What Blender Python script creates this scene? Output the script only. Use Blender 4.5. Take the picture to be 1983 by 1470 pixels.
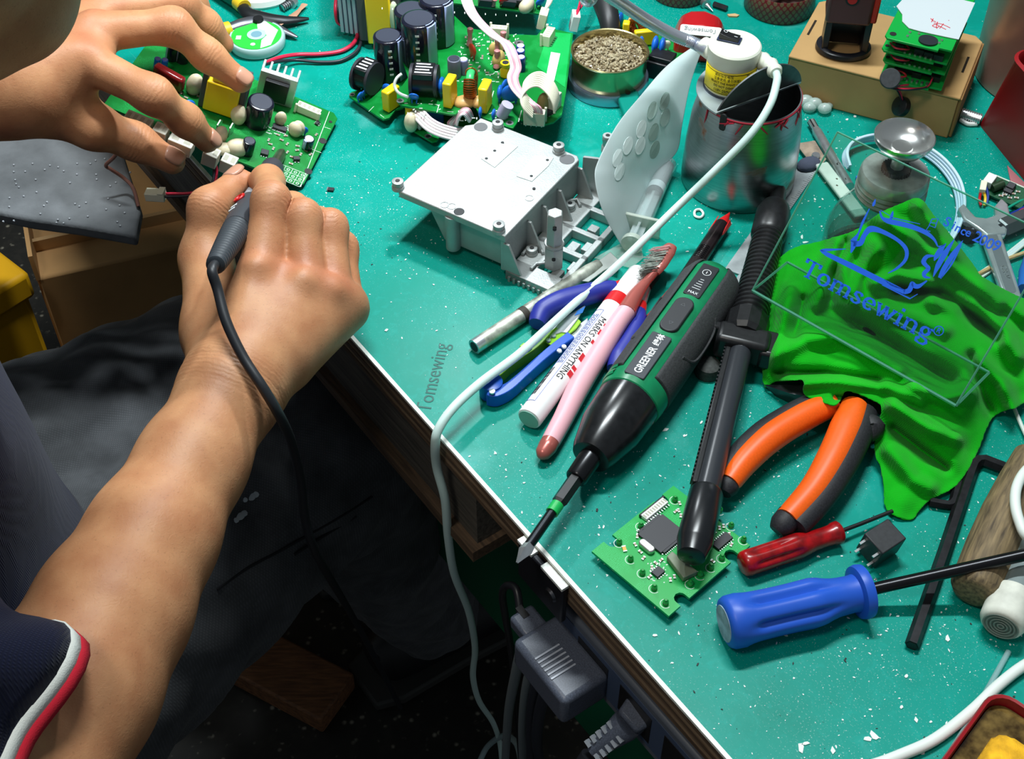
import bpy, bmesh, math, random
import numpy as np
from mathutils import Vector, Matrix, Quaternion
for o in list(bpy.data.objects): bpy.data.objects.remove(o)
scene = bpy.context.scene
COL = scene.collection
random.seed(7); rng = np.random.default_rng(7)
R = math.radians
# ---------------------------------------------------------------- camera
FPX, CX, CY, HC, DEP = 2600.0, 991.5, 735.0, 0.56, R(47.5)
cam_d = bpy.data.cameras.new('camera'); cam = bpy.data.objects.new('camera', cam_d); COL.objects.link(cam)
cam.location = (0, 0, HC); cam.rotation_euler = (R(90) - DEP, 0, 0)
cam_d.sensor_fit = 'HORIZONTAL'; cam_d.sensor_width = 36; cam_d.lens = FPX / 1983 * 36
cam_d.clip_start = .01; cam_d.clip_end = 50
scene.camera = cam
# ---------------------------------------------------------------- world, lights, exposure
w = bpy.data.worlds.new('world'); scene.world = w; w.use_nodes = True
w.node_tree.nodes['Background'].inputs[0].default_value = (.80, .92, 1.0, 1)
w.node_tree.nodes['Background'].inputs[1].default_value = .16
def area(name, loc, target, sx, sy, power, col, shape='RECTANGLE'):
    d = bpy.data.lights.new(name, 'AREA'); d.shape = shape; d.size = sx; d.size_y = sy; d.energy = power; d.color = col
    o = bpy.data.objects.new(name, d); COL.objects.link(o); o.location = loc
    o.rotation_euler = (Vector(target) - Vector(loc)).to_track_quat('-Z', 'Y').to_euler()
    return o
area('bench_tube_light', (.02, .95, 1.60), (.02, .65, 0), .60, .07, 31, (.90, .98, 1.0))
area('ceiling_light', (-.55, -.10, 1.65), (-.1, .55, 0), .30, .30, 8, (1.0, .95, .86))
vs = scene.view_settings
vs.view_transform = 'Standard'; vs.look = 'None'; vs.exposure = 0.0; vs.gamma = 1; vs.use_curve_mapping = False

# ---------------------------------------------------------------- pixel -> world
sD, cD = math.sin(DEP), math.cos(DEP)
def ray(u, v):
    x = (u - CX) / FPX; y = (v - CY) / FPX
    return Vector((x, cD - y * sD, -(sD + y * cD)))
def P(u, v, z=0.0):
    d = ray(u, v); return Vector((0, 0, HC)) + d * ((z - HC) / d.z)
def pix(p):
    p = Vector(p) - Vector((0, 0, HC)); dep = p.y * cD - p.z * sD
    return (CX + FPX * p.x / dep, CY + FPX * (-p.y * sD - p.z * cD) / dep)
def PL(pts): return [P(*q) for q in pts]

# ---------------------------------------------------------------- materials
MATS = {}
def lin(c):
    if isinstance(c, str):
        c = [int(c[i:i + 2], 16) for i in (0, 2, 4)]
    r = []
    for x in c[:3]:
        x /= 255.0; r.append(x / 12.92 if x <= .04045 else ((x + .055) / 1.055) ** 2.4)
    return (*r, 1)
def mat(name, col, rough=.5, metal=0, var=0, vscale=60, bump=0, bscale=400, trans=0, coat=0, spec=.5, emit=0, sss=0, ior=1.45, var2=None):
    if name in MATS: return MATS[name]
    m = bpy.data.materials.new(name); m.use_nodes = True; MATS[name] = m
    nt = m.node_tree; b = nt.nodes['Principled BSDF']
    c = lin(col)
    b.inputs['Base Color'].default_value = c; b.inputs['Roughness'].default_value = rough
    b.inputs['Metallic'].default_value = metal; b.inputs['Specular IOR Level'].default_value = spec
    b.inputs['Transmission Weight'].default_value = trans; b.inputs['Coat Weight'].default_value = coat; b.inputs['IOR'].default_value = ior
    if emit:
        b.inputs['Emission Color'].default_value = c; b.inputs['Emission Strength'].default_value = emit
    if sss:
        b.inputs['Subsurface Weight'].default_value = sss; b.inputs['Subsurface Radius'].default_value = (.008, .004, .002); b.inputs['Subsurface Scale'].default_value = 1
    if var or bump:
        tc = nt.nodes.new('ShaderNodeTexCoord')
    if var:
        n = nt.nodes.new('ShaderNodeTexNoise'); n.inputs['Scale'].default_value = vscale; n.inputs['Detail'].default_value = 5
        nt.links.new(tc.outputs['Object'], n.inputs['Vector'])
        rp = nt.nodes.new('ShaderNodeValToRGB'); rp.color_ramp.elements[0].position = .32; rp.color_ramp.elements[1].position = .68
        lo = [x * (1 - var) for x in c[:3]] + [1]; hi = [min(1, x * (1 + var)) for x in c[:3]] + [1]
        if var2: hi = lin(var2)
        rp.color_ramp.elements[0].color = lo; rp.color_ramp.elements[1].color = hi
        nt.links.new(n.outputs['Fac'], rp.inputs['Fac']); nt.links.new(rp.outputs['Color'], b.inputs['Base Color'])
    if bump:
        n2 = nt.nodes.new('ShaderNodeTexNoise'); n2.inputs['Scale'].default_value = bscale; n2.inputs['Detail'].default_value = 4
        nt.links.new(tc.outputs['Object'], n2.inputs['Vector'])
        bp = nt.nodes.new('ShaderNodeBump'); bp.inputs['Strength'].default_value = bump; bp.inputs['Distance'].default_value = .0006
        nt.links.new(n2.outputs['Fac'], bp.inputs['Height']); nt.links.new(bp.outputs['Normal'], b.inputs['Normal'])
    return m
def clear_mat(name, tint=(255, 255, 255), f=.06, rough=.02, gloss=(1, 1, 1), milky=0, milk=(240, 245, 245)):
    """thin clear plastic or glass: see-through with a Fresnel gloss, optionally milky"""
    if name in MATS: return MATS[name]
    m = bpy.data.materials.new(name); m.use_nodes = True; MATS[name] = m
    nt = m.node_tree; nt.nodes.remove(nt.nodes['Principled BSDF']); out = nt.nodes['Material Output']
    t = nt.nodes.new('ShaderNodeBsdfTransparent'); t.inputs[0].default_value = lin(tint)
    g = nt.nodes.new('ShaderNodeBsdfGlossy'); g.inputs['Roughness'].default_value = rough; g.inputs[0].default_value = (*gloss, 1)
    fc = nt.nodes.new('ShaderNodeLayerWeight'); fc.inputs['Blend'].default_value = .5
    pw = nt.nodes.new('ShaderNodeMath'); pw.operation = 'POWER'; pw.inputs[1].default_value = 4; nt.links.new(fc.outputs['Facing'], pw.inputs[0])
    lw = nt.nodes.new('ShaderNodeMath'); lw.operation = 'MULTIPLY_ADD'; lw.inputs[1].default_value = .6; lw.inputs[2].default_value = .025; nt.links.new(pw.outputs[0], lw.inputs[0])
    src = t
    if milky:
        d = nt.nodes.new('ShaderNodeBsdfPrincipled'); d.inputs['Base Color'].default_value = lin(milk); d.inputs['Roughness'].default_value = .5
        mm = nt.nodes.new('ShaderNodeMixShader'); mm.inputs[0].default_value = milky
        nt.links.new(t.outputs[0], mm.inputs[1]); nt.links.new(d.outputs[0], mm.inputs[2]); src = mm
    mx = nt.nodes.new('ShaderNodeMixShader')
    nt.links.new(lw.outputs[0], mx.inputs[0]); nt.links.new(src.outputs[0], mx.inputs[1]); nt.links.new(g.outputs[0], mx.inputs[2])
    nt.links.new(mx.outputs[0], out.inputs[0])
    return m

# ---------------------------------------------------------------- mesh builder
def frame(o, xd, up=(0, 0, 1)):
    x = Vector(xd).normalized(); z = Vector(up); z = (z - x * z.dot(x)).normalized(); y = z.cross(x)
    M = Matrix((x, y, z)).transposed().to_4x4(); M.translation = Vector(o); return M
def T(x, y, z): return Matrix.Translation((x, y, z))
def RZ(a): return Matrix.Rotation(R(a), 4, 'Z')
def RX(a): return Matrix.Rotation(R(a), 4, 'X')
def RY(a): return Matrix.Rotation(R(a), 4, 'Y')
def spline(pts, n=8, closed=False):
    pts = [Vector(p) for p in pts]; out = []; N = len(pts)
    rngN = N if closed else N - 1
    for i in range(rngN):
        if closed: a, b, c, d = pts[i - 1], pts[i], pts[(i + 1) % N], pts[(i + 2) % N]
        else: a, b, c, d = pts[max(i - 1, 0)], pts[i], pts[i + 1], pts[min(i + 2, N - 1)]
        for k in range(n):
            t = k / n
            out.append(.5 * ((2 * b) + (c - a) * t + (2 * a - 5 * b + 4 * c - d) * t * t + (3 * b - a - 3 * c + d) * t ** 3))
    if not closed: out.append(pts[-1])
    return out
def lerplist(vals, n):
    out = []
    for i in range(n):
        t = i / (n - 1) * (len(vals) - 1); k = min(int(t), len(vals) - 2); out.append(vals[k] + (vals[k + 1] - vals[k]) * (t - k))
    return out
class MB:
    def __init__(s): s.v = []; s.f = []
    def add(s, vs, fs, M=None):
        k = len(s.v)
        s.v += [tuple(M @ Vector(p)) if M else tuple(p) for p in vs]
        s.f += [tuple(i + k for i in f) for f in fs]; return s
    def bx(s, x0, x1, y0, y1, z0, z1, M=None):
        return s.add([(x, y, z) for z in (z0, z1) for y in (y0, y1) for x in (x0, x1)],
                     [(0, 2, 3, 1), (4, 5, 7, 6), (0, 1, 5, 4), (2, 6, 7, 3), (0, 4, 6, 2), (1, 3, 7, 5)], M)
    def box(s, c, d, M=None):
        return s.bx(c[0] - d[0] / 2, c[0] + d[0] / 2, c[1] - d[1] / 2, c[1] + d[1] / 2, c[2] - d[2] / 2, c[2] + d[2] / 2, M)
    def rings(s, rs, cap0=True, cap1=True, close=True, M=None):
        n = len(rs[0]); vs = [p for r in rs for p in r]; fs = []
        for i in range(len(rs) - 1):
            for j in range(n if close else n - 1):
                a = i * n + j; b = i * n + (j + 1) % n; fs.append((a, b, b + n, a + n))
        if cap0: fs.append(tuple(reversed(range(n))))
        if cap1: fs.append(tuple(range((len(rs) - 1) * n, len(rs) * n)))
        return s.add(vs, fs, M)
    def lathe(s, prof, n=24, M=None, cap0=True, cap1=True, sq=0, a0=0, a1=360):
        """prof: (x along axis, radius); axis = local X"""
        rs = []; full = (a1 - a0) == 360
        for x, r in prof:
            ring = []
            for k in range(n):
                a = R(a0 + (a1 - a0) * k / (n if full else n - 1)); rr = r
                if sq: rr = r * (1 + sq * math.cos(4 * a))
                ring.append((x, rr * math.cos(a), rr * math.sin(a)))
            rs.append(ring)
        return s.rings(rs, cap0 and full, cap1 and full, close=full, M=M)
    def lz(s, prof, n=28, M=None, cap0=True, cap1=True):
        """prof: (radius, z); axis = local Z"""
        rs = [[(r * math.cos(2 * math.pi * k / n), r * math.sin(2 * math.pi * k / n), z) for k in range(n)] for r, z in prof]
        return s.rings(rs, cap0, cap1, M=M)
    def tube(s, pts, r, n=8, caps=True, flat=1.0, up=(0, 0, 1), M=None, closed=False):
        pts = [Vector(p) for p in pts]; N = len(pts); rr = r if isinstance(r, (list, tuple)) else [r] * N
        if len(rr) != N: rr = lerplist(rr, N)
        t0 = (pts[1] - pts[0]).normalized(); u = Vector(up)
        if abs(u.dot(t0)) > .95: u = Vector((1, 0, 0))
        nrm = (u - t0 * u.dot(t0)).normalized(); rs = []
        for i, p in enumerate(pts):
            t = (pts[min(i + 1, N - 1)] - pts[max(i - 1, 0)])
            if closed: t = pts[(i + 1) % N] - pts[i - 1]
            t.normalize()
            nrm = (nrm - t * nrm.dot(t)).normalized(); bi = t.cross(nrm)
            rs.append([p + (nrm * math.sin(2 * math.pi * k / n) * flat + bi * math.cos(2 * math.pi * k / n)) * rr[i] for k in range(n)])
        if closed: rs.append(rs[0]); caps = False
        return s.rings(rs, caps, caps, M=M)
    def prism(s, poly, z0, z1, M=None):
        n = len(poly)
        a = sum(poly[i][0] * poly[(i + 1) % n][1] - poly[(i + 1) % n][0] * poly[i][1] for i in range(n))
        if a < 0: poly = poly[::-1]
        vs = [(x, y, z0) for x, y in poly] + [(x, y, z1) for x, y in poly]
        return s.add(vs, [tuple(reversed(range(n))), tuple(range(n, 2 * n))] + [(i, (i + 1) % n, n + (i + 1) % n, n + i) for i in range(n)], M)
    def ball(s, c, r, M=None, nu=14, nv=9, e=1.0):
        if not isinstance(r, (tuple, list)): r = (r, r, r)
        rs = []
        for j in range(1, nv):
            b = -math.pi / 2 + math.pi * j / nv
            rs.append([(c[0] + r[0] * math.cos(b) * math.cos(2 * math.pi * k / nu), c[1] + r[1] * math.cos(b) * math.sin(2 * math.pi * k / nu), c[2] + r[2] * math.sin(b)) for k in range(nu)])
        k0 = len(s.v); s.rings(rs, False, False, M=M)
        vs = [(c[0], c[1], c[2] - r[2]), (c[0], c[1], c[2] + r[2])]; k1 = len(s.v); s.add(vs, [], M)
        top = k0 + (len(rs) - 1) * nu
        for k in range(nu):
            s.f.append((k1, k0 + (k + 1) % nu, k0 + k)); s.f.append((k1 + 1, top + k, top + (k + 1) % nu))
        return s
    def cyl(s, a, b, r0, r1=None, n=16, M=None):
        return s.tube([a, b], [r0, r0 if r1 is None else r1], n, M=M)
    def build(s, name, m, parent=None, smooth=40, bevel=0, seg=2, sub=0, world=False, solid=0, kind=None, label=None):
        me = bpy.data.meshes.new(name)
        v = s.v
        if world and parent is not None:
            I = FR[parent.name].inverted(); v = [tuple(I @ Vector(p)) for p in v]
        me.from_pydata(v, [], s.f); me.materials.append(m); me.validate(); me.update()
        bm = bmesh.new(); bm.from_mesh(me); bmesh.ops.recalc_face_normals(bm, faces=bm.faces) if not solid else None; bm.to_mesh(me); bm.free()
        if smooth:
            me.polygons.foreach_set('use_smooth', [True] * len(me.polygons)); me.set_sharp_from_angle(angle=R(smooth))
        o = bpy.data.objects.new(name, me); COL.objects.link(o)
        if parent is not None: o.parent = parent
        if solid:
            md = o.modifiers.new('solid', 'SOLIDIFY'); md.thickness = solid; md.offset = 0
        if bevel:
            md = o.modifiers.new('bevel', 'BEVEL'); md.width = bevel; md.segments = seg; md.limit_method = 'ANGLE'; md.angle_limit = R(35)
        if sub:
            md = o.modifiers.new('sub', 'SUBSURF'); md.levels = sub; md.render_levels = sub
        if kind: o['kind'] = kind
        if label: o['label'] = label
        return o
FR = {}
def thing(name, label, cat, M=None, group=None):
    if M is None: M = Matrix()
    elif not isinstance(M, Matrix): M = Matrix.Translation(M)
    o = bpy.data.objects.new(name, None); COL.objects.link(o); o.empty_display_size = .02
    o.matrix_world = M; FR[o.name] = M.copy()
    o['label'] = label; o['category'] = cat
    if group: o['group'] = group
    return o
def tag(o, label, cat, group=None):
    o['label'] = label; o['category'] = cat
    if group: o['group'] = group
    return o
def struct(o):
    o['kind'] = 'structure'; return o
def copy_tree(root, M, label=None):
    c = root.copy(); COL.objects.link(c); c.matrix_world = M; FR[c.name] = M.copy()
    if label: c['label'] = label
    for ch in list(root.children):
        d = ch.copy(); COL.objects.link(d); d.parent = c
        for g in list(ch.children):
            e = g.copy(); COL.objects.link(e); e.parent = d
    return c
def text(s, size, M, m, parent, name='lettering', bold=0, sx=1.0, align='CENTER', ext=.00008):
    cu = bpy.data.curves.new('t', 'FONT'); cu.body = s; cu.size = size; cu.align_x = align; cu.align_y = 'CENTER'; cu.offset = bold; cu.extrude = ext; cu.resolution_u = 3
    to = bpy.data.objects.new('t', cu); COL.objects.link(to)
    me = bpy.data.meshes.new_from_object(to.evaluated_get(bpy.context.evaluated_depsgraph_get()))
    bpy.data.objects.remove(to); bpy.data.curves.remove(cu)
    me.transform(M @ Matrix.Diagonal((sx, 1, 1, 1))); me.materials.clear(); me.materials.append(m); me.name = name
    o = bpy.data.objects.new(name, me); COL.objects.link(o)
    if parent is not None: o.parent = parent
    return o
def ribbon(mb, pts, ws, M=None, z0=0, z1=.0001):
    """flat stroke in local XY with a width at each point"""
    pts = [Vector((p[0], p[1])) for p in pts]; n = len(pts)
    if not isinstance(ws, (list, tuple)): ws = [ws] * n
    L = []; Rr = []
    for i, p in enumerate(pts):
        t = pts[min(i + 1, n - 1)] - pts[max(i - 1, 0)]
        t = t.normalized() if t.length > 1e-9 else Vector((1, 0)); nn = Vector((-t.y, t.x)) * ws[i] / 2
        L.append(p + nn); Rr.append(p - nn)
    vs = [(*p, z) for z in (z0, z1) for p in L + Rr]; fs = []; k = 2 * n
    for i in range(n - 1):
        fs += [(k + i, k + n + i, k + n + i + 1, k + i + 1), (i, i + 1, n + i + 1, n + i), (i, k + i, k + i + 1, i + 1), (n + i, n + i + 1, k + n + i + 1, k + n + i)]
    mb.add(vs, fs, M); return mb
def rrect(w, h, r, n=5):
    out = []
    for cx, cy, a0 in ((w / 2 - r, h / 2 - r, 0), (-w / 2 + r, h / 2 - r, 90), (-w / 2 + r, -h / 2 + r, 180), (w / 2 - r, -h / 2 + r, 270)):
        for k in range(n + 1):
            a = R(a0 + 90 * k / n); out.append((cx + r * math.cos(a), cy + r * math.sin(a)))
    return out
def circ(cx, cy, r, n=20, ry=None): return [(cx + r * math.cos(2 * math.pi * k / n), cy + (ry or r) * math.sin(2 * math.pi * k / n)) for k in range(n)]
# common materials
BLACK = mat('black_plastic', (22, 23, 26), .38, var=.25, vscale=300)
BLACKG = mat('black_gloss', (14, 14, 17), .18)
WHITEP = mat('white_plastic', (228, 232, 228), .4)
CREAM = mat('cream_plastic', (226, 224, 200), .45)
STEEL = mat('steel', (196, 200, 204), .30, .8, var=.12, vscale=200)
DSTEEL = mat('dark_steel', (88, 90, 95), .38, 1, var=.2, vscale=200)
INK = mat('ink_black', (25, 25, 28), .6)
WINK = mat('ink_white', (225, 230, 232), .6)
REDP = mat('red_plastic', (196, 28, 30), .32)
YELLOW = mat('yellow_film', (240, 205, 30), .35)
BLUEC = mat('blue_ceramic', (28, 105, 205), .3)
COPPER = mat('copper_wire', (190, 110, 60), .3, .85)
GLUE = mat('cream_glue', (214, 202, 172), .45, var=.12, vscale=200, sss=.1)
SOLDER = mat('solder', (205, 208, 210), .3, .9)
# ================================================================= the setting
def table_mat():
    m = bpy.data.materials.new('green_bench_laminate'); m.use_nodes = True; nt = m.node_tree; b = nt.nodes['Principled BSDF']; N = nt.nodes.new; L = nt.links.new
    tc = N('ShaderNodeTexCoord')
    def noise(scale, detail=4, vec=None, dist=0):
        n = N('ShaderNodeTexNoise'); n.inputs['Scale'].default_value = scale; n.inputs['Detail'].default_value = detail; n.inputs['Distortion'].default_value = dist
        L(vec or tc.outputs['Object'], n.inputs['Vector']); return n.outputs['Fac']
    def ramp(fac, p0, p1, c0=(0, 0, 0, 1), c1=(1, 1, 1, 1)):
        r = N('ShaderNodeValToRGB'); r.color_ramp.elements[0].position = p0; r.color_ramp.elements[1].position = p1
        r.color_ramp.elements[0].color = c0; r.color_ramp.elements[1].color = c1; L(fac, r.inputs['Fac']); return r.outputs['Color']
    def mix(f, a, bb):
        x = N('ShaderNodeMix'); x.data_type = 'RGBA'; L(f, x.inputs[0]) if not isinstance(f, float) else setattr(x.inputs[0], 'default_value', f)
        for i, c in ((6, a), (7, bb)):
            if isinstance(c, tuple): x.inputs[i].default_value = c
            else: L(c, x.inputs[i])
        return x.outputs[2]
    def mul(a, bb):
        x = N('ShaderNodeMath'); x.operation = 'MULTIPLY'; L(a, x.inputs[0]); L(bb, x.inputs[1]) if not isinstance(bb, float) else setattr(x.inputs[1], 'default_value', bb); return x.outputs[0]
    base = mix(ramp(noise(9, 6), .35, .7), lin((0, 136, 119)), lin((0, 148, 135)))
    # dried pale smears
    base = mix(mul(ramp(noise(14, 8, dist=.6), .60, .74), .35), base, lin((120, 196, 196)))
    base = mix(mul(ramp(noise(130, 9, dist=1.5), .54, .68), .16), base, lin((30, 176, 166)))
    base = mix(mul(ramp(noise(38, 8), .50, .72), .20), base, lin((0, 108, 92)))
    # fine dusting that gathers in patches
    dust = mul(ramp(noise(1100, 2), .63, .70), ramp(noise(10, 3), .38, .60))
    base = mix(mul(dust, .36), base, lin((205, 225, 222)))
    # dark grime specks
    base = mix(mul(mul(ramp(noise(420, 3), .70, .74), ramp(noise(16, 3), .5, .62)), .6), base, lin((20, 60, 55)))
    # scratches
    mp = N('ShaderNodeMapping'); mp.inputs['Rotation'].default_value = (0, 0, .6); mp.inputs['Scale'].default_value = (14, 420, 1); L(tc.outputs['Object'], mp.inputs['Vector'])
    base = mix(mul(ramp(noise(1.0, 3, mp.outputs['Vector']),   .70, .76), .16), base, lin((150, 215, 210)))
    L(base, b.inputs['Base Color'])
    rr = N('ShaderNodeMapRange'); rr.inputs[3].default_value = .30; rr.inputs[4].default_value = .50; L(noise(25, 6), rr.inputs[0]); L(rr.outputs[0], b.inputs['Roughness'])
    bp = N('ShaderNodeBump'); bp.inputs['Strength'].default_value = .06; bp.inputs['Distance'].default_value = .0005; L(noise(300, 4), bp.inputs['Height']); L(bp.outputs[0], b.inputs['Normal'])
    b.inputs['Specular IOR Level'].default_value = .16
    return m
def wood_mat(name, c0, c1, sc=(30, 400, 400), rough=.7):
    m = bpy.data.materials.new(name); m.use_nodes = True; nt = m.node_tree; b = nt.nodes['Principled BSDF']
    tc = nt.nodes.new('ShaderNodeTexCoord'); mp = nt.nodes.new('ShaderNodeMapping'); mp.inputs['Scale'].default_value = sc
    n = nt.nodes.new('ShaderNodeTexNoise'); n.inputs['Scale'].default_value = 1; n.inputs['Detail'].default_value = 6; n.inputs['Distortion'].default_value = .4
    r = nt.nodes.new('ShaderNodeValToRGB'); r.color_ramp.elements[0].position = .3; r.color_ramp.elements[1].position = .7
    r.color_ramp.elements[0].color = lin(c0); r.color_ramp.elements[1].color = lin(c1)
    nt.links.new(tc.outputs['Object'], mp.inputs[0]); nt.links.new(mp.outputs[0], n.inputs['Vector']); nt.links.new(n.outputs['Fac'], r.inputs[0]); nt.links.new(r.outputs[0], b.inputs['Base Color'])
    bp = nt.nodes.new('ShaderNodeBump'); bp.inputs['Strength'].default_value = .4; bp.inputs['Distance'].default_value = .0006; nt.links.new(n.outputs['Fac'], bp.inputs['Height']); nt.links.new(bp.outputs[0], b.inputs['Normal'])
    b.inputs['Roughness'].default_value = rough; return m
EA, EB = P(673, 647), P(1320, 1373)
ED = (EB - EA).normalized(); EN = Vector((-ED.y, ED.x, 0))           # along the edge (towards the camera), into the table
if EN.x < 0: EN = -EN
TM = frame(EA, ED)                                                   # table frame: X along the edge, Y towards the table when EN is +Y
SY = 1 if (TM.inverted().to_3x3() @ EN).y > 0 else -1
def ty(a): return a * SY
table = thing('workbench', 'green laminate workbench with white edge strip over a plywood edge', 'workbench', TM)
def tbox(x0, x1, y0, y1, z0, z1):
    return MB().bx(x0, x1, min(ty(y0), ty(y1)), max(ty(y0), ty(y1)), z0, z1)
tbox(-.75, .75, .0022, 1.1, -.0016, 0).build('laminate_top', table_mat(), table)
tbox(-.75, .75, 0, .0022, -.0018, .0002).build('edge_strip', mat('edge_white', (232, 236, 226), .5, var=.2, vscale=120), table, label='white edge strip with grime')
PLY = [wood_mat('plywood_dark', (56, 42, 30), (104, 82, 60)), wood_mat('plywood_light', (96, 78, 60), (150, 126, 98))]
for i in range(5):
    tbox(-.75, .75, .0004 * (i % 2), 1.1, -.0018 - .0034 * (i + 1), -.0018 - .0034 * i).build('plywood_layer', PLY[i % 2], table)
ax = (TM.inverted() @ P(876, 918)).x
tbox(-.75, ax, .006, .024, -.075, -.0188).build('apron_board', wood_mat('apron_grey', (58, 54, 48), (96, 90, 80)), table)
tbox(-.75, ax + .004, .0, .028, -.084, -.075).build('apron_rail', PLY[0], table)
tbox(-.70, -.66, .06, .10, -.75, -.0188).build('leg', PLY[0], table)
tbox(.62, .66, .06, .10, -.75, -.0188).build('leg', PLY[0], table)
tbox(-.70, -.66, 1.0, 1.04, -.75, -.0188).build('leg', PLY[0], table)
tbox(.62, .66, 1.0, 1.04, -.75, -.0188).build('leg', PLY[0], table)
tbox(-.60, .2, .10, .112, -.40, -.02).build('back_panel', mat('green_panel', (8, 92, 62), .5), table)
text('Tomsewing', .0125, TM.inverted() @ frame(P(839, 730, .00012), P(828, 765) - P(847, 697)) @ Matrix.Rotation(math.pi, 4, 'Z'), mat('faded_stamp', (28, 92, 84), .6), table, name='stamped_lettering', sx=.92)
# floor
def floor_mat():
    m = bpy.data.materials.new('dark_terrazzo'); m.use_nodes = True; nt = m.node_tree; b = nt.nodes['Principled BSDF']
    tc = nt.nodes.new('ShaderNodeTexCoord'); v = nt.nodes.new('ShaderNodeTexVoronoi'); v.inputs['Scale'].default_value = 90
    nt.links.new(tc.outputs['Object'], v.inputs['Vector'])
    r = nt.nodes.new('ShaderNodeValToRGB'); e = r.color_ramp.elements; e[0].position = .10; e[1].position = .30
    e[0].color = lin((150, 145, 130)); e[1].color = lin((44, 42, 38)); nt.links.new(v.outputs['Distance'], r.inputs[0])
    n = nt.nodes.new('ShaderNodeTexNoise'); n.inputs['Scale'].default_value = 70; n.inputs['Detail'].default_value = 5; nt.links.new(tc.outputs['Object'], n.inputs['Vector'])
    r2 = nt.nodes.new('ShaderNodeValToRGB'); r2.color_ramp.elements[0].position = .5; r2.color_ramp.elements[1].position = .62; nt.links.new(n.outputs['Fac'], r2.inputs[0])
    mx = nt.nodes.new('ShaderNodeMix'); mx.data_type = 'RGBA'; nt.links.new(r2.outputs[0], mx.inputs[0]); mx.inputs[6].default_value = lin((36, 35, 32)); nt.links.new(r.outputs[0], mx.inputs[7])
    nt.links.new(mx.outputs[2], b.inputs['Base Color']); b.inputs['Roughness'].default_value = .5; return m
fl = MB().bx(-3, 3, -2.5, 3.5, -.80, -.75).build('floor', floor_mat()); struct(fl)
wl = MB().bx(-3, 3, 2.2, 2.3, -.75, 2.2).build('wall_back', mat('wall_grey', (120, 122, 120), .8)); struct(wl)
# ================================================================= the person
def smin(a, b, k):
    h = np.clip(.5 + .5 * (b - a) / k, 0, 1); return b * (1 - h) + a * h - k * h * (1 - h)
def sd(p, a, b, r0, r1):
    ab = b - a; t = np.clip(((p - a) @ ab) / max(ab @ ab, 1e-12), 0, 1)
    return np.linalg.norm(p - (a + t[:, None] * ab), axis=1) - (r0 + (r1 - r0) * t)
def npv(v): return np.array(tuple(v), float)
def organic(name, groups, k_in, k_out, voxel, m, parent=None, smooth_it=2, detail=None):
    """one continuous surface from tapered limbs; groups = lists of (a, b, ra, rb)"""
    mb = MB()
    for g in groups:
        for a, b, r0, r1 in g:
            mb.ball(a, r0, nu=16, nv=10); mb.ball(b, r1, nu=16, nv=10)
            if (Vector(b) - Vector(a)).length > 1e-6: mb.tube([a, b], [r0, r1], 16)
    me = bpy.data.meshes.new(name); me.from_pydata(mb.v, [], mb.f); me.update()
    o = bpy.data.objects.new(name, me); COL.objects.link(o)
    md = o.modifiers.new('r', 'REMESH'); md.mode = 'VOXEL'; md.voxel_size = voxel
    me2 = bpy.data.meshes.new_from_object(o.evaluated_get(bpy.context.evaluated_depsgraph_get()))
    bpy.data.objects.remove(o); bpy.data.meshes.remove(me)
    n = len(me2.vertices); co = np.empty(n * 3); me2.vertices.foreach_get('co', co); p = co.reshape(-1, 3)
    G = [[(npv(a), npv(b), r0, r1) for a, b, r0, r1 in g] for g in groups]
    sel = []                                                     # which points each limb can reach
    for g in G:
        lo = np.min([np.minimum(a, b) - max(r0, r1) for a, b, r0, r1 in g], 0) - .03; hi = np.max([np.maximum(a, b) + max(r0, r1) for a, b, r0, r1 in g], 0) + .03
        sel.append(np.nonzero(np.all((p > lo) & (p < hi), axis=1))[0])
    def D(q):
        tot = np.full(len(q), .5)
        for g, ko, ix in zip(G, k_out, sel):
            d = None; qq = q[ix]
            for a, b, r0, r1 in g:
                e = sd(qq, a, b, r0, r1); d = e if d is None else smin(d, e, k_in)
            tot[ix] = smin(tot[ix], d, ko)
        return tot
    e = 2e-4
    def grad(q, d):
        g = np.stack([(D(q + np.eye(3)[i] * e) - d) / e for i in range(3)], 1)
        return g / np.maximum(np.linalg.norm(g, axis=1, keepdims=True), 1e-9)
    for it in range(2):
        d = D(p); g = grad(p, d); p = p - np.clip(d, -.004, .004)[:, None] * g
    d = D(p); p = p - np.clip(d, -.004, .004)[:, None] * g
    # light relaxation
    ed = np.empty(len(me2.edges) * 2, dtype=np.int64); me2.edges.foreach_get('vertices', ed); ed = ed.reshape(-1, 2)
    cnt = np.bincount(ed.ravel(), minlength=n).astype(float)
    for it in range(smooth_it):
        acc = np.zeros_like(p); np.add.at(acc, ed[:, 0], p[ed[:, 1]]); np.add.at(acc, ed[:, 1], p[ed[:, 0]])
        p = p * .5 + .5 * acc / np.maximum(cnt, 1)[:, None]
    d = D(p); nrm = grad(p, d)
    if detail is not None: p = p + nrm * detail(p, nrm)[:, None]
    if parent is not None:
        I = np.array(FR[parent.name].inverted()); p = p @ I[:3, :3].T + I[:3, 3]
    me2.vertices.foreach_set('co', p.ravel()); me2.materials.clear(); me2.materials.append(m); me2.name = name
    me2.polygons.foreach_set('use_smooth', [True] * len(me2.polygons)); me2.update()
    ob = bpy.data.objects.new(name, me2); COL.objects.link(ob)
    if parent is not None: ob.parent = parent
    return ob, p
FW = EN.copy(); RT = ED.copy()                                      # the person faces the bench; right hand side is towards the camera
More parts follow.
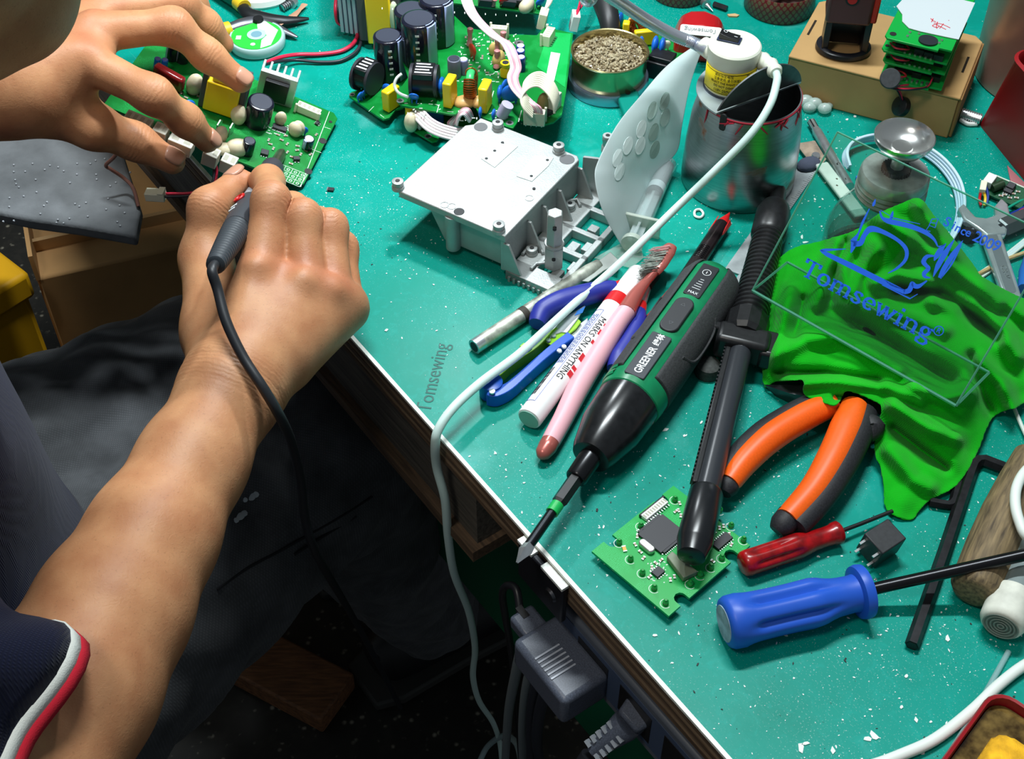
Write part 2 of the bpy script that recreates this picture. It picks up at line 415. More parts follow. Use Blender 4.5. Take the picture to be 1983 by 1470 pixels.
def skin_mat():
    m = bpy.data.materials.new('skin'); m.use_nodes = True; nt = m.node_tree; b = nt.nodes['Principled BSDF']; N = nt.nodes.new; L = nt.links.new
    tc = N('ShaderNodeTexCoord')
    def noise(s, d):
        n = N('ShaderNodeTexNoise'); n.inputs['Scale'].default_value = s; n.inputs['Detail'].default_value = d; L(tc.outputs['Object'], n.inputs['Vector']); return n.outputs['Fac']
    at = N('ShaderNodeAttribute'); at.attribute_name = 'flush'
    r = N('ShaderNodeValToRGB'); r.color_ramp.elements[0].position = .3; r.color_ramp.elements[1].position = .7
    r.color_ramp.elements[0].color = lin((180, 122, 84)); r.color_ramp.elements[1].color = lin((200, 146, 104)); L(noise(60, 6), r.inputs[0])
    mx = N('ShaderNodeMix'); mx.data_type = 'RGBA'; L(at.outputs['Fac'], mx.inputs[0]); L(r.outputs[0], mx.inputs[6]); mx.inputs[7].default_value = lin((172, 96, 70))
    pore = N('ShaderNodeValToRGB'); pore.color_ramp.elements[0].position = .30; pore.color_ramp.elements[1].position = .36; L(noise(700, 2), pore.inputs[0])
    m2 = N('ShaderNodeMix'); m2.data_type = 'RGBA'; m2.blend_type = 'MULTIPLY'; m2.inputs[0].default_value = .14; L(mx.outputs[2], m2.inputs[6]); L(pore.outputs[0], m2.inputs[7])
    L(m2.outputs[2], b.inputs['Base Color']); b.inputs['Roughness'].default_value = .50; b.inputs['Specular IOR Level'].default_value = .38
    b.inputs['Subsurface Weight'].default_value = .12; b.inputs['Subsurface Radius'].default_value = (.006, .0025, .0012); b.inputs['Subsurface Scale'].default_value = 1
    bp = N('ShaderNodeBump'); bp.inputs['Strength'].default_value = .35; bp.inputs['Distance'].default_value = .0004
    wv = N('ShaderNodeTexNoise'); wv.inputs['Scale'].default_value = 480; wv.inputs['Detail'].default_value = 5; wv.inputs['Distortion'].default_value = 1.2; L(tc.outputs['Object'], wv.inputs['Vector'])
    a1 = N('ShaderNodeAttribute'); a1.attribute_name = 'crease_pos'; a2 = N('ShaderNodeAttribute'); a2.attribute_name = 'crease_amount'
    ph = N('ShaderNodeMath'); ph.operation = 'MULTIPLY_ADD'; L(noise(160, 3), ph.inputs[0]); ph.inputs[1].default_value = .0045; L(a1.outputs['Fac'], ph.inputs[2])
    fq = N('ShaderNodeMath'); fq.operation = 'MULTIPLY'; L(ph.outputs[0], fq.inputs[0]); fq.inputs[1].default_value = 2500
    sn = N('ShaderNodeMath'); sn.operation = 'SINE'; L(fq.outputs[0], sn.inputs[0])
    cr_ = N('ShaderNodeMath'); cr_.operation = 'MULTIPLY'; L(sn.outputs[0], cr_.inputs[0]); L(a2.outputs['Fac'], cr_.inputs[1])
    hh = N('ShaderNodeMath'); hh.operation = 'MULTIPLY_ADD'; L(cr_.outputs[0], hh.inputs[0]); hh.inputs[1].default_value = .42; L(wv.outputs['Fac'], hh.inputs[2])
    L(hh.outputs[0], bp.inputs['Height']); L(bp.outputs[0], b.inputs['Normal']); return m
SKIN = skin_mat()
# joints (pixel, height)
RW = P(452, 748, .038); RE = P(25, 1540, .022); RS = Vector((-.335, .285, .25))
def mixv(a, b, t): return a + (b - a) * t
rI = [P(504, 530, .058), P(525, 388, .079), P(518, 352, .054), P(509, 346, .036)]
rM = [P(594, 556, .050), P(586, 421, .070), P(566, 404, .040), P(535, 388, .027)]
rR = [P(648, 574, .040), P(638, 440, .059), P(616, 432, .028), P(588, 418, .017)]
rP = [P(670, 598, .027), P(659, 480, .040), P(640, 466, .014), P(615, 455, .0085)]
rT = [P(434, 640, .024), P(398, 500, .032), P(403, 402, .054), P(462, 350, .050)]
LW = P(40, 165, .095); LE = Vector((-.50, .60, .09)); LS = Vector((-.44, .57, .28))
lI = [P(165, 118, .104), P(297, 184, .092), P(360, 233, .066), P(402, 273, .045)]
lM = [P(185, 62, .108), P(335, 50, .104), P(402, 107, .082), P(466, 157, .064)]
lR = [P(195, 22, .10), P(345, 4, .090), P(398, 48, .068), P(432, 86, .050)]
lP = [P(190, -8, .088), P(330, -30, .072), P(375, 5, .052), P(400, 40, .038)]
lT = [P(90, 195, .082), P(180, 244, .066), P(262, 274, .048), P(334, 313, .034)]
def finger(j, r): return [(j[i], j[i + 1], r[i], r[i + 1]) for i in range(3)]
armR = [(RS, RE, .048, .038), (RE, mixv(RE, RW, .22), .038, .0385), (mixv(RE, RW, .22), mixv(RE, RW, .40), .0385, .0352), (mixv(RE, RW, .40), mixv(RE, RW, .58), .0352, .0306), (mixv(RE, RW, .58), mixv(RE, RW, .78), .0306, .0265), (mixv(RE, RW, .78), RW, .0265, .0240)]
palmR = [(RW, rI[0], .0225, .0128), (RW, rM[0], .022, .0125), (RW, rR[0], .021, .0120), (RW, rP[0], .020, .0125),
         (mixv(rI[0], rM[0], .5) - Vector((0, 0, .004)), mixv(RW, rM[0], .4) - Vector((0, 0, .006)), .012, .020),
         (mixv(rR[0], rP[0], .5) - Vector((0, 0, .003)), mixv(RW, rP[0], .4), .012, .019)]
thR = [(RW, rT[0], .0235, .0225), (rT[0], rT[1], .0225, .0138), (rT[1], rT[2], .0136, .0100), (rT[2], rT[3], .0100, .0078)]
webR = [(mixv(rT[0], rT[1], .70) - Vector((0, 0, .004)), mixv(RW, rI[0], .70) - Vector((0, 0, .006)), .0105, .0115)]
armL = [(LS, LE, .048, .038), (LE, mixv(LE, LW, .3), .038, .037), (mixv(LE, LW, .3), LW, .037, .026)]
palmL = [(LW, lI[0], .024, .0135), (LW, lM[0], .024, .0132), (LW, lR[0], .022, .0125), (LW, lP[0], .020, .012),
         (mixv(lI[0], lM[0], .5) - Vector((0, 0, .004)), mixv(LW, lM[0], .4) - Vector((0, 0, .006)), .012, .021)]
thL = [(LW, lT[0], .024, .019), (lT[0], lT[1], .019, .0128), (lT[1], lT[2], .0128, .0102), (lT[2], lT[3], .0102, .0080)]
webL = [(mixv(lT[0], lT[1], .55), mixv(LW, lI[0], .80), .012, .013)]
CH = Vector((0, 0, HC)) + ray(8, 6) * .50
SK = CH + Vector((0, 0, .105)) - FW * .075
head = [(SK, SK + FW * .02 - Vector((0, 0, .01)), .088, .082), (SK + FW * .045 - Vector((0, 0, .05)), CH + Vector((0, 0, .012)), .055, .030), (CH, CH - FW * .012, .0225, .024),
        (CH - FW * .02, CH - FW * .075 + RT * .045 + Vector((0, 0, .03)), .020, .018), (CH - FW * .02, CH - FW * .075 - RT * .045 + Vector((0, 0, .03)), .020, .018),
        (CH + FW * .018 + Vector((0, 0, .055)), CH + FW * .030 + Vector((0, 0, .042)), .008, .010),
        (CH + FW * .012 + Vector((0, 0, .020)) - RT * .012, CH + FW * .012 + Vector((0, 0, .020)) + RT * .012, .009, .009),
        (SK + RT * .082 - FW * .005 - Vector((0, 0, .01)), SK + RT * .086 - FW * .012 - Vector((0, 0, .04)), .014, .010),
        (SK - RT * .082 - FW * .005 - Vector((0, 0, .01)), SK - RT * .086 - FW * .012 - Vector((0, 0, .04)), .014, .010)]
CB = Vector((-.345, .43, .27))
core = [(SK - FW * .03 - Vector((0, 0, .05)), CB, .050, .055), (CB, Vector((-.37, .42, -.1)), .060, .08), (CB, RS, .05, .045), (CB, LS, .05, .045)]
groups = [core, armR, palmR, webR, finger(rI, (.0124, .0091, .0084, .0072)), finger(rM, (.0114, .0090, .0082, .0070)), finger(rR, (.0110, .0088, .0080, .0068)), finger(rP, (.0108, .0086, .0074, .0062)), thR,
          armL, palmL, webL, finger(lI, (.0120, .0099, .0086, .0073)), finger(lM, (.0122, .0099, .0086, .0075)), finger(lR, (.0120, .0100, .0086, .0072)), finger(lP, (.0108, .0090, .0076, .0064)), thL, head]
k_out = [.02, .02, .014, .010, .0022, .0018, .0018, .003, .005, .02, .018, .012, .004, .003, .003, .004, .006, .02]
kn = [(j[1], (j[2] - j[0]).normalized(), .0100) for j in (rI, rM, rR, lI, lM, lR)] + [(rT[2], (rT[3] - rT[1]).normalized(), .011), (lT[2], (lT[3] - lT[1]).normalized(), .011)]
dip = [(j[2], (j[3] - j[1]).normalized(), .009) for j in (rI, lI, lM, lR)]
wr = [(mixv(RW, RE, .06), (RE - RW).normalized(), .024)]
def wrinkle(p, nrm):
    d = np.zeros(len(p))
    for c, a, r in kn + dip:
        q = p - npv(c); s = q @ npv(a); rr = np.linalg.norm(q, axis=1)
        up = np.clip(nrm @ npv((-.05, -.45, .85)), 0, 1)
        d -= .0002 * np.cos(2 * np.pi * s / .005) ** 2 * np.exp(-(s / .0052) ** 2) * (rr < r * 2) * up
    # knuckle heads and tendons on the backs of the hands
    for j, W in ((rI, RW), (rM, RW), (rR, RW), (lI, LW), (lM, LW)):
        q = np.linalg.norm(p - npv(j[0] + Vector((0, -.006, .010))), axis=1); d += (.0046 if j is rI or j is rM or j is rR else .0018) * np.exp(-(q / .0078) ** 2)
        dd = sd(p, npv(W + Vector((0, 0, .018))), npv(j[0] + Vector((0, 0, .011))), 0, 0); d += .0007 * np.exp(-(dd / .003) ** 2)
    for c, a, r in wr:
        q = p - npv(c); s = q @ npv(a); rr = np.linalg.norm(q, axis=1)
        d -= .0004 * np.exp(-((s + .012) / .0012) ** 2) * (rr < .05) + .0003 * np.exp(-((s - .002) / .0010) ** 2) * (rr < .05)
    return d
person, vp = organic('person', groups, .010, k_out, .0016, SKIN, None, 2, wrinkle)
tag(person, 'seated person in navy polo and dark trousers soldering a green circuit board', 'person')
FR[person.name] = Matrix()
fl_ = np.zeros(len(vp))
for j in (rI, rM, rR, rP, lI, lM, lR):
    fl_ += .55 * np.exp(-(np.linalg.norm(vp - npv(j[0] + Vector((0, 0, .008))), axis=1) / .013) ** 2) + .40 * np.exp(-(np.linalg.norm(vp - npv(j[1]), axis=1) / .012) ** 2) + .5 * np.exp(-(np.linalg.norm(vp - npv(j[3]), axis=1) / .012) ** 2)
for j in (rT, lT): fl_ += .5 * np.exp(-(np.linalg.norm(vp - npv(j[3]), axis=1) / .014) ** 2) + .3 * np.exp(-(np.linalg.norm(vp - npv(j[2]), axis=1) / .012) ** 2)
at = person.data.attributes.new('flush', 'FLOAT', 'POINT'); at.data.foreach_set('value', np.clip(fl_, 0, 1))
js, jw = np.zeros(len(vp)), np.zeros(len(vp))                       # where the finger creases run: distance along the finger and strength
for c_, a_, r_, sg_ in [(c, a, r, .0060) for c, a, r in kn] + [(c, a, r, .0042) for c, a, r in dip] + [(mixv(RW, RE, .02), (RE - RW).normalized(), .03, .012)]:
    q_ = vp - npv(c_); s_ = q_ @ npv(a_); w_ = np.exp(-(s_ / sg_) ** 2) * (np.linalg.norm(q_, axis=1) < r_ * 1.9); m_ = w_ > jw; js[m_] = s_[m_]; jw[m_] = w_[m_]
for n_, v_ in (('crease_pos', js), ('crease_amount', jw)): person.data.attributes.new(n_, 'FLOAT', 'POINT').data.foreach_set('value', v_)
# fingernails
NAIL = mat('fingernail', (190, 140, 116), .32)
def nail(a, b, rt, up, wid=50, ln=.0115, off=0.0):
    ax = (b - a).normalized(); z = (Vector(up) - ax * Vector(up).dot(ax)).normalized(); y = z.cross(ax); mb = MB(); nu, nv = 8, 9; vs = []
    for i in range(nu):
        for k in range(nv):
            s = -1 + 2 * i / (nu - 1); t = -1 + 2 * k / (nv - 1)
            sx = s * (1 - .18 * t * t); lim = math.sqrt(max(0, 1 - .30 * s * s)); an = R(wid) * t * lim
            rr = rt + .0006 - .0006 * abs(s) ** 4 - .0004 * t ** 4
            vs.append(b + ax * (sx * ln / 2 + off) + (z * math.cos(an) + y * math.sin(an)) * rr)
    fs = [(i * nv + k, i * nv + k + 1, (i + 1) * nv + k + 1, (i + 1) * nv + k) for i in range(nu - 1) for k in range(nv - 1)]
    mb.add(vs, fs); return mb.build('fingernail', NAIL, person, smooth=60, solid=.0006)
nail(lI[2], lI[3], .0074, (.3, -.25, .9), off=-.001); nail(lM[2], lM[3], .0076, (.35, -.2, .9), off=-.001)
nail(lT[2], lT[3], .0082, (.1, -.1, 1), off=-.001, ln=.0135); nail(rT[2], rT[3], .0080, (-.45, .1, .85), off=-.001, ln=.0135)
# short black hair cap
hm = MB(); hm.ball((0, 0, 0), (.098, .094, .088), frame(SK - FW * .012 + Vector((0, 0, .022)), FW), 24, 16); hm.build('hair', mat('hair_black', (16, 14, 13), .6, bump=.8, bscale=900), person)
# ------------------------------------------------------------- clothes
def cloth_mat(name, c, scale=1500, rough=.9, var=.1, strength=.5):
    m = bpy.data.materials.new(name); m.use_nodes = True; nt = m.node_tree; b = nt.nodes['Principled BSDF']; N = nt.nodes.new; L = nt.links.new
    tc = N('ShaderNodeTexCoord'); hs = []
    for ax in ('X', 'Y'):
        wv = N('ShaderNodeTexWave'); wv.bands_direction = ax; wv.inputs['Scale'].default_value = scale / 6.28 * 1.0; wv.inputs['Distortion'].default_value = .6; wv.inputs['Detail'].default_value = 1; L(tc.outputs['Object'], wv.inputs['Vector']); hs.append(wv.outputs['Fac'])
    a = N('ShaderNodeMath'); a.operation = 'MULTIPLY'; L(hs[0], a.inputs[0]); L(hs[1], a.inputs[1])
    bp = N('ShaderNodeBump'); bp.inputs['Strength'].default_value = strength; bp.inputs['Distance'].default_value = .0004; L(a.outputs[0], bp.inputs['Height']); L(bp.outputs[0], b.inputs['Normal'])
    n = N('ShaderNodeTexNoise'); n.inputs['Scale'].default_value = 40; n.inputs['Detail'].default_value = 6; L(tc.outputs['Object'], n.inputs['Vector'])
    r = N('ShaderNodeValToRGB'); cc = lin(c); r.color_ramp.elements[0].color = [x * (1 - var) for x in cc[:3]] + [1]; r.color_ramp.elements[1].color = [min(1, x * (1 + var)) for x in cc[:3]] + [1]
    r.color_ramp.elements[0].position = .35; r.color_ramp.elements[1].position = .65; L(n.outputs['Fac'], r.inputs[0])
    mm = N('ShaderNodeMix'); mm.data_type = 'RGBA'; mm.blend_type = 'MULTIPLY'; mm.inputs[0].default_value = .3; L(r.outputs[0], mm.inputs[6]); L(a.outputs[0], mm.inputs[7])
    L(mm.outputs[2], b.inputs['Base Color']); b.inputs['Roughness'].default_value = rough; b.inputs['Specular IOR Level'].default_value = .2
    b.inputs['Sheen Weight'].default_value = .08; return m
NAVY = cloth_mat('navy_pique', (22, 28, 58), 1600)
def loft(rows, n=48, wob=None):
    rs = []
    for i, (c, a, b, da, db) in enumerate(rows):
        ring = []
        for k in range(n):
            t = 2 * math.pi * k / n; w_ = wob(i, t) if wob else 0
            ring.append(c + da * (a + w_) * math.cos(t) + db * (b + w_) * math.sin(t))
        rs.append(ring)
    return rs
def interp_rows(rows, m):
    out = []
    for i in range(m):
        t = i / (m - 1) * (len(rows) - 1); k = min(int(t), len(rows) - 2); f = t - k; f = f
        A, B = rows[k], rows[k + 1]; out.append(tuple(A[j] + (B[j] - A[j]) * f for j in range(5)))
    return out
rowsT = [(Vector((-.395, .405, -.24)), .165, .125, RT, FW), (Vector((-.366, .425, -.09)), .158, .127, RT, FW), (Vector((-.366, .42, .06)), .158, .118, RT, FW), (Vector((-.36, .425, .18)), .160, .10, RT, FW),
         (Vector((-.345, .43, .27)), .145, .085, RT, FW), (Vector((-.335, .435, .315)), .075, .062, RT, FW)]
def wobT(i, t): return .0045 * math.sin(3 * t + i * .35) * math.sin(i * .45 + 1) + .006 * math.sin(t * 2 + i * .22) * math.exp(-((i - 14) / 9) ** 2) + .003 * math.sin(7 * t + i * .5)
shirt = MB().rings(loft(interp_rows(rowsT, 36), 64, wobT), False, False).build('polo_shirt', NAVY, person, smooth=80, solid=.002)
sa = (RE - RS).normalized(); sy = (RT - sa * RT.dot(sa)).normalized(); sx = sa.cross(sy)
hem = RS + (RE - RS) * .83
rowsS = [(RS - sa * .02, .062, .062, sx, sy), (RS + sa * .04, .066, .064, sx, sy), (mixv(RS, hem, .6), .060, .056, sx, sy), (hem, .056, .052, sx, sy)]
def wobS(i, t): return .0045 * math.sin(2 * t + i * .55) + .0050 * math.sin(5 * t - i * .8) * (i / 24) + .0025 * math.sin(i * 1.1 + math.sin(t) * 3)
ringsS = loft(interp_rows(rowsS, 26), 56, wobS)
MB().rings(ringsS, False, False).build('sleeve', NAVY, shirt, smooth=80, solid=.002)
def band(k0, k1, name, c, g):
    base = ringsS[-1]; cen = sum((Vector(p) for p in base), Vector()) / len(base); rs = []
    for k in (k0, (k0 + k1) / 2, k1): rs.append([Vector(p) + sa * k + (Vector(p) - cen).normalized() * g for p in base])
    MB().rings(rs, False, False).build(name, mat('band_' + name, c, .9, bump=.4, bscale=1500), shirt, smooth=80, solid=.0018)
band(-.001, .0052, 'white_stripe', (225, 228, 222), .0004); band(.005, .0105, 'red_stripe', (196, 26, 48), .0006)
la = (LE - LS).normalized(); ly = (RT - la * RT.dot(la)).normalized(); lx = la.cross(ly)
rowsL = [(LS - la * .02, .062, .062, lx, ly), (LS + la * .15, .060, .056, lx, ly)]
MB().rings(loft(interp_rows(rowsL, 14), 40, wobS), False, False).build('sleeve', NAVY, shirt, smooth=80, solid=.002)
# trousers and shoes
TRO = cloth_mat('charcoal_denim', (80, 82, 85), 1300, var=.25, strength=.3)
hipR, hipL = Vector((-.36, .36, -.20)), Vector((-.44, .52, -.20))
knR, knL = Vector((-.145, .625, -.195)), Vector((-.17, .72, -.20))
anR, anL = Vector((-.09, .79, -.66)), Vector((-.16, .93, -.66))
tr = [[(hipR, hipL, .115, .115), (Vector((-.38, .42, -.12)), Vector((-.40, .43, -.22)), .10, .12)], [(hipR, knR, .098, .074), (knR, anR, .070, .055)], [(hipL, knL, .095, .074), (knL, anL, .070, .055)]]
def trw(p, nrm):
    return .0022 * np.sin(p[:, 0] * 95 + p[:, 1] * 60 + 3 * np.sin(p[:, 2] * 40)) + .0012 * np.sin(p[:, 1] * 210 - p[:, 0] * 120)
trousers, _ = organic('trousers', tr, .03, [.02, .04, .04], .006, TRO, person, 3, trw)
SEAM = mat('trouser_seam', (30, 31, 34), .9)
from mathutils.bvhtree import BVHTree
tb_ = BVHTree.FromPolygons([v.co.copy() for v in trousers.data.vertices], [tuple(f.vertices) for f in trousers.data.polygons])
for px in ([(720, 962), (660, 1000), (600, 1034), (540, 1068), (480, 1100), (420, 1142)], [(690, 1000), (640, 1030), (570, 1074)]):
    hp_ = [h_[0] for h_ in (tb_.ray_cast(Vector((0, 0, HC)), ray(u, v).normalized()) for u, v in px) if h_[0] is not None]
    if len(hp_) > 2: MB().tube(spline(hp_, 6), .0011, 6).build('seam', SEAM, trousers)
for u, v, r_ in ((462, 1000, .0042), (470, 994, .0036), (456, 1008, .0026), (486, 962, .0034), (494, 958, .0028), (474, 968, .0022)):
    h_ = tb_.ray_cast(Vector((0, 0, HC)), ray(u, v).normalized())
    if h_[0] is not None: MB().ball((0, 0, 0), (r_, r_ * .8, .0006), frame(h_[0], (1, random.uniform(-.6, .6), 0), h_[1]), 9, 5).build('paint_fleck', mat('fleck_white', (176, 186, 190), .7), trousers)
SHOE = mat('shoe_black', (20, 20, 22), .5); SOLE = mat('shoe_sole', (52, 52, 50), .7)
for an in (anR, anL):
    M = frame(an + Vector((0, 0, -.088)), FW)
    s_ = MB().rings([[((x + c * .5) * 1.0, y * w_, z * h + .014) for y, z in ((-1, 0), (-.9, .6), (-.5, 1), (0, 1.1), (.5, 1), (.9, .6), (1, 0))] for x, w_, h, c in ((-.08, .030, .06, 0), (-.04, .040, .075, 0), (.02, .042, .07, 0), (.09, .046, .045, 0), (.14, .042, .032, 0), (.165, .025, .018, 0))], M=M).build('shoe', SHOE, person, smooth=60, sub=1)
    MB().prism([(-.09, -.03), (-.06, -.04), (.02, -.042), (.09, -.048), (.15, -.042), (.175, -.02), (.175, .02), (.15, .042), (.09, .048), (.02, .042), (-.06, .04), (-.09, .03)], 0, .014, M).build('sole', SOLE, s_, bevel=.003)
# ================================================================= hand tools in the foreground
def mix3(a, b, t): return a + (b - a) * t
def axis(a, b, up=(0, 0, 1)):
    A, B = P(*a), P(*b); return frame(A, B - A, up), (B - A).length
def top_of(M, up=(0, 0, 1)): return M
# ---- electric screwdriver
M, L = axis((1001, 1090, .0165), (1388, 536, .0178), (-.30, -.50, .72))
drv = thing('electric_screwdriver', 'green and black cordless electric screwdriver with long bit over the bench edge', 'screwdriver', M)
DG = mat('driver_green', (14, 122, 78), .36, var=.1, vscale=150); RUB = mat('driver_rubber', (52, 54, 56), .75, var=.25, vscale=900, bump=.3, bscale=900)
q = L / .228
MB().lathe([(0, .0006), (.004 * q, .0020), (.008 * q, .0036), (.012 * q, .0030), (.014 * q, .0027)], 4).build('cross_tip', STEEL, drv, smooth=20)
MB().lathe([(.012 * q, .0027), (.034 * q, .0027)], 14).build('bit_shank', mat('gunmetal', (46, 48, 52), .32, .9), drv)
MB().lathe([(.034 * q, .0034), (.040 * q, .0034)], 16).build('bit_ring', mat('bit_ring_green', (20, 170, 80), .4), drv)
MB().lathe([(.040 * q, .0031), (.042 * q, .0041), (.064 * q, .0041)], 6).build('hex_shank', BLACK, drv, smooth=10)
MB().lathe([(.058 * q, .0050), (.059 * q, .0058), (.074 * q, .0062), (.078 * q, .0075)], 24).build('chuck', mat('chuck_black', (30, 31, 34), .25, .5), drv)
MB().lathe([(.074 * q, .0085), (.0745 * q, .0105), (.078 * q, .0120), (.095 * q, .0162), (.112 * q, .0172), (.119 * q, .0172)], 40, sq=.015).build('nose_cone', mat('nose_black', (24, 25, 27), .24, var=.3, vscale=200), drv)
MB().lathe([(.116 * q, .0166), (.117 * q, .0178), (.122 * q, .0182), (.150 * q, .0178), (.20 * q, .0174), (.218 * q, .0172), (.2235 * q, .0150), (.226 * q, .0110), (.228 * q, .004)], 48, sq=.012).build('body_shell', DG, drv)
for xx in (.1205, .126, .1315):
    MB().lathe([(xx * q, .0183), ((xx + .0011) * q, .0189), ((xx + .0032) * q, .0189), ((xx + .0043) * q, .0183)], 20, a0=-30, a1=48).build('shell_rib', DG, drv, smooth=30)
gr = [(.127, .0176), (.128, .0187), (.150, .0188), (.205, .0184), (.216, .0181), (.2235, .0160), (.2275, .0112)]
for a0, a1 in ((121, 270), (-90, 59)):
    MB().lathe([(x * q, r) for x, r in gr], 24, a0=a0, a1=a1).build('rubber_grip', RUB, drv, solid=.0008)
for sgn in (1, -1):                                                  # sculpted finger ridge on the grip
    pts = [Vector((x * q, sgn * .0192 * math.cos(R(b)), .0192 * math.sin(R(b)))) for x, b in ((.150, 40), (.157, 12), (.170, 4), (.183, 12), (.188, 30))]
    MB().tube(spline(pts, 6), .0009, 6).build('grip_ridge', RUB, drv)
MB().prism(rrect(.034 * q, .0118, .001), 0, .0010, T(.1375 * q, 0, .0175)).build('name_plate', mat('plate_grey', (56, 60, 66), .4), drv, bevel=.0004)
text('GREENER', .0062, T(.1332 * q, -.0006, .01858), WINK, drv, 'brand_lettering', bold=.0001, sx=.80)
text('绿林', .0046, T(.1375 * q, -.0004, .01858) @ T(.0122 * q, 0, 0), WINK, drv, 'brand_lettering', bold=.0001)
MB().prism(rrect(.0285 * q, .0112, .0054), 0, .0022, T(.172 * q, 0, .0168)).build('rocker_switch', mat('rocker_black', (36, 38, 42), .5), drv, bevel=.0008, seg=3)
for dx, rot in ((.008, -90), (-.008, 90)):
    mk = MB(); ribbon(mk, [(-.0012, -.001), (0, .0012), (.0012, -.001), (-.0012, -.001)], .00025, T((.172 + dx) * q, 0, .01900) @ RZ(rot)); mk.build('arrow_mark', mat('mark_grey', (90, 94, 98), .5), drv)
MB().prism(rrect(.0275 * q, .0102, .001), 0, .0008, T(.2035 * q, 0, .0170)).build('display_window', mat('display_dark', (44, 46, 50), .35), drv, bevel=.0003)
mk = MB(); ribbon(mk, circ(0, 0, .0024, 20) + [(.0024, 0)], .0003, T(.2105 * q, 0, .01782)); ribbon(mk, [(-.0010, 0), (.0010, 0)], .0004, T(.2105 * q, 0, .01782)); mk.build('power_symbol', WINK, drv)
for k in range(5):
    mk = MB(); ribbon(mk, [(0, -.0026 + .0003 * k), (0, .0024 - .0004 * k)], .0003, T((.1960 + k * .0020) * q, 0, .01782)); mk.build('level_mark', WINK, drv)
text('MAX', .0028, T(.1922 * q, 0, .01782) @ RZ(-90), WINK, drv, 'scale_lettering')

# ---- solder sucker
M, L = axis((1338, 1080, .0215), (1503, 392, .0125), (-.1, -.5, .8))
sk_ = thing('solder_sucker', 'long black desoldering pump with ribbed grip lying across the small sensor board', 'solder sucker', M)
q = L / .290; BK = mat('pump_black', (26, 27, 29), .36, var=.25, vscale=400)
MB().lathe([(0, .0052), (.0008 * q, .0070), (.009 * q, .0086), (.010 * q, .0090), (.0415 * q, .0088), (.043 * q, .0082)], 32).build('end_cap', mat('cap_black', (24, 26, 29), .28), sk_)
MB().lathe([(-.0002, .0008), (.0006, .0008)], 10).build('cap_hole', INK, sk_)
MB().lathe([(.040 * q, .0064), (.162 * q, .0064)], 24).build('plunger_rod', mat('rod_grey', (44, 47, 52), .32), sk_)
MB().bx(.045 * q, .16 * q, .0052, .0086, -.0035, .0035).build('rod_rail', BK, sk_, bevel=.0008)
tm = MB()
for k in range(38): tm.bx((.048 + k * .0029) * q, (.0492 + k * .0029) * q, .0083, .0093, -.0030, .0030)
tm.build('rail_teeth', BK, sk_, smooth=0)
MB().box((.156 * q, 0, 0), (.016 * q, .030, .017)).build('release_bracket', BK, sk_, bevel=.003, seg=3)
MB().box((.160 * q, .021, .001), (.006 * q, .016, .012)).build('release_button', BK, sk_, bevel=.0015)
MB().box((.157 * q, -.016, -.001), (.020 * q, .012, .013)).build('bracket_wing', BK, sk_, bevel=.002)
MB().lathe([(.160 * q, .0105), (.163 * q, .0125), (.176 * q, .0128), (.178 * q, .0110)], 12).build('lock_nut', BK, sk_, smooth=20)
prof = []
for k in range(19):
    x0 = .180 + k * .0040; rr = .0108 - .00008 * k
    prof += [(x0 * q, rr - .0011), ((x0 + .0008) * q, rr), ((x0 + .0024) * q, rr), ((x0 + .0032) * q, rr - .0011)]
MB().lathe([(.176 * q, .0098)] + prof, 32).build('ribbed_grip', BK, sk_, smooth=50)
MB().lathe([(.254 * q, .0095), (.256 * q, .0108), (.278 * q, .0108), (.284 * q, .0092), (.286 * q, .0056), (.300 * q, .0050), (.304 * q, .0040)], 28).build('nozzle_holder', BK, sk_)

# ---- pink toothbrush
tb = thing('toothbrush', 'pink toothbrush with rose metallic neck and worn grey bristles', 'toothbrush', P(1055, 882))
PINK = mat('pink_rubber', (222, 168, 178), .42, sss=.05); ROSE = mat('rose_metallic', (176, 96, 88), .28, .35)
ph = spline(PL([(1066, 856, .0065), (1090, 812, .0066), (1122, 748, .0078), (1160, 685, .0085), (1195, 628, .0105), (1216, 600, .012)]), 8)
MB().tube(ph, [.0052, .0056, .0064, .0062, .0058, .0056], 18).build('handle', PINK, tb, world=True)
MB().tube(spline(PL([(1044, 888, .0045), (1050, 880, .0058), (1060, 866, .0064), (1068, 852, .0066)]), 5), [.0012, .0042, .0052, .0050], 18).build('handle_tip', ROSE, tb, world=True)
hp = spline(PL([(1213, 604, .012), (1230, 574, .0128), (1252, 545, .0145), (1270, 524, .016)]), 6)
MB().tube(hp, [.0058, .0046, .0028, .0026], 14).build('neck', ROSE, tb, world=True)
hd = PL([(1268, 528, .016), (1278, 512, .0172), (1292, 488, .0185), (1301, 476, .019)])
MB().tube(spline(hd, 5), [.0030, .0046, .0050, .0034], 14, flat=.55).build('head', ROSE, tb, world=True)
BR = mat('bristle_grey', (150, 158, 150), .7, var=.35, vscale=300); BRP = mat('bristle_pink', (206, 150, 150), .7)
rows = [mix3(P(1272, 524, .0175), P(1297, 483, .0195), t) for t in np.linspace(0, 1, 9)]
side = (P(1236, 512, .019) - P(1284, 505, .018)).normalized()
for i, c in enumerate(rows):
    for w_ in (-.0030, 0, .0030):
        tf = MB()
        for k in range(7):
            o_ = Vector((random.uniform(-.0007, .0007), random.uniform(-.0007, .0007), random.uniform(-.0005, .0005)))
            spread = Vector((random.uniform(-.16, .16), random.uniform(-.2, .2), random.uniform(-.12, .12)))
            b0 = c + Vector((0, 0, w_ * .9)) + o_; tf.tube([b0, b0 + (side + spread * .4).normalized() * .006, b0 + (side + spread).normalized() * random.uniform(.0105, .0125)], .00022, 4)
        tf.build('bristle_tuft', BRP if i > 6 else BR, tb, world=True)

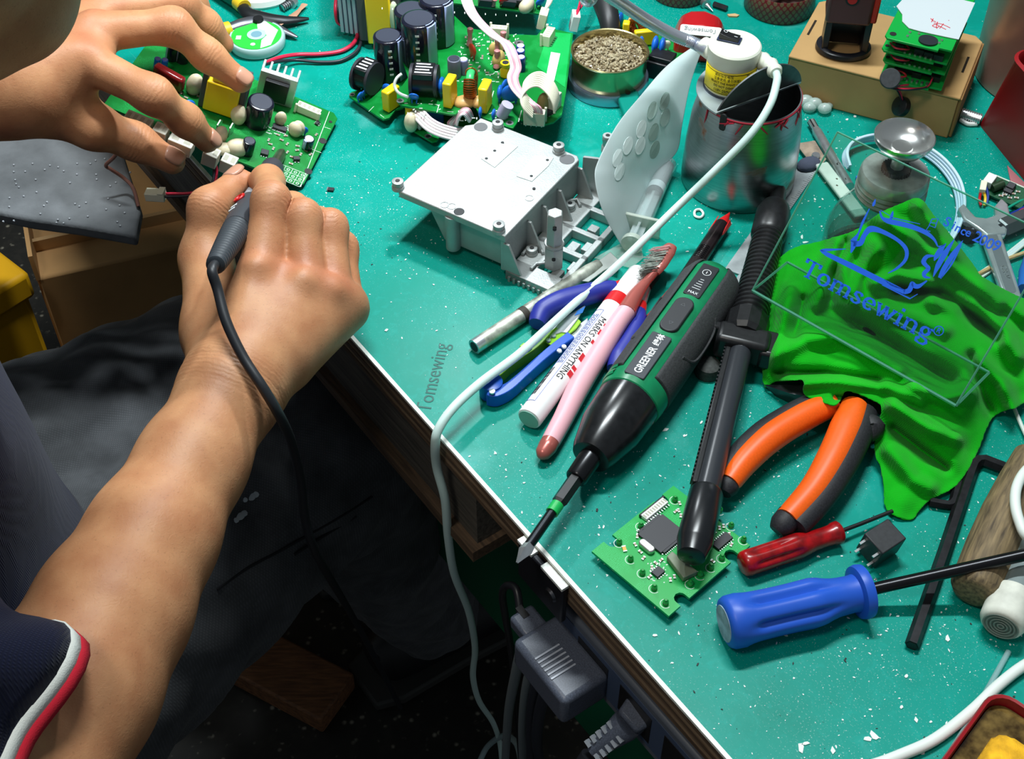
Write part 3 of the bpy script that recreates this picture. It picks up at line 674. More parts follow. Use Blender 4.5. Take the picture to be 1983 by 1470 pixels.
# ---- white marker
M, L = axis((1024, 812, .0075), (1239, 528, .0078), (-.25, -.5, .72))
mk_ = thing('marker_pen', 'white paint marker with a red band lying between toothbrush and thread snips', 'marker', M)
WH = mat('marker_white', (236, 238, 238), .35)
MB().lathe([(0, .0060), (.0004, .0068), (.0015, .0070), (L * .735, .0070), (L * .74, .0066)], 32).build('barrel', WH, mk_)
MB().lathe([(-.0004, .0060), (.0002, .0060)], 28).build('end_plug', mat('plug_grey', (120, 176, 160), .5), mk_)
MB().lathe([(L * .735, .0072), (L * .80, .0072)], 32).build('red_band', REDP, mk_)
MB().lathe([(L * .80, .0070), (L * .985, .0068), (L * .996, .0062), (L, .0048)], 32).build('cap', WH, mk_)
BLI = mat('label_blue', (40, 70, 160), .5); RDI = mat('label_red', (205, 40, 50), .5)
def wrap_text(s, size, x, ang, r, m, name, rot=180):
    return text(s, size, T(x, 0, 0) @ RX(ang) @ T(0, 0, r) @ RZ(rot), m, mk_, name, ext=.00025)
wrap_text('MARKS ON ANYTHING', .0052, L * .42, 12, .00685, INK, 'label_lettering')
for x0, x1 in ((.26, .29), (.30, .32), (.36, .40), (.47, .49), (.53, .56), (.585, .60)):
    MB().bx(L * x0, L * x1, -.0016, .0016, .0068, .00708, RX(46)).build('label_red_mark', RDI, mk_)
for a in (-10, -62):
    mb = MB(); mb.bx(L * .06, L * .66, -.00015, .00015, .00698, .00712, RX(a)); mb.build('label_line', BLI, mk_)
for x in (.06, .66):
    mb = MB(); mb.lathe([(L * x - .00015, .00712), (L * x + .00015, .00712)], 12, a0=28, a1=80); mb.build('label_line', BLI, mk_, solid=.0001)
fp = MB()
for k in range(4):
    x = L * .30
    while x < L * .62:
        w_ = random.uniform(.001, .0035); fp.bx(x, x + w_, -.00035, .00035, .00695, .00708, RX(-20 - k * 9)); x += w_ + .0006
fp.build('fine_print', mat('fine_print', (90, 100, 150), .6), mk_, smooth=0)
bc = MB()
for k in range(26): bc.bx(L * .10 + k * .0009, L * .10 + k * .0009 + random.choice((.0003, .0005)), -.0019, .0019, .0069, .00708, RX(-50))
bc.build('barcode', INK, mk_, smooth=0)

# ---- thread snips
sn = thing('thread_snips', 'small thread snips with one lime green and one blue handle', 'scissors', P(948, 768))
LIME = mat('lime_handle', (140, 200, 40), .35); BLU = mat('blue_handle', (12, 78, 178), .35, var=.1, vscale=80)
def strip(mb, path, th, z0, z1):
    """upright strip along a pixel path, thickness th, from height z0 to z1"""
    A = [P(u, v, z0) for u, v in path]; n = len(A); L_, R_ = [], []
    for i in range(n):
        t = (A[min(i + 1, n - 1)] - A[max(i - 1, 0)]).normalized(); nn = Vector((-t.y, t.x, 0)) * (th[i] if isinstance(th, list) else th) / 2; L_.append(A[i] + nn); R_.append(A[i] - nn)
    h = Vector((0, 0, z1 - z0)); rs = [[L_[i], R_[i], R_[i] + h, L_[i] + h] for i in range(n)]
    return mb.rings(rs)
ga = [(x, y) for x, y, _ in spline([(943, 772, 0), (941, 762, 0), (948, 750, 0), (966, 742, 0), (976, 734, 0), (986, 724, 0), (1012, 706, 0), (1036, 690, 0), (1058, 670, 0), (1078, 652, 0)], 5)]
strip(MB(), ga, .0020, .001, .0085).build('green_arm', LIME, sn, world=True, bevel=.0004)
ba = [(x, y) for x, y, _ in spline([(946, 776, 0), (960, 778, 0), (985, 768, 0), (1012, 745, 0), (1045, 715, 0), (1075, 690, 0), (1105, 668, 0)], 5)]
strip(MB(), ba, lerplist([.0070, .0078, .0058, .0050, .0050, .0052, .0056], len(ba)), .001, .0098).build('blue_arm', BLU, sn, world=True, bevel=.0006)
MB().lz([(.0066, 0), (.0066, .0098), (.0056, .0102)], 24, T(*P(951, 762, .001))).build('pivot_boss', BLU, sn, world=True)
MB().lz([(.0017, 0), (.0017, .0012), (.0009, .0013)], 16, T(*P(953, 760, .0108))).build('pivot_rivet', STEEL, sn, world=True)
MB().box((0, 0, .005), (.0065, .004, .006), frame(P(1018, 690, .0015), P(1040, 705) - P(1018, 690))).build('stop_tab', LIME, sn, world=True, bevel=.0006)
MB().prism([(0, -.006), (.020, -.0065), (.026, -.0052), (.028, .003), (.020, .006), (0, .004)], 0, .0012, frame(P(1056, 664, .0062), P(1092, 634) - P(1056, 664))).build('rivet_plate', LIME, sn, world=True, bevel=.0003)
for u, v in ((1062, 660), (1072, 651)): MB().lz([(.0016, 0), (.0013, .0008)], 14, T(*P(u, v, .0078))).build('rivet', SOLDER, sn, world=True)
for u, v in ((1083, 680), (1092, 672)): MB().lz([(.0016, 0), (.0013, .0008)], 14, T(*P(u, v, .0108))).build('rivet', SOLDER, sn, world=True)
def blade(pxs, z, th, m, name, par): return MB().prism([(p.x, p.y) for p in PL([(u, v, z) for u, v in pxs])], z, z + th).build(name, m, par, world=True, bevel=.0003)
blade([(1062, 660), (1070, 640), (1095, 616), (1118, 603), (1133, 594), (1118, 622), (1098, 648), (1088, 646), (1076, 650)], .0070, .0014, STEEL, 'blade', sn)
blade([(1098, 668), (1093, 655), (1110, 640), (1138, 618), (1140, 640), (1112, 668)], .0040, .0014, STEEL, 'blade', sn)
blade([(1112, 612), (1118, 602), (1134, 593), (1128, 606)], .0085, .0002, mat('blue_paint', (30, 110, 190), .5), 'paint_smear', sn)

# ---- blue cutters under the marker
cu = thing('cutting_pliers', 'side cutters with dark blue handles under the white marker and toothbrush', 'pliers', P(1180, 640))
NB = mat('navy_grip', (34, 44, 140), .45)
MB().tube(spline(PL([(1040, 628, .007), (1052, 604, .008), (1085, 586, .009), (1130, 572, .009), (1172, 562, .0085), (1192, 560, .008)]), 7), [.0050, .0068, .0072, .0068, .0060, .0050], 16).build('handle', NB, cu, world=True)
MB().tube(spline(PL([(1190, 716, .0055), (1200, 694, .006), (1222, 658, .006), (1235, 628, .006), (1236, 604, .006)]), 7), [.0046, .0062, .0058, .0052, .0046], 16).build('handle', NB, cu, world=True)
MB().tube(PL([(1236, 606, .006), (1238, 590, .006)]), .0046, 12).build('handle_collar', REDP, cu, world=True)
MB().tube(PL([(1190, 560, .008), (1204, 556, .0075)]), .0046, 12).build('handle_collar', REDP, cu, world=True)
MB().tube(spline(PL([(1200, 558, .0072), (1228, 552, .007), (1246, 540, .007)]), 4), [.0040, .0046, .0052], 10, flat=.8).build('jaw_arm', DSTEEL, cu, world=True)
MB().tube(spline(PL([(1238, 592, .006), (1244, 568, .0062), (1248, 548, .0065)]), 4), [.0036, .0042, .0050], 10, flat=.8).build('jaw_arm', STEEL, cu, world=True)
MB().tube(spline(PL([(1244, 552, .007), (1262, 532, .006), (1285, 512, .004)]), 4), [.0064, .0058, .0016], 12, flat=.7).build('jaws', mat('jaw_black', (36, 36, 38), .4, .6), cu, world=True)

# ---- craft knife with mottled metal tube handle
kn_ = thing('craft_knife', 'paint-flecked metal tube knife with a flat blade beside the casting', 'knife', P(1040, 600))
TUBEM = mat('flecked_metal', (168, 172, 160), .45, .55, var=.5, vscale=160)
A, B = P(918, 672, .0048), P(1160, 512, .0050)
MB().tube([A, mix3(A, B, .06)], .0046, 20).build('ferrule', STEEL, kn_, world=True)
MB().tube([mix3(A, B, .055), mix3(A, B, .45), mix3(A, B, .92), B], [.0045, .0045, .0043, .0034], 20).build('handle_tube', TUBEM, kn_, world=True)
MB().tube([A - (B - A).normalized() * .0002, mix3(A, B, .002)], .0032, 18).build('tube_bore', INK, kn_, world=True)
MB().tube([mix3(A, B, .36), mix3(A, B, .40)], .0047, 20).build('tape_wrap', mat('tape_brown', (60, 56, 48), .7, var=.3), kn_, world=True)
blade([(1118, 545), (1130, 528), (1182, 490), (1200, 508), (1197, 524), (1182, 520), (1170, 526), (1140, 548)], .0052, .0010, mat('blade_grey', (150, 155, 150), .45, .7, var=.2), 'blade', kn_)

# ---- red and black pen behind the driver
M, L = axis((1413, 412, .006), (1318, 556, .006), (0, 0, 1))
pn = thing('ballpoint_pen', 'black pen with red tip and red cap clip behind the electric screwdriver', 'pen', M)
MB().lathe([(0, .0004), (.003, .0012), (.010, .0034), (.016, .0043)], 20).build('tip', REDP, pn)
MB().lathe([(.013, .0044), (.022, .0049), (L, .0050), (L + .002, .0044)], 24).build('barrel', mat('pen_black', (30, 22, 24), .25), pn)
for s_ in (-1, 1): MB().prism([(0, -.0018), (.012, -.0008), (.014, 0), (.012, .0008), (0, .0018)], 0, .0006, T(.010, 0, 0) @ RX(70 * s_) @ T(0, 0, .0044)).build('red_flute', REDP, pn)
for k in range(8): MB().lathe([(L * .52 + k * .0016, .0051), (L * .52 + k * .0016 + .0007, .0051)], 12, a0=55, a1=125).build('grip_rib', BLACKG, pn, solid=.0003)
cl = P(1328, 536, .009); MB().tube(PL([(1322, 548, .0068), (1300, 575, .0068), (1262, 620, .0064)]), [.0042, .0044, .0040], 14).build('red_cap', REDP, pn, world=True)
MB().tube(PL([(1330, 528, .0125), (1300, 565, .0128), (1262, 612, .0115)]), [.0016, .0019, .0012], 8).build('clip', REDP, pn, world=True)

# ---- steel ruler
rl = thing('steel_ruler', 'steel ruler with round hole lying under the solder sucker', 'ruler', P(1480, 430))
M, L = axis((1404, 556, .0), (1572, 316, .0))
hole = circ(.010, 0, .0032, 16)
bm_ = MB(); pl = [(0, -.0062), (L, -.0062), (L, .0062), (0, .0062)]
bm_.prism([(0, -.0064), (.0065, -.0064), (.0065, .0064), (0, .0064)], .0004, .0013, M); bm_.prism([(.0135, -.0064), (L, -.0064), (L, .0064), (.0135, .0064)], .0004, .0013, M)
bm_.prism([(.0065, -.0064), (.0135, -.0064), (.0135, -.0033), (.0115, -.0028), (.0100, -.0032), (.0085, -.0028), (.0065, -.0033)], .0004, .0013, M)
bm_.prism([(.0065, .0064), (.0135, .0064), (.0135, .0033), (.0115, .0028), (.0100, .0032), (.0085, .0028), (.0065, .0033)], .0004, .0013, M)
bm_.build('blade', mat('ruler_steel', (160, 168, 170), .45, .35, var=.25, vscale=90), rl, world=True, smooth=0)
tk = MB()
for k in range(60):
    x = .018 + k * (L - .02) / 60; tk.bx(x, x + .00018, -.0064, -.0064 + (.004 if k % 10 == 0 else .0022), .0012, .0014, M)
tk.build('graduations', INK, rl, world=True, smooth=0)

# ---- orange pliers
op = thing('orange_pliers', 'large pliers with orange and black handles reaching out from under the green cloth', 'pliers', P(1560, 900))
OR = mat('orange_grip', (240, 96, 18), .42, var=.06, vscale=900); BG = mat('black_grip', (34, 34, 38), .6, var=.4, vscale=1200)
def handle(path, ro, rb, side, zc):
    c = spline([P(u, v, z) for u, v, z in path], 8); n = len(c); off = []
    for i in range(n):
        t = (c[min(i + 1, n - 1)] - c[max(i - 1, 0)]).normalized(); off.append(c[i] + Vector((-t.y, t.x, 0)) * side * rb)
    MB().tube(c, ro, 20, flat=1.05).build('orange_grip', OR, op, world=True)
    MB().tube([p - Vector((0, 0, .0012)) for p in off], [r * .96 for r in lerplist(ro, n)], 18, flat=.92).build('black_grip', BG, op, world=True)
    return c
handle([(1612, 782, .016), (1560, 806, .016), (1495, 846, .015), (1445, 892, .013), (1412, 935, .011)], [.0068, .0076, .0078, .0072, .0060], .0048, -1, .012)
handle([(1655, 790, .017), (1640, 830, .018), (1612, 890, .017), (1575, 950, .015), (1525, 1006, .013)], [.0078, .0092, .0086, .0076, .0066], .0052, 1, .012)
MB().tube(spline(PL([(1416, 930, .0105), (1408, 944, .0098), (1402, 956, .009)]), 4), [.0062, .0060, .0038], 18).build('grip_end', BG, op, world=True)
MB().tube(spline(PL([(1530, 1000, .0125), (1514, 1018, .011), (1504, 1030, .0095)]), 4), [.0070, .0066, .0042], 18).build('grip_end', BG, op, world=True)
MB().tube(spline(PL([(1672, 812, .020), (1690, 826, .018), (1678, 846, .016)]), 4), [.0040, .0072, .0040], 16, flat=.8).build('thumb_guard', BG, op, world=True)
MB().tube(spline(PL([(1612, 782, .016), (1640, 740, .014), (1668, 690, .010)]), 4), [.0060, .0078, .0090], 12, flat=.7).build('jaw_arm', DSTEEL, op, world=True)
MB().tube(spline(PL([(1655, 790, .017), (1662, 745, .014), (1672, 695, .010)]), 4), [.0070, .0078, .0090], 12, flat=.7).build('jaw_arm', DSTEEL, op, world=True)
MB().tube(spline(PL([(1670, 700, .010), (1690, 650, .009), (1705, 610, .006)]), 4), [.0100, .0092, .0040], 12, flat=.7).build('jaws', DSTEEL, op, world=True)

# ---- blue screwdriver
M, L = axis((1402, 1208, .0132), (1694, 1140, .0128), (0, -.45, .9))
bs = thing('blue_screwdriver', 'big blue plastic handled screwdriver with black shaft over the hex key', 'screwdriver', M)
BP = mat('blue_plastic', (32, 84, 190), .42, var=.06, vscale=40)
def fluted(prof, n, nf, depth, x0, x1, ph=0):
    rs = []
    for x, r in prof:
        s = 0 if x < x0 or x > x1 else min(1, (x - x0) / .006, (x1 - x) / .012); ring = []
        for k in range(n):
            a = 2 * math.pi * k / n; c = .5 + .5 * math.cos(nf * a + ph); ring.append((x, (r - depth * s * c ** 3) * math.cos(a), (r - depth * s * c ** 3) * math.sin(a)))
        rs.append(ring)
    return rs
pf = [(0, .0098), (.001, .0118), (.003, .0128), (.008, .0130), (.012, .0126)] + [(.012 + i * .002, .0126 - .0004 * math.sin(i / 16 * 3.1)) for i in range(1, 17)] + [(.046, .0124), (.049, .0118), (.052, .0108), (.056, .0098), (.060, .0092), (.065, .0090), (.0685, .0094)]
MB().rings(fluted(pf, 72, 6, .0030, .010, .058, math.pi / 2 * 6 + math.pi)).build('handle', BP, bs, smooth=50)
MB().lathe([(.0675, .0105), (.0682, .0128), (.0705, .0134), (.0728, .0130), (.0735, .0100)], 40).build('guard', BP, bs)
MB().lathe([(-.0003, .0090), (.0003, .0092)], 30).build('butt_face', mat('worn_blue', (150, 172, 190), .7, var=.35, vscale=160), bs)
sh = P(1694, 1140, .0128); e1 = P(1983, 1075, .030); e2 = sh + (e1 - sh) * 1.35
MB().tube([M @ Vector((.070, 0, 0)), sh + (e1 - sh) * .06, e1, e2], .0030, 20).build('shaft', mat('shaft_black', (30, 30, 33), .26, .6), bs, world=True)

# ---- red screwdriver
M, L = axis((1436, 1094, .0072), (1627, 1030, .0070), (0, -.4, .9))
rs_ = thing('red_screwdriver', 'small screwdriver with translucent red handle next to the black relay', 'screwdriver', M)
RT_ = mat('red_translucent', (176, 14, 20), .3, trans=.35, coat=.3, var=.45, vscale=180)
pf = [(0, .0048), (.0010, .0062), (.003, .0067)] + [(.003 + i * .0018, .0067) for i in range(1, 15)] + [(.030, .0066), (.033, .0060), (.036, .0053), (.043, .0050), (.047, .0052), (.0482, .0058), (.0508, .0060), (.0516, .0052)]
q = L / .0516; pf = [(x * q, r) for x, r in pf]
MB().rings(fluted(pf, 60, 6, .0014, .004, .034, 0)).build('handle', RT_, rs_, smooth=50)
MB().tube([M @ Vector((L - .004, 0, 0)), P(1668, 1014, .0062), P(1728, 990, .0055)], .0011, 12).build('shaft', mat('shaft_dull', (60, 60, 62), .4, .8), rs_, world=True)

# ---- hex key
hk = thing('hex_key', 'large black L-shaped hex key lying across the right of the bench', 'hex key', P(1830, 1080))
HK = mat('hex_black', (34, 34, 37), .34, .5, var=.3, vscale=250)
pts = [P(1766, 1250, .0036), P(1828, 1072, .0036), P(1880, 915, .0036)] + [P(u, v, .0036) for u, v in ((1886, 900), (1894, 893), (1906, 892))] + [P(1940, 905, .0036), P(1978, 922, .0036)]
MB().tube(pts, .0035, 6).build('hex_bar', HK, hk, world=True, smooth=20)
MB().tube([pts[0] + (pts[0] - pts[1]).normalized() * .0002, pts[0]], .0027, 6).build('end_face', mat('hex_end', (20, 20, 22), .5), hk, world=True)
# second smaller hex key under the cloth
h2 = thing('small_hex_key', 'smaller black hex key half hidden under the green cloth', 'hex key', P(1842, 960))
MB().tube(spline(PL([(1800, 972, .0026), (1836, 978, .0026), (1846, 972, .0026), (1850, 960, .0026), (1858, 925, .0026)]), 3), .0026, 6).build('hex_bar', HK, h2, world=True, smooth=20)

# ---- relay
M = frame(P(1700, 1072, .0), P(1748, 1018) - P(1700, 1072)) 
ry = thing('relay', 'black cube relay with four bare pins beside the red screwdriver', 'relay', P(1702, 1058))
Mr = frame(P(1706, 1052, .010), P(1745, 1022) - P(1690, 1058), (-.45, -.45, .77))
MB().box((0, 0, 0), (.0165, .0135, .0150), Mr).build('case', mat('relay_black', (40, 42, 45), .5, var=.2, vscale=400), ry, world=True, bevel=.0006)
for y, z in ((-.0045, -.0045), (.0045, -.0045), (-.0045, .0045), (.0045, .004)):
    MB().bx(-.0120, -.0082, y - .0006, y + .0006, z - .0003, z + .0003, Mr).build('pin', SOLDER, ry, world=True, smooth=0)

# ---- wooden handle and capped tube
M, L = axis((1884, 1150, .0125), (1975, 935, .0130), (0, -.4, .9))
wh = thing('wooden_file', 'rough brown wooden tool handle under the blue screwdriver shaft', 'tool handle', M)
MB().lathe([(0, .0075), (.001, .0102), (.004, .0120), (.03, .0128), (L * .7, .0125), (L, .0110), (L + .02, .009)], 32).build('wood_shaft', wood_mat('dirty_wood', (70, 58, 42), (138, 118, 84), (60, 500, 500)), wh)
M, L = axis((1938, 1212, .0118), (2010, 1040, .0118), (0, -.4, .9))
cb = thing('capped_tube', 'grey translucent tube with a ribbed white cap beside the wooden handle', 'tube', M)
MB().lathe([(0, .0085), (.0008, .0098), (.003, .0108), (.018, .0110), (.020, .0104)], 36).build('screw_cap', mat('dirty_white', (214, 216, 204), .55, var=.15, vscale=120), cb)
for k in range(5): MB().lathe([(-.0005, .0010 + k * .0017), (-.0008, .0014 + k * .0017), (-.0005, .0018 + k * .0017)], 28).build('cap_ring', mat('ring_grey', (128, 136, 128), .6), cb)
MB().lathe([(.018, .0098), (L + .02, .0098), (L + .04, .006)], 32).build('tube_body', clear_mat('grey_clear', (215, 225, 225), milky=.65, milk=(150, 165, 165)), cb)
text('M-6', .006, T(.038, 0, .0100) @ RZ(180), mat('pencil', (70, 80, 90), .7), cb, 'handwriting')
# ================================================================= circuit boards
def pcb_mat(name, c, trace, silk=.0, scale=420):
    m = bpy.data.materials.new(name); m.use_nodes = True; nt = m.node_tree; b = nt.nodes['Principled BSDF']; N = nt.nodes.new; L = nt.links.new
    tc = N('ShaderNodeTexCoord'); vo = N('ShaderNodeTexVoronoi'); vo.distance = 'MANHATTAN'; vo.feature = 'F1'; vo.inputs['Scale'].default_value = scale; L(tc.outputs['Object'], vo.inputs['Vector'])
    wv = N('ShaderNodeMath'); wv.operation = 'SINE'; mu = N('ShaderNodeMath'); mu.operation = 'MULTIPLY'; mu.inputs[1].default_value = 16; L(vo.outputs['Distance'], mu.inputs[0]); L(mu.outputs[0], wv.inputs[0])
    r = N('ShaderNodeValToRGB'); r.color_ramp.elements[0].position = .35; r.color_ramp.elements[1].position = .55; r.color_ramp.elements[0].color = lin(c); r.color_ramp.elements[1].color = lin(trace); L(wv.outputs[0], r.inputs[0])
    n = N('ShaderNodeTexNoise'); n.inputs['Scale'].default_value = 70; n.inputs['Detail'].default_value = 2; L(tc.outputs['Object'], n.inputs['Vector'])
    r2 = N('ShaderNodeValToRGB'); r2.color_ramp.elements[0].position = .45; r2.color_ramp.elements[1].position = .55; L(n.outputs['Fac'], r2.inputs[0])
    mx = N('ShaderNodeMix'); mx.data_type = 'RGBA'; L(r2.outputs[0], mx.inputs[0]); mx.inputs[6].default_value = lin(c); L(r.outputs[0], mx.inputs[7])
    L(mx.outputs[2], b.inputs['Base Color']); b.inputs['Roughness'].default_value = .3; b.inputs['Specular IOR Level'].default_value = .4; return m
PCB = pcb_mat('pcb_green', (6, 118, 44), (30, 150, 74)); PCBL = pcb_mat('pcb_light', (12, 158, 70), (38, 178, 96)); PCBD = pcb_mat('pcb_dark', (8, 72, 42), (20, 96, 60))
SILK = mat('silkscreen', (214, 226, 218), .6); CAPB = mat('cap_sleeve', (22, 24, 38), .2, coat=.3); CAPT = mat('cap_top', (50, 54, 68), .5); CAPW = mat('cap_stripe', (168, 184, 232), .3)
ICM = mat('ic_body', (40, 40, 46), .5); PADM = mat('resistor_body', (196, 128, 130), .4)
def at(M, x, y, z=0): return M @ T(x, y, z)
class Board:
    """helper: a board lying in frame M (X, Y in the board, Z up from its face); c() makes one component as a part"""
    def __init__(s, th, M): s.t = th; s.M = FR[th.name].inverted() @ M
    def l(s, u, v, h=0):
        """board coordinates of a pixel, at height h above the board face"""
        W = FR[s.t.name] @ s.M; o = W.translation + W.to_3x3() @ Vector((0, 0, h)); n = W.to_3x3() @ Vector((0, 0, 1)); d = ray(u, v); C = Vector((0, 0, HC))
        p = C + d * ((o - C).dot(n) / d.dot(n)); q = W.inverted() @ p; return (q.x, q.y)
    def cap(s, x, y, r, h, tip=True, stripe=20, col=None, top=None, lab=True):
        M = s.M @ T(x, y, 0)
        b = MB().lz([(r * .98, 0), (r, .001), (r * .99, h - r * .12), (r * .96, h - r * .04), (r * .90, h)], 28, M).build('electrolytic_capacitor', col or CAPB, s.t)
        MB().lz([(r * .80, h - .0002), (r * .80, h + .00025)], 24, M).build('vent_top', top or CAPT, b)
        if stripe is not None:
            rs = [[((r + .00015) * math.cos(R(stripe + a)), (r + .00015) * math.sin(R(stripe + a)), z) for a in (-22, -11, 0, 11, 22)] for z in (.001, h - r * .1)]
            rs.append([(r * .84 * math.cos(R(stripe + a)), r * .84 * math.sin(R(stripe + a)), h + .0002) for a in (-22, -11, 0, 11, 22)])
            MB().rings(rs, False, False, close=False, M=M).build('polarity_stripe', CAPW, b, solid=.0002)
            if lab and r > .007:
                for k in range(5): MB().bx(-.0007, .0007, -.0013, .0013, r - .0001, r + .0002, M @ T(0, 0, h * (.25 + .14 * k)) @ RZ(stripe - 55) @ RY(90)).build('value_print', WINK, b, smooth=0)
        return b
    def blk(s, name, x, y, w_, d, h, m, rot=0, z=0, bev=.0004):
        return MB().bx(-w_ / 2, w_ / 2, -d / 2, d / 2, z, z + h, s.M @ T(x, y, 0) @ RZ(rot)).build(name, m, s.t, bevel=bev)
    def film(s, x, y, w_, d, h, rot=0, m=None):
        o = s.blk('film_capacitor', x, y, w_, d, h, m or YELLOW, rot, .0005, .0010); return o
    def disc(s, x, y, r, rot=0, m=None, lean=0, z=None):
        M = s.M @ T(x, y, (z if z is not None else r + .002)) @ RZ(rot) @ RX(lean)
        o = MB().ball((0, 0, 0), (r, r * .38, r), M, 18, 10).build('disc_capacitor', m or BLUEC, s.t)
        for k in (-.5, .5): MB().tube([M @ Vector((k * r, 0, -r * .75)), s.M @ T(x, y, 0) @ RZ(rot) @ Vector((k * r * .8, 0, -.0005))], [r * .18, .0004], 6).build('lead', m or BLUEC, o)
        return o
    def bobbin(s, x, y, r, w_, rot=0):
        M = s.M @ T(x, y, r * 1.05) @ RZ(rot)
        o = MB().lathe([(-w_ / 2, r * .80), (w_ / 2, r * .80)], 24, M).build('choke_coil', BLACK, s.t)
        for k in (-1, 1): MB().lathe([(k * w_ / 2 - .0010, r), (k * w_ / 2 + .0010, r)], 28, M).build('bobbin_flange', mat('bobbin_black', (44, 44, 52), .5), o)
        MB().bx(-w_ * .42, w_ * .42, -r * .70, r * .70, r * .45, r * .86, M).build('coil_wrap', BLACK, o, bevel=.0005)
        for k in range(4): MB().bx(-w_ * .34, w_ * .34 - (k % 2) * w_ * .1, -r * .5 + k * r * .3, -r * .38 + k * r * .3, r * .86, r * .87, M).build('label_print', WINK, o, smooth=0)
        return o
    def toroid(s, x, y, ro, ri, rot=0, upright=True, green=True):
        M = s.M @ T(x, y, ro + .001) @ RZ(rot) @ (RX(90) if upright else Matrix()); rm = (ro + ri) / 2; rr = (ro - ri) / 2
        core = MB().tube([M @ Vector((rm * math.cos(a), rm * math.sin(a), 0)) for a in np.linspace(0, 2 * math.pi, 33)[:-1]], rr * .86, 12, closed=True, flat=1.2).build('toroid_core', mat('toroid_green', (60, 190, 110), .35), s.t)
        for a in np.linspace(0, 2 * math.pi, 40)[:-1]:
            if green and 1.05 < a < 2.1: continue
            c = Vector((rm * math.cos(a), rm * math.sin(a), 0)); e = Vector((math.cos(a), math.sin(a), 0))
            MB().tube([M @ (c + e * rr * 1.05 * math.cos(t) + Vector((0, 0, 1)) * rr * 1.35 * math.sin(t)) for t in np.linspace(0, 2 * math.pi, 13)[:-1]], ro * .055, 6, closed=True).build('copper_turn', COPPER, core)
        return core
    def res(s, x, y, L_=.009, r=.0016, rot=0, m=None, z=.003, stand=False):
        M = s.M @ T(x, y, z) @ RZ(rot) @ (RY(-80) if stand else Matrix())
        return MB().lathe([(-L_ / 2, r * .7), (-L_ / 2 + .0006, r * 1.1), (-L_ * .28, r * 1.05), (-L_ * .2, r * .85), (L_ * .2, r * .85), (L_ * .28, r * 1.05), (L_ / 2 - .0006, r * 1.1), (L_ / 2, r * .7)], 12, M).build('resistor', m or PADM, s.t)
    def conn(s, x, y, w_, d, h, rot=0, m=None, pins=0, posts=True):
        M = s.M @ T(x, y, 0) @ RZ(rot); o = MB().bx(-w_ / 2, w_ / 2, -d / 2, d / 2, 0, h, M).build('connector_housing', m or CREAM, s.t, bevel=.0004)
        if posts:
            for k in (-1, 1): MB().bx(k * w_ / 2 - .0008, k * w_ / 2 + .0008, d / 2 - .0006, d / 2 + .0010, 0, h + .0012, M).build('housing_rib', m or CREAM, o, bevel=.0002)
        for k in range(pins):
            xx = -w_ / 2 + w_ * (k + .5) / pins; MB().bx(xx - .0003, xx + .0003, -d / 2 - .0014, -d / 2, .0006, .0011, M).build('terminal_pin', SOLDER, o, smooth=0)
            MB().bx(xx - w_ * .28 / pins, xx + w_ * .28 / pins, -d * .28, d * .28, h, h + .0001, M).build('socket', mat('socket_shade', (168, 166, 150), .6), o, smooth=0)
        return o
    def ic(s, x, y, w_, d, rot=0, pins=4, h=.0016):
        M = s.M @ T(x, y, 0) @ RZ(rot); o = MB().bx(-w_ / 2, w_ / 2, -d / 2, d / 2, .0003, h, M).build('integrated_circuit', ICM, s.t, bevel=.0002)
        for k in range(pins):
            xx = -w_ / 2 + w_ * (k + .5) / pins
            for sy in (-1, 1): MB().bx(xx - w_ * .22 / pins, xx + w_ * .22 / pins, sy * d / 2 - .0002, sy * d / 2 + sy * .0010 + .0002, 0, .0005, M).build('pin', SOLDER, o, smooth=0)
        return o
    def smd(s, x, y, rot=0, w_=.0022, d=.0012, m=None):
        M = s.M @ T(x, y, 0) @ RZ(rot); o = MB().bx(-w_ / 2, w_ / 2, -d / 2, d / 2, .0001, .0008, M).build('chip_component', m or mat('smd_tan', (150, 130, 110), .5), s.t, smooth=0)
        for k in (-1, 1): MB().bx(k * w_ / 2 - .0003, k * w_ / 2 + .0003, -d / 2 - .0001, d / 2 + .0001, .0, .00085, M).build('solder_end', SOLDER, o, smooth=0)
        return o
    def silk(s, pts, wd=.0003):
        mb = MB(); ribbon(mb, pts, wd, s.M, .00002, .00008); return mb.build('silk_line', SILK, s.t, smooth=0)
    def blob(s, x, y, r, z=None, m=None):
        return MB().ball((0, 0, 0), r, s.M @ T(x, y, z if z is not None else r[2] * .6) @ RZ(random.uniform(0, 90)), 14, 9).build('glue_blob', m or GLUE, s.t)
    def ring(s, x, y, ro, ri):
        mb = MB(); ribbon(mb, circ(x, y, (ro + ri) / 2, 24) + [(x + (ro + ri) / 2, y)], ro - ri, s.M, .00002, .0001); o = mb.build('plated_ring', SOLDER, s.t, smooth=0)
        MB().lz([(ri, 0), (ri, .00012)], 18, s.M @ T(x, y, 0)).build('mounting_hole', INK, o, smooth=0); return o
def hole_poly(w_, h): return [(0, 0), (w_, 0), (w_, h), (0, h)]

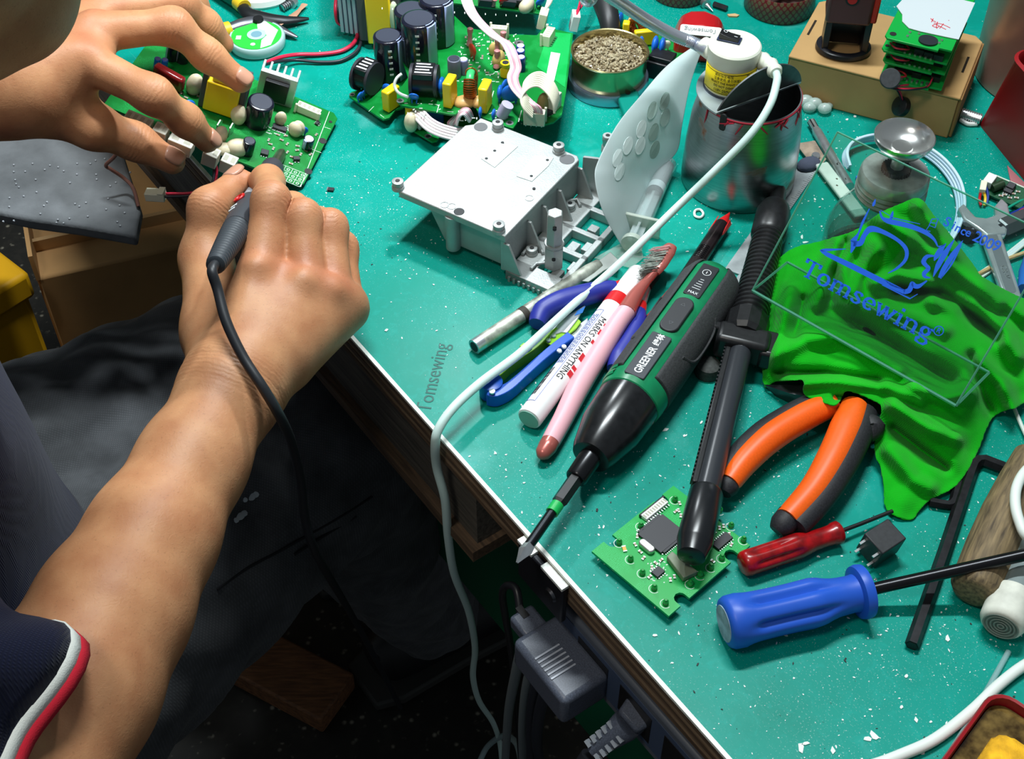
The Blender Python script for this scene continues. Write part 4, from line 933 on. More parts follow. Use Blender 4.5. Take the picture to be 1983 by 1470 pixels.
# ------------------------------------------------ the board being soldered
B0, R0, L0 = P(585, 363, .004), P(655, 222, .006), P(200, 203, .048)
ex = (L0 - B0); ey = (R0 - B0); ey = ey - ex * ey.dot(ex) / ex.length_squared; nz = ex.cross(ey).normalized()
if nz.z < 0: nz = -nz
Mh = frame(B0, ex, nz); LX, LY = ex.length, -ey.length if (Mh.inverted().to_3x3() @ ey).y < 0 else ey.length
hb = thing('power_board', 'green power supply board held by the left hand while being soldered', 'circuit board', Mh)
b = Board(hb, Mh); S = 1 if LY > 0 else -1
oc = [(.004, 0), (LX, 0), (LX, LY), (.004, LY), (0, LY - S * .004), (0, S * .004)]
MB().prism(oc, -.0016, 0).build('substrate', PCB, hb, bevel=.0002)
def H(u, v, h=0): return b.l(u, v, h)
x, y = H(497, 236); b.cap(x, y, .0088, .0185, stripe=None)
# heat sink with fins
x, y = H(530, 195); Mk = b.M @ T(x, y, 0) @ RZ(8 * -S)
hs = MB().bx(-.0125, .0125, -.002, .002, 0, .024, Mk).build('heat_sink', mat('sink_white', (205, 212, 216), .4, .7), hb, bevel=.0003)
for k in range(6): MB().bx(-.0125 + k * .0047, -.0109 + k * .0047, (.002 if S > 0 else -.010), (.010 if S > 0 else -.002), 0, .024, Mk).build('fin', MATS['sink_white'], hs, bevel=.0002)
MB().bx(-.008, .008, (-.0055 if S > 0 else .002), (-.002 if S > 0 else .0055), .004, .020, Mk).build('power_transistor', BLACK, hs, bevel=.0004)
# transformer with yellow tape
x, y = H(430, 205); Mt = b.M @ T(x, y, 0) @ RZ(6)
tr_ = MB().bx(-.011, .011, -.010, .010, .001, .026, Mt).build('transformer', YELLOW, hb, bevel=.001)
for k in (-1, 1): MB().bx(k * .0125 - .002, k * .0125 + .002, -.008, .008, .0005, .030, Mt).build('ferrite_core', mat('ferrite', (72, 74, 78), .6), tr_, bevel=.0008)
MB().bx(-.008, .008, -.0085, .0085, .026, .030, Mt).build('tape_band', mat('tape_yellow', (244, 224, 60), .35), tr_, bevel=.0006)
x, y = H(325, 165); MB().bx(-.011, .011, -.0032, .0032, .001, .0125, b.M @ T(x, y, 0) @ RZ(10 * S)).build('film_capacitor', mat('film_red', (118, 22, 24), .22, coat=.4), hb, bevel=.002, seg=3)
x, y = H(300, 180); MB().bx(-.009, .009, -.003, .003, .001, .010, b.M @ T(x, y, 0) @ RZ(12 * S)).build('film_capacitor', mat('film_dark', (64, 20, 22), .3), hb, bevel=.002, seg=3)
for u, v, s_ in ((305, 118, .0022), (319, 120, .0022)):
    x, y = H(u, v, .006); b.cap(x, y, s_, .008, stripe=None, col=BLUEC, top=mat('cap_lilac', (120, 124, 200), .4))
for u, v in ((335, 95), (355, 100)): x, y = H(u, v, .008); b.cap(x, y, .0042, .012, stripe=40)
x, y = H(378, 160, .008); b.blob(x, y, (.0058, .005, .009), .006); x, y = H(462, 222, .006); b.blob(x, y, (.005, .006, .008), .006); x, y = H(543, 232, .004); b.blob(x, y, (.004, .003, .006), .005)
x, y = H(428, 258, .006); b.blob(x, y, (.0055, .0045, .007), .004); x, y = H(462, 282, .005); b.blob(x, y, (.0085, .0060, .0062), .003); x, y = H(436, 285, .004); b.blob(x, y, (.0055, .005, .004), .002)
x, y = H(571, 253, .004); b.blob(x, y, (.0034, .0050, .0060), .005); x, y = H(578, 250, .004); b.blob(x, y, (.0030, .0048, .0058), .005)
x, y = H(481, 284, .006); b.cap(x, y, .0040, .0115, stripe=None); x, y = H(597, 276, .005); b.cap(x, y, .0036, .0085, stripe=60, top=mat('cap_silver', (196, 202, 220), .35), lab=False)
x, y = H(589, 250, .006); b.disc(x, y, .0030, 20); x, y = H(362, 212, .004); b.disc(x, y, .0052, 40); x, y = H(398, 196, .004); b.disc(x, y, .0030, 70, z=.005)
# white connectors along the near edge
for u, v, w_, d, h, n in ((268, 234, .017, .009, .010, 4), (312, 252, .009, .009, .010, 2), (352, 274, .0155, .009, .009, 2), (410, 298, .0095, .0085, .010, 2), (444, 312, .0095, .0085, .010, 2)):
    x, y = H(u, v, h * .8); b.conn(x, y, w_, d, h, 0, mat('nylon', (206, 204, 190), .45, sss=.1), n, posts=False)
x, y = H(598, 212, .004); b.conn(x, y, .0165, .0055, .006, 180 if S > 0 else 0, CREAM, 5)
# spade terminals
for u, v, r_ in ((390, 236, 60), (424, 246, 80), (448, 252, 80)):
    x, y = H(u, v, .004); MB().prism([(-.003, 0), (.003, 0), (.003, .008), (0, .0105), (-.003, .008)], -.0004, .0004, b.M @ T(x, y, 0) @ RZ(r_) @ RX(90)).build('spade_terminal', SOLDER, hb, smooth=0)
x, y = H(541, 250); b.ic(x, y, .0095, .0042, 6, 6, .002); x, y = H(512, 298); b.ic(x, y, .0050, .0045, 10, 3, .0022); x, y = H(614, 240); b.ic(x, y, .0036, .0022, 80, 2)
for u, v, r_ in ((523, 280, 10), (529, 289, 90), (548, 300, 20), (556, 296, 80), (565, 305, 10), (545, 272, 0), (556, 280, 80), (538, 262, 0), (575, 292, 40), (582, 300, 90), (571, 312, 10), (592, 292, 0), (520, 272, 90), (553, 264, 30), (601, 300, 70), (360, 190, 0), (370, 200, 90), (385, 188, 0), (350, 182, 45), (612, 262, 80), (576, 284, 20), (563, 318, 5)):
    x, y = H(u, v); b.smd(x, y, r_)
x, y = H(575, 304, .003); b.ic(x, y, .0044, .003, 30, 2, .0024)
for u, v, ro in ((625, 273, .0026), (597, 332, .0026), (640, 236, .0012)):
    x, y = H(u, v); MB().lz([(ro, 0), (ro, .0002)], 18, b.M @ T(x, y, 0)).build('mounting_hole', INK, hb, smooth=0)
# silk table and border
a0, a1, a2, a3 = H(540, 316), H(595, 338), H(580, 362), H(527, 340)
for t in (0, .25, .5, .75, 1):
    b.silk([(a0[0] + (a1[0] - a0[0]) * t, a0[1] + (a1[1] - a0[1]) * t), (a3[0] + (a2[0] - a3[0]) * t, a3[1] + (a2[1] - a3[1]) * t)])
for t in (0, .33, .66, 1):
    b.silk([(a0[0] + (a3[0] - a0[0]) * t, a0[1] + (a3[1] - a0[1]) * t), (a1[0] + (a2[0] - a1[0]) * t, a1[1] + (a2[1] - a1[1]) * t)])
for i in range(4):
    for j in range(3):
        tx, ty_ = (i + .5) / 4, (j + .5) / 3; p0 = [a0[k] + (a1[k] - a0[k]) * tx for k in (0, 1)]; p1 = [a3[k] + (a2[k] - a3[k]) * tx for k in (0, 1)]
        px_ = [p0[k] + (p1[k] - p0[k]) * ty_ for k in (0, 1)]; mb = MB(); ribbon(mb, circ(px_[0], px_[1], .0009, 8) + [(px_[0] + .0009, px_[1])], .0004, b.M, .00002, .00008); mb.build('silk_mark', SILK, hb, smooth=0)
b.silk([H(638, 216), H(582, 362)], .0004); b.silk([H(622, 296), H(596, 286)]); b.silk([H(640, 250), H(628, 246)])
for k in range(26):
    x, y = H(random.uniform(520, 570), random.uniform(246, 262)); b.silk([(x, y), (x + random.uniform(.001, .003), y)], .0006)
# red/black twin lead with a white plug hanging from the near edge
WR = mat('wire_red', (214, 40, 72), .35); WK = mat('wire_black', (40, 40, 48), .4)
for off, m_ in ((0, WR), (5, WK)):
    MB().tube(spline([P(396, 276 + off * .5, .040), P(410, 296 + off * .4, .030), P(419 - off, 325, .018), P(417 - off, 350 + off * .4, .012), P(400 - off * .5, 367 + off, .010), P(368, 374 + off, .010), P(318, 375 + off * 1.2, .010)], 8), .0009, 10).build('lead_wire', m_, hb, world=True)
Mp = frame(P(320, 379, .010), P(276, 376, .010) - P(320, 379, .010)); pl_ = MB().bx(0, .0125, -.0034, .0034, -.003, .003, Mp).build('lead_plug', CREAM, hb, world=True, bevel=.0005)
for yy in (-.0016, .0014): MB().bx(.004, .0127, yy - .0004, yy + .0004, .0029, .0031, Mp).build('plug_slot', mat('slot_shade', (120, 118, 96), .7), pl_, world=True, smooth=0) if False else None
MB().bx(.0, .004, -.0036, .0036, .003, .0042, Mp).build('plug_latch', CREAM, hb, world=True, bevel=.0003)
# red and black leads out of the heat sink towards the big boards
for m_, off in ((WR, 0), (WK, 7)):
    MB().tube(spline([P(513, 122 + off * .4, .014), P(540, 112 + off, .008), P(575, 106 + off * 1.5, .0035), P(620, 105 + off * 2.2, .0022), P(660, 99 + off * 2.6, .0022), P(684 + off, 84 + off * 2, .003), P(692 + off, 65 + off, .0045), P(676 + off, 52, .006), P(655 + off * .3, 44, .010), P(650 + off * .5, 20, .02), P(652 + off * .5, -10, .025)], 8), .0015 if off == 0 else .0012, 10).build('supply_lead', m_, hb, world=True)

# ------------------------------------------------ pile of power boards in the middle
def poly_board(th, pxs, z, m, name='substrate'):
    return MB().prism([(p.x, p.y) for p in (P(u, v, z) for u, v in pxs)], z - .0016, z).build(name, m, th, world=True, bevel=.0002)
# lowest board
pb = thing('lower_power_board', 'dark green board peeking out under the front of the pile', 'circuit board', P(850, 255))
c = Board(pb, T(*P(850, 255, .0062)))
poly_board(pb, [(783, 215), (786, 244), (836, 274), (846, 272), (858, 256), (905, 262), (930, 225)], .0062, PCB)
def at_px(B, u, v, h=0): return B.l(u, v, h)
x, y = c.l(829, 264); c.ring(x, y, .0026, .0015)
x, y = c.l(796, 237, .006); c.blob(x, y, (.0052, .0048, .0075), .006); x, y = c.l(806, 240, .004); c.disc(x, y, .004, 70, mat('blue_dark', (30, 70, 150), .35))
x, y = c.l(797, 222, .005); c.film(x, y, .008, .004, .012, 20); x, y = c.l(818, 243, .003); c.res(x, y, .007, .0022, 30, mat('res_grey', (150, 150, 150), .4)); x, y = c.l(842, 222, .006); c.blk('film_capacitor', x, y, .012, .006, .012, mat('film_navy', (20, 50, 110), .35), 0)
# left small board with a choke
pl2 = thing('choke_board', 'small green board at the left of the pile with black choke and yellow capacitor', 'circuit board', P(735, 215))
poly_board(pl2, [(676, 186), (680, 178), (700, 172), (790, 150), (800, 180), (782, 208), (766, 212), (754, 228), (742, 231), (730, 224)], .0075, PCB)
d = Board(pl2, T(*P(735, 200, .0075)))
x, y = d.l(713, 176); d.bobbin(x, y, .0115, .012, -30)
x, y = d.l(758, 200, .004); d.film(x, y, .0125, .0065, .0160, 52)
for u, v, r_ in ((697, 192, .0030), (704, 188, .0030)): x, y = d.l(u, v, .002); d.disc(x, y, r_, 60, lean=20)
x, y = d.l(752, 178, .006); d.disc(x, y, .0052, -35)
x, y = d.l(682, 183); d.ring(x, y, .0020, .0012)
x, y = d.l(757, 148); d.cap(x, y, .0104, .0335, stripe=-25)
d.silk([d.l(714, 216), d.l(724, 206)]); d.silk([d.l(736, 222), d.l(744, 228)])
# main board
pm = thing('main_power_board', 'large crowded green power board with tall black capacitors and copper toroid', 'circuit board', P(930, 230))
ZM = .022
poly_board(pm, [(768, 180), (769, 196), (778, 204), (872, 221), (882, 221), (893, 212), (905, 202), (918, 200), (924, 214), (936, 228), (984, 246), (994, 248), (1001, 238), (1004, 230), (1056, 240), (1072, 236), (1088, 222), (1096, 180), (1110, 64), (1054, 52), (1040, 68), (985, 66), (905, 54), (880, 30), (760, 60), (790, 150)], ZM, PCB)
e = Board(pm, T(*P(930, 200, ZM)))
x, y = e.l(775, 195); e.ring(x, y, .0026, .0014); x, y = e.l(987, 238); e.ring(x, y, .0026, .0014); x, y = e.l(1005, 83); e.ring(x, y, .0034, .0012)
# tall capacitors
for u, v, h in ((815, 118, .034), (800, 90, .030), (848, 78, .034)): x, y = e.l(u, v); e.cap(x, y, .0122, h, stripe=-38)
x, y = e.l(806, 182, .001); e.bobbin(x + .006, y + .001, .0108, .0165, -6)
x, y = e.l(802, 198, .001); e.disc(x, y, .0036, -10, lean=25); x, y = e.l(855, 166, .008); e.disc(x, y, .0060, 80)
for u, v, w_, r_ in ((872, 196, .0062, 72), (940, 206, .0062, 74)): x, y = e.l(u, v, .002); e.film(x, y, .0130, w_, .0195, r_)
x, y = e.l(912, 186, .001); e.toroid(x, y, .0100, .0045, 84)
x, y = e.l(900, 200); e.blob(x, y, (.008, .006, .004), .001, mat('amber_glue', (206, 164, 100), .4)); x, y = e.l(928, 200); e.blob(x, y, (.006, .005, .004), .001, MATS['amber_glue'])
x, y = e.l(880, 140, .003); e.cap(x, y, .0046, .014, stripe=None, col=mat('cap_greyblue', (110, 114, 130), .35)); x, y = e.l(898, 134, .003); e.cap(x, y, .0032, .011, stripe=None, col=mat('cap_violet', (120, 120, 160), .35), top=mat('cap_silver2', (220, 226, 236), .3))
for u, v in ((1008, 104), (1008, 113), (1009, 126)): x, y = e.l(u, v, .004); e.cap(x, y, .0031, .0105, stripe=None, col=mat('cap_deepblue', (30, 50, 130), .25), top=MATS['cap_silver2'])
x, y = e.l(915, 98, .006); e.disc(x, y, .0046, -60, mat('disc_orange', (206, 70, 44), .35))
for u, v in ((910, 75), (963, 95), (974, 82), (962, 118)): x, y = e.l(u, v, .006); e.res(x, y, .0135, .0020, 70, None, .0075, True)
x, y = e.l(966, 120, .003); e.blob(x, y, (.006, .004, .007), .005, mat('amber_glue2', (206, 178, 110), .4)); x, y = e.l(960, 105); e.blob(x, y, (.005, .003, .006), .004, MATS['amber_glue2'])
x, y = e.l(979, 138, .004); o_ = MB().lz([(.0038, 0), (.0038, .004), (.0022, .006), (.0036, .009), (.0036, .010)], 20, e.M @ T(x, y, .001)).build('drum_inductor', YELLOW, pm); MB().lz([(.0022, .010), (.0022, .0102)], 16, e.M @ T(x, y, .001)).build('drum_core', ICM, o_)
for u, v, r_, ro in ((968, 186, .0050, 80), (978, 172, .0046, 60), (990, 192, .0068, 10), (930, 220, .0034, 85), (956, 224, .0034, 75)): x, y = e.l(u, v, .004); e.disc(x, y, r_, ro)
x, y = e.l(977, 216, .005); MB().lathe([(-.005, .0012), (-.0048, .0040), (.0050, .0042), (.0052, .003)], 20, e.M @ T(x, y, .006) @ RY(-65)).build('film_resistor', mat('lilac', (176, 172, 196), .4), pm)
# right strip, white label and connectors
MB().prism([e.l(u, v) for u, v in ((1062, 62), (1106, 66), (1094, 170), (1040, 130))], 0, .0003, e.M).build('solder_mask_field', PCBL, pm)
MB().prism([e.l(u, v) for u, v in ((1067, 102), (1085, 105), (1073, 158), (1057, 152))], .0003, .0006, e.M).build('white_label', WHITEP, pm)
x, y = e.l(1062, 74, .003); e.conn(x, y, .013, .006, .0085, 70, CREAM, 5); x, y = e.l(966, 66, .004); e.conn(x, y, .012, .005, .010, -8, CREAM, 4)
x, y = e.l(1035, 232, .003); k_ = e.conn(x, y, .014, .006, .010, -8, mat('conn_grey', (196, 196, 176), .45), 4); x, y = e.l(1070, 200, .004); e.conn(x, y, .011, .008, .011, 60, MATS['conn_grey'], 0)
x, y = e.l(1052, 205, .004); e.blob(x, y, (.005, .004, .008), .006, mat('amber_dark', (150, 130, 80), .4)); x, y = e.l(1060, 215, .002); e.ic(x, y, .010, .006, 40, 4, .003)
for k in range(60):
    u, v = random.uniform(890, 1000), random.uniform(70, 150); x, y = e.l(u, v); e.smd(x, y, random.choice((0, 90, 45))) if k < 26 else None
for u, v, u2, v2 in ((846, 218, 850, 204), (850, 204, 842, 202), (838, 202, 830, 201), (866, 216, 878, 217), (1004, 236, 1010, 214), (1004, 150, 1014, 110), (950, 198, 956, 176)): e.silk([e.l(u, v), e.l(u2, v2)], .0005)
MB().tube(spline(PL([(790, 188, .026), (772, 180, .030), (764, 166, .034), (768, 152, .038), (778, 143, .040)]), 6), .0011, 8).build('white_wire', WHITEP, pm, world=True)
sk5 = MB()
for k in range(150):
    u, v = (random.uniform(880, 1004), random.uniform(62, 160)) if k < 110 else (random.uniform(780, 1060), random.uniform(196, 236)); x, y = e.l(u, v); dx, dy = random.choice(((.0022, 0), (0, .0022), (.0012, .0012)))
    ribbon(sk5, [(x, y), (x + dx, y + dy)], .0007, e.M, .00002, .0001)
sk5.build('silk_print', SILK, pm, smooth=0, kind='stuff')
# flat cables
RIB = mat('ribbon_pinkwhite', (226, 208, 214), .45); RIBP = mat('ribbon_pink', (216, 160, 176), .45); RIBG = mat('ribbon_ivory', (206, 204, 184), .45)
def flatcable(th, pts, side, n, r, mats, name='cable_strand', steps=7):
    c = spline(pts, steps); m_ = len(c)
    sd_ = [Vector(s_) for s_ in side] if isinstance(side, list) else [Vector(side)] * 2
    for k in range(n):
        off = (k - (n - 1) / 2) * 2 * r * .96
        pp = [c[i] + (sd_[0] + (sd_[-1] - sd_[0]) * (i / (m_ - 1))).normalized() * off for i in range(m_)]
        MB().tube(pp, r, 8).build(name, mats[k % len(mats)], th, world=True)
fc = thing('flat_cable', 'pinkish white flat cable arching over the large power board', 'cable', P(985, 120, .03))
flatcable(fc, [P(900, -22, .062), P(906, 8, .062), P(922, 36, .060), P(955, 68, .055), P(980, 84, .054), P(992, 106, .053), P(999, 130, .048), P(993, 150, .044), P(1000, 172, .040), P(1022, 196, .038), P(1037, 208, .036), P(1041, 222, .030)], [(1, -.2, 0), (.9, -.35, .2)], 6, .0007, [RIB, RIB, RIBP])
f2 = thing('looped_cable', 'ivory flat cable looped into a ring at the right end of the power board', 'cable', P(1050, 190, .03))
flatcable(f2, [P(1032, 214, .034), P(1016, 196, .040), P(1012, 176, .044), P(1026, 158, .047), P(1046, 154, .047), P(1064, 168, .045), P(1075, 188, .040), P(1078, 206, .034)], [(.1, .95, .35), (.3, .9, .35)], 8, .0008, [RIBG])
f3 = thing('ribbon_lead', 'white flat cable running from the pile under the cast metal plate', 'cable', P(840, 240, .01))
flatcable(f3, [P(800, 212, .016), P(812, 222, .018), P(830, 240, .017), P(852, 252, .015), P(880, 260, .012), P(900, 262, .010)], [(.6, .6, .5), (.2, .9, .5)], 5, .0010, [RIB, WHITEP])
f4 = thing('bundled_leads', 'bundle of thin white leads curling beside the cast metal plate', 'cable', P(888, 220, .012))
for k in range(6): MB().tube(spline([P(915 - k * 1.2, 226 + k * 2, .018), P(908 - k * 2, 212 + k * 2, .026), P(895 - k, 212 + k * 3, .024), P(880 + k, 226 + k * 3, .016), P(868 + k * 4, 240 + k * 1.4, .011), P(890 + k * 4, 250, .010)], 7), .0009, 6).build('strand', RIB if k % 3 else RIBP, f4, world=True)

# ------------------------------------------------ boards along the top of the picture
rb = thing('rear_board', 'green board standing behind the pile with heat sink and yellow transformer', 'circuit board', P(800, 30))
Mrb = frame(P(1050, 34, .018), P(700, -10, .045) - P(1050, 34, .018), (0, -.35, .94))
g = Board(rb, Mrb)
MB().bx(0, .16, -.075, 0, -.0016, 0).build('substrate', PCB, rb) if False else MB().add([(0, -.003, 0), (.15, -.003, 0), (.15, -.085, 0), (0, -.085, 0), (0, -.003, -.0016), (.15, -.003, -.0016), (.15, -.085, -.0016), (0, -.085, -.0016)], [(0, 1, 2, 3), (4, 7, 6, 5), (0, 4, 5, 1), (1, 5, 6, 2), (2, 6, 7, 3), (3, 7, 4, 0)], g.M).build('substrate', PCB, rb)
for u, v, k in ((955, 6, 0), (975, 4, 1), (1020, 10, 2), (1045, 6, 3)):
    x, y = g.l(u, v, .004)
    (g.res(x, y, .010, .002, 80, None, .006, True) if k == 0 else g.disc(x, y, .004, 20, REDP) if k == 1 else g.blob(x, y, (.007, .005, .006)) if k == 2 else g.disc(x, y, .004, 30))
for k in range(14): x, y = g.l(740 + k * 20, 18 + k * 1.1); g.silk([(x, y), (x, y - .0015)], .0006)
for u, v in ((985, 2), (1005, 0), (940, 0)): x, y = g.l(u, v, .003); g.blk('ic_block', x, y, .010, .008, .007, ICM)
hs2 = thing('finned_heat_sink', 'pale aluminium finned heat sink standing beside the black capacitors', 'heat sink', P(688, 66))
SA = mat('alu_fin', (196, 204, 224), .45, .25)
Ms = frame(P(660, 62, .004), P(712, 72, .004) - P(660, 62, .004))
MB().bx(0, .020, .008, .012, 0, .050, Ms).build('base_plate', SA, hs2, world=True)
for k in range(6): MB().bx(k * .0037, k * .0037 + .0027, 0, .009, 0, .050, Ms).build('fin', SA, hs2, world=True, bevel=.0003)
ty_ = thing('taped_transformer', 'yellow taped transformer smeared with pale glue behind the capacitors', 'transformer', P(742, 60))
MB().bx(-.009, .009, -.010, .010, 0, .040, frame(P(741, 72, .005), (1, -.1, 0))).build('tape_wrap', YELLOW, ty_, world=True, bevel=.001)
for k in (-1, 1): MB().bx(k * .012 - .0035, k * .012 + .0035, -.008, .008, 0, .043, frame(P(741, 70, .005), (1, -.1, 0))).build('ferrite_core', MATS['ferrite'], ty_, world=True, bevel=.001)
MB().prism([(-.004, 0), (.002, -.002), (.004, .010), (.001, .026), (-.005, .030)], -.001, .001, T(*P(722, 62, .012)) @ RX(90)).build('glue_smear', mat('glue_pale', (190, 205, 176), .4), ty_, world=True, bevel=.0008)
MB().ball((0, 0, 0), (.004, .004, .014), T(*P(764, 36, .026))).build('glue_smear', MATS['glue_pale'], ty_, world=True)
# white plugs hanging at the back
for (u, v, z, lab, cols) in ((1050, 34, .024, 'white plug on a folded ivory flat cable behind the green boards', [RIBG]), (1112, 38, .012, 'white three-slot plug on red and black wires behind the solder tin', [WR, WK])):
    t_ = thing('wire_plug', lab, 'plug', P(u, v, z - .004))
    Mw = frame(P(u, v + 8, z), P(u + 6, v - 20, z + .012) - P(u, v + 8, z))
    MB().bx(-.004, .009, -.0050, .0050, -.003, .003, Mw).build('housing', WHITEP if u > 1100 else CREAM, t_, world=True, bevel=.0006)
    for k in (-.0025, 0, .0025): MB().bx(-.0042, .003, k - .0005, k + .0005, .0029, .0032, Mw).build('slot', mat('slot_dark', (120, 124, 122), .7), t_, world=True, smooth=0)
    for k in range(3):
        MB().tube(spline([Mw @ Vector((.008, (k - 1) * .0024, 0)), P(u + 12 + 3 * k, v - 34, z + .010), P(u + 18 + 4 * k, v - 70, z + .014)], 5), .0011, 8).build('wire', cols[k % len(cols)], t_, world=True)
# board behind the solder tin
tbd = thing('toroid_board', 'small green board with copper toroid and blue discs behind the solder tin', 'circuit board', P(1270, 100))
poly_board(tbd, [(1170, 30), (1330, 60), (1330, 118), (1300, 128), (1225, 110), (1190, 80)], .008, PCB)
h_ = Board(tbd, T(*P(1270, 95, .008)))
x, y = h_.l(1212, 62, .006); h_.film(x, y, .006, .005, .014, 80); x, y = h_.l(1200, 44, .006); h_.disc(x, y, .0060, 70)
x, y = h_.l(1232, 70, .001); h_.toroid(x, y, .0082, .0036, -50, True, False); x, y = h_.l(1250, 82, .002); h_.film(x, y, .0175, .0045, .012, 10)
for u, v, r_ in ((1240, 92, .0062), (1268, 92, .0064), (1282, 94, .0062)): x, y = h_.l(u, v, .006); h_.disc(x, y, r_, 75)
x, y = h_.l(1290, 92, .003); h_.disc(x, y, .0034, 20, CREAM); x, y = h_.l(1298, 107); h_.ring(x, y, .0026, .0013); x, y = h_.l(1250, 108); h_.blob(x, y, (.003, .003, .004), .002)
MB().tube(spline(PL([(1160, -20, .03), (1172, 10, .028), (1180, 40, .024), (1182, 64, .018)]), 5), [.0090, .0085, .0075, .0070], 16).build('black_sleeve', mat('sleeve_black', (30, 32, 34), .45), tbd, world=True)

# ------------------------------------------------ small sensor board
sb = thing('sensor_board', 'small square green board with ring of green posts under the solder sucker', 'circuit board', P(1310, 1070))
c4 = [P(u, v, .0058) for u, v in ((1295, 1193), (1453, 1056), (1339, 923), (1179, 1041))]
Msb = frame(c4[0], c4[1] - c4[0]); lx = (c4[1] - c4[0]).length; ly_ = (Msb.inverted() @ c4[3]).y; s4 = 1 if ly_ > 0 else -1; ly_ = abs(ly_)
def notch(cx, cy, r, a0, n=8): return [(cx + r * math.cos(R(a0 + 180 * k / n)), cy + r * math.sin(R(a0 + 180 * k / n))) for k in range(n + 1)]
r_ = .0032
out = [(0, 0), (.010, 0)] + [(.010 + .0, .002), (.0105, .0042)] + list(reversed(notch(.0135, .0045, r_, 0))) [::1] + [(.017, 0), (lx - .016, 0)]
poly = [(0, 0)] + [(.0085, 0), (.0085, .003)] + [(.0117 - .0032 * math.cos(R(a)), .003 + .0032 * math.sin(R(a))) for a in (20, 50, 90, 130, 160)] + [(.0149, .003), (.0149, 0)]
poly += [(lx - .0149, 0), (lx - .0149, .003)] + [(lx - .0117 - .0032 * math.cos(R(a)), .003 + .0032 * math.sin(R(a))) for a in (20, 50, 90, 130, 160)] + [(lx - .0085, .003), (lx - .0085, 0), (lx, 0)]
poly += [(lx, ly_)] + [(lx - .0085, ly_), (lx - .0085, ly_ - .003)] + [(lx - .0117 + .0032 * math.cos(R(a)), ly_ - .003 - .0032 * math.sin(R(a))) for a in (20, 50, 90, 130, 160)] + [(lx - .0149, ly_ - .003), (lx - .0149, ly_)]
poly += [(.0149, ly_), (.0149, ly_ - .003)] + [(.0117 + .0032 * math.cos(R(a)), ly_ - .003 - .0032 * math.sin(R(a))) for a in (20, 50, 90, 130, 160)] + [(.0085, ly_ - .003), (.0085, ly_), (0, ly_)]
MB().prism([(x, y * s4) for x, y in poly], -.0016, 0, Msb).build('substrate', PCBL, sb, world=True)
f = Board(sb, Msb)
def F(u, v, h=0): return f.l(u, v, h)
x, y = F(1281, 1036); rot_ic = math.degrees(math.atan2(*(np.subtract(F(1311, 1018), F(1262, 1052))[::-1])))
f.ic(x, y, .0185, .0160, -90 * 0 + 0, 14, .0016); o_ = f.ic(x, y, .0160, .0185, 0, 14, .0015)
x, y = F(1268, 985, .002); f.conn(x, y, .0165, .0042, .0024, 0 if True else 0, WHITEP, 10, posts=False); x, y = F(1263, 979, .002); f.blk('connector_latch', x, y, .0185, .0016, .0020, BLACK)
x, y = F(1252, 1062); MB().prism(rrect(.0095, .0042, .0020), 0, .0030, f.M @ T(x, y, 0) @ RZ(90)).build('crystal', mat('crystal_can', (206, 210, 204), .3, .8), sb, bevel=.0006)
x, y = F(1274, 1110); f.ic(x, y, .0055, .0045, 0, 4); x, y = F(1398, 1050); f.ic(x, y, .0110, .0050, 0, 8); x, y = F(1209, 1064); f.smd(x, y, 60, .0030, .0018, mat('smd_amber', (222, 166, 70), .5))
MB().prism([F(u, v) for u, v in ((1290, 1086), (1300, 1076), (1350, 1115), (1322, 1128))], .0005, .0040, f.M).build('sensor_block', mat('block_grey', (120, 132, 110), .5), sb, bevel=.0004)
for u, v in ((1307, 967), (1241, 1018), (1199, 1050), (1221, 1082), (1244, 1109), (1267, 1138), (1289, 1167), (1394, 988), (1416, 1018), (1440, 1045), (1398, 1080), (1377, 1098), (1356, 1113), (1337, 1130)):
    x, y = F(u, v, .001); o_ = MB().lz([(.0016, 0), (.0015, .0022), (.0009, .0028), (.0007, .0036)], 12, f.M @ T(x, y, 0)).build('post', mat('post_green', (24, 140, 58), .3), sb)
    mb = MB(); ribbon(mb, circ(x, y, .0026, 16)[2:13], .0003, f.M, .00002, .00008); mb.build('silk_ring', SILK, o_, smooth=0)
for u, v, r_ in ((1234, 1040, 40), (1246, 1082, 10), (1240, 1070, 90), (1262, 1100, 45), (1280, 1086, 0), (1270, 1092, 90), (1306, 1118, 50), (1298, 1124, 50), (1314, 1110, 50), (1314, 990, 60), (1316, 976, 60), (1308, 992, 0), (1318, 1000, 40), (1385, 1030, 45), (1393, 1024, 45), (1401, 1020, 45), (1412, 1036, 45), (1380, 1088, 90), (1366, 1072, 0), (1416, 1056, 20), (1230, 1056, 70), (1258, 1118, 0)):
    x, y = F(u, v); f.smd(x, y, r_, .0018, .0011)
for k in range(26):
    u, v = random.uniform(1255, 1290), random.uniform(1088, 1128); x, y = F(u, v); f.silk([(x, y), (x + random.uniform(-.0012, .0012), y + random.uniform(-.0012, .0012))], .0005)

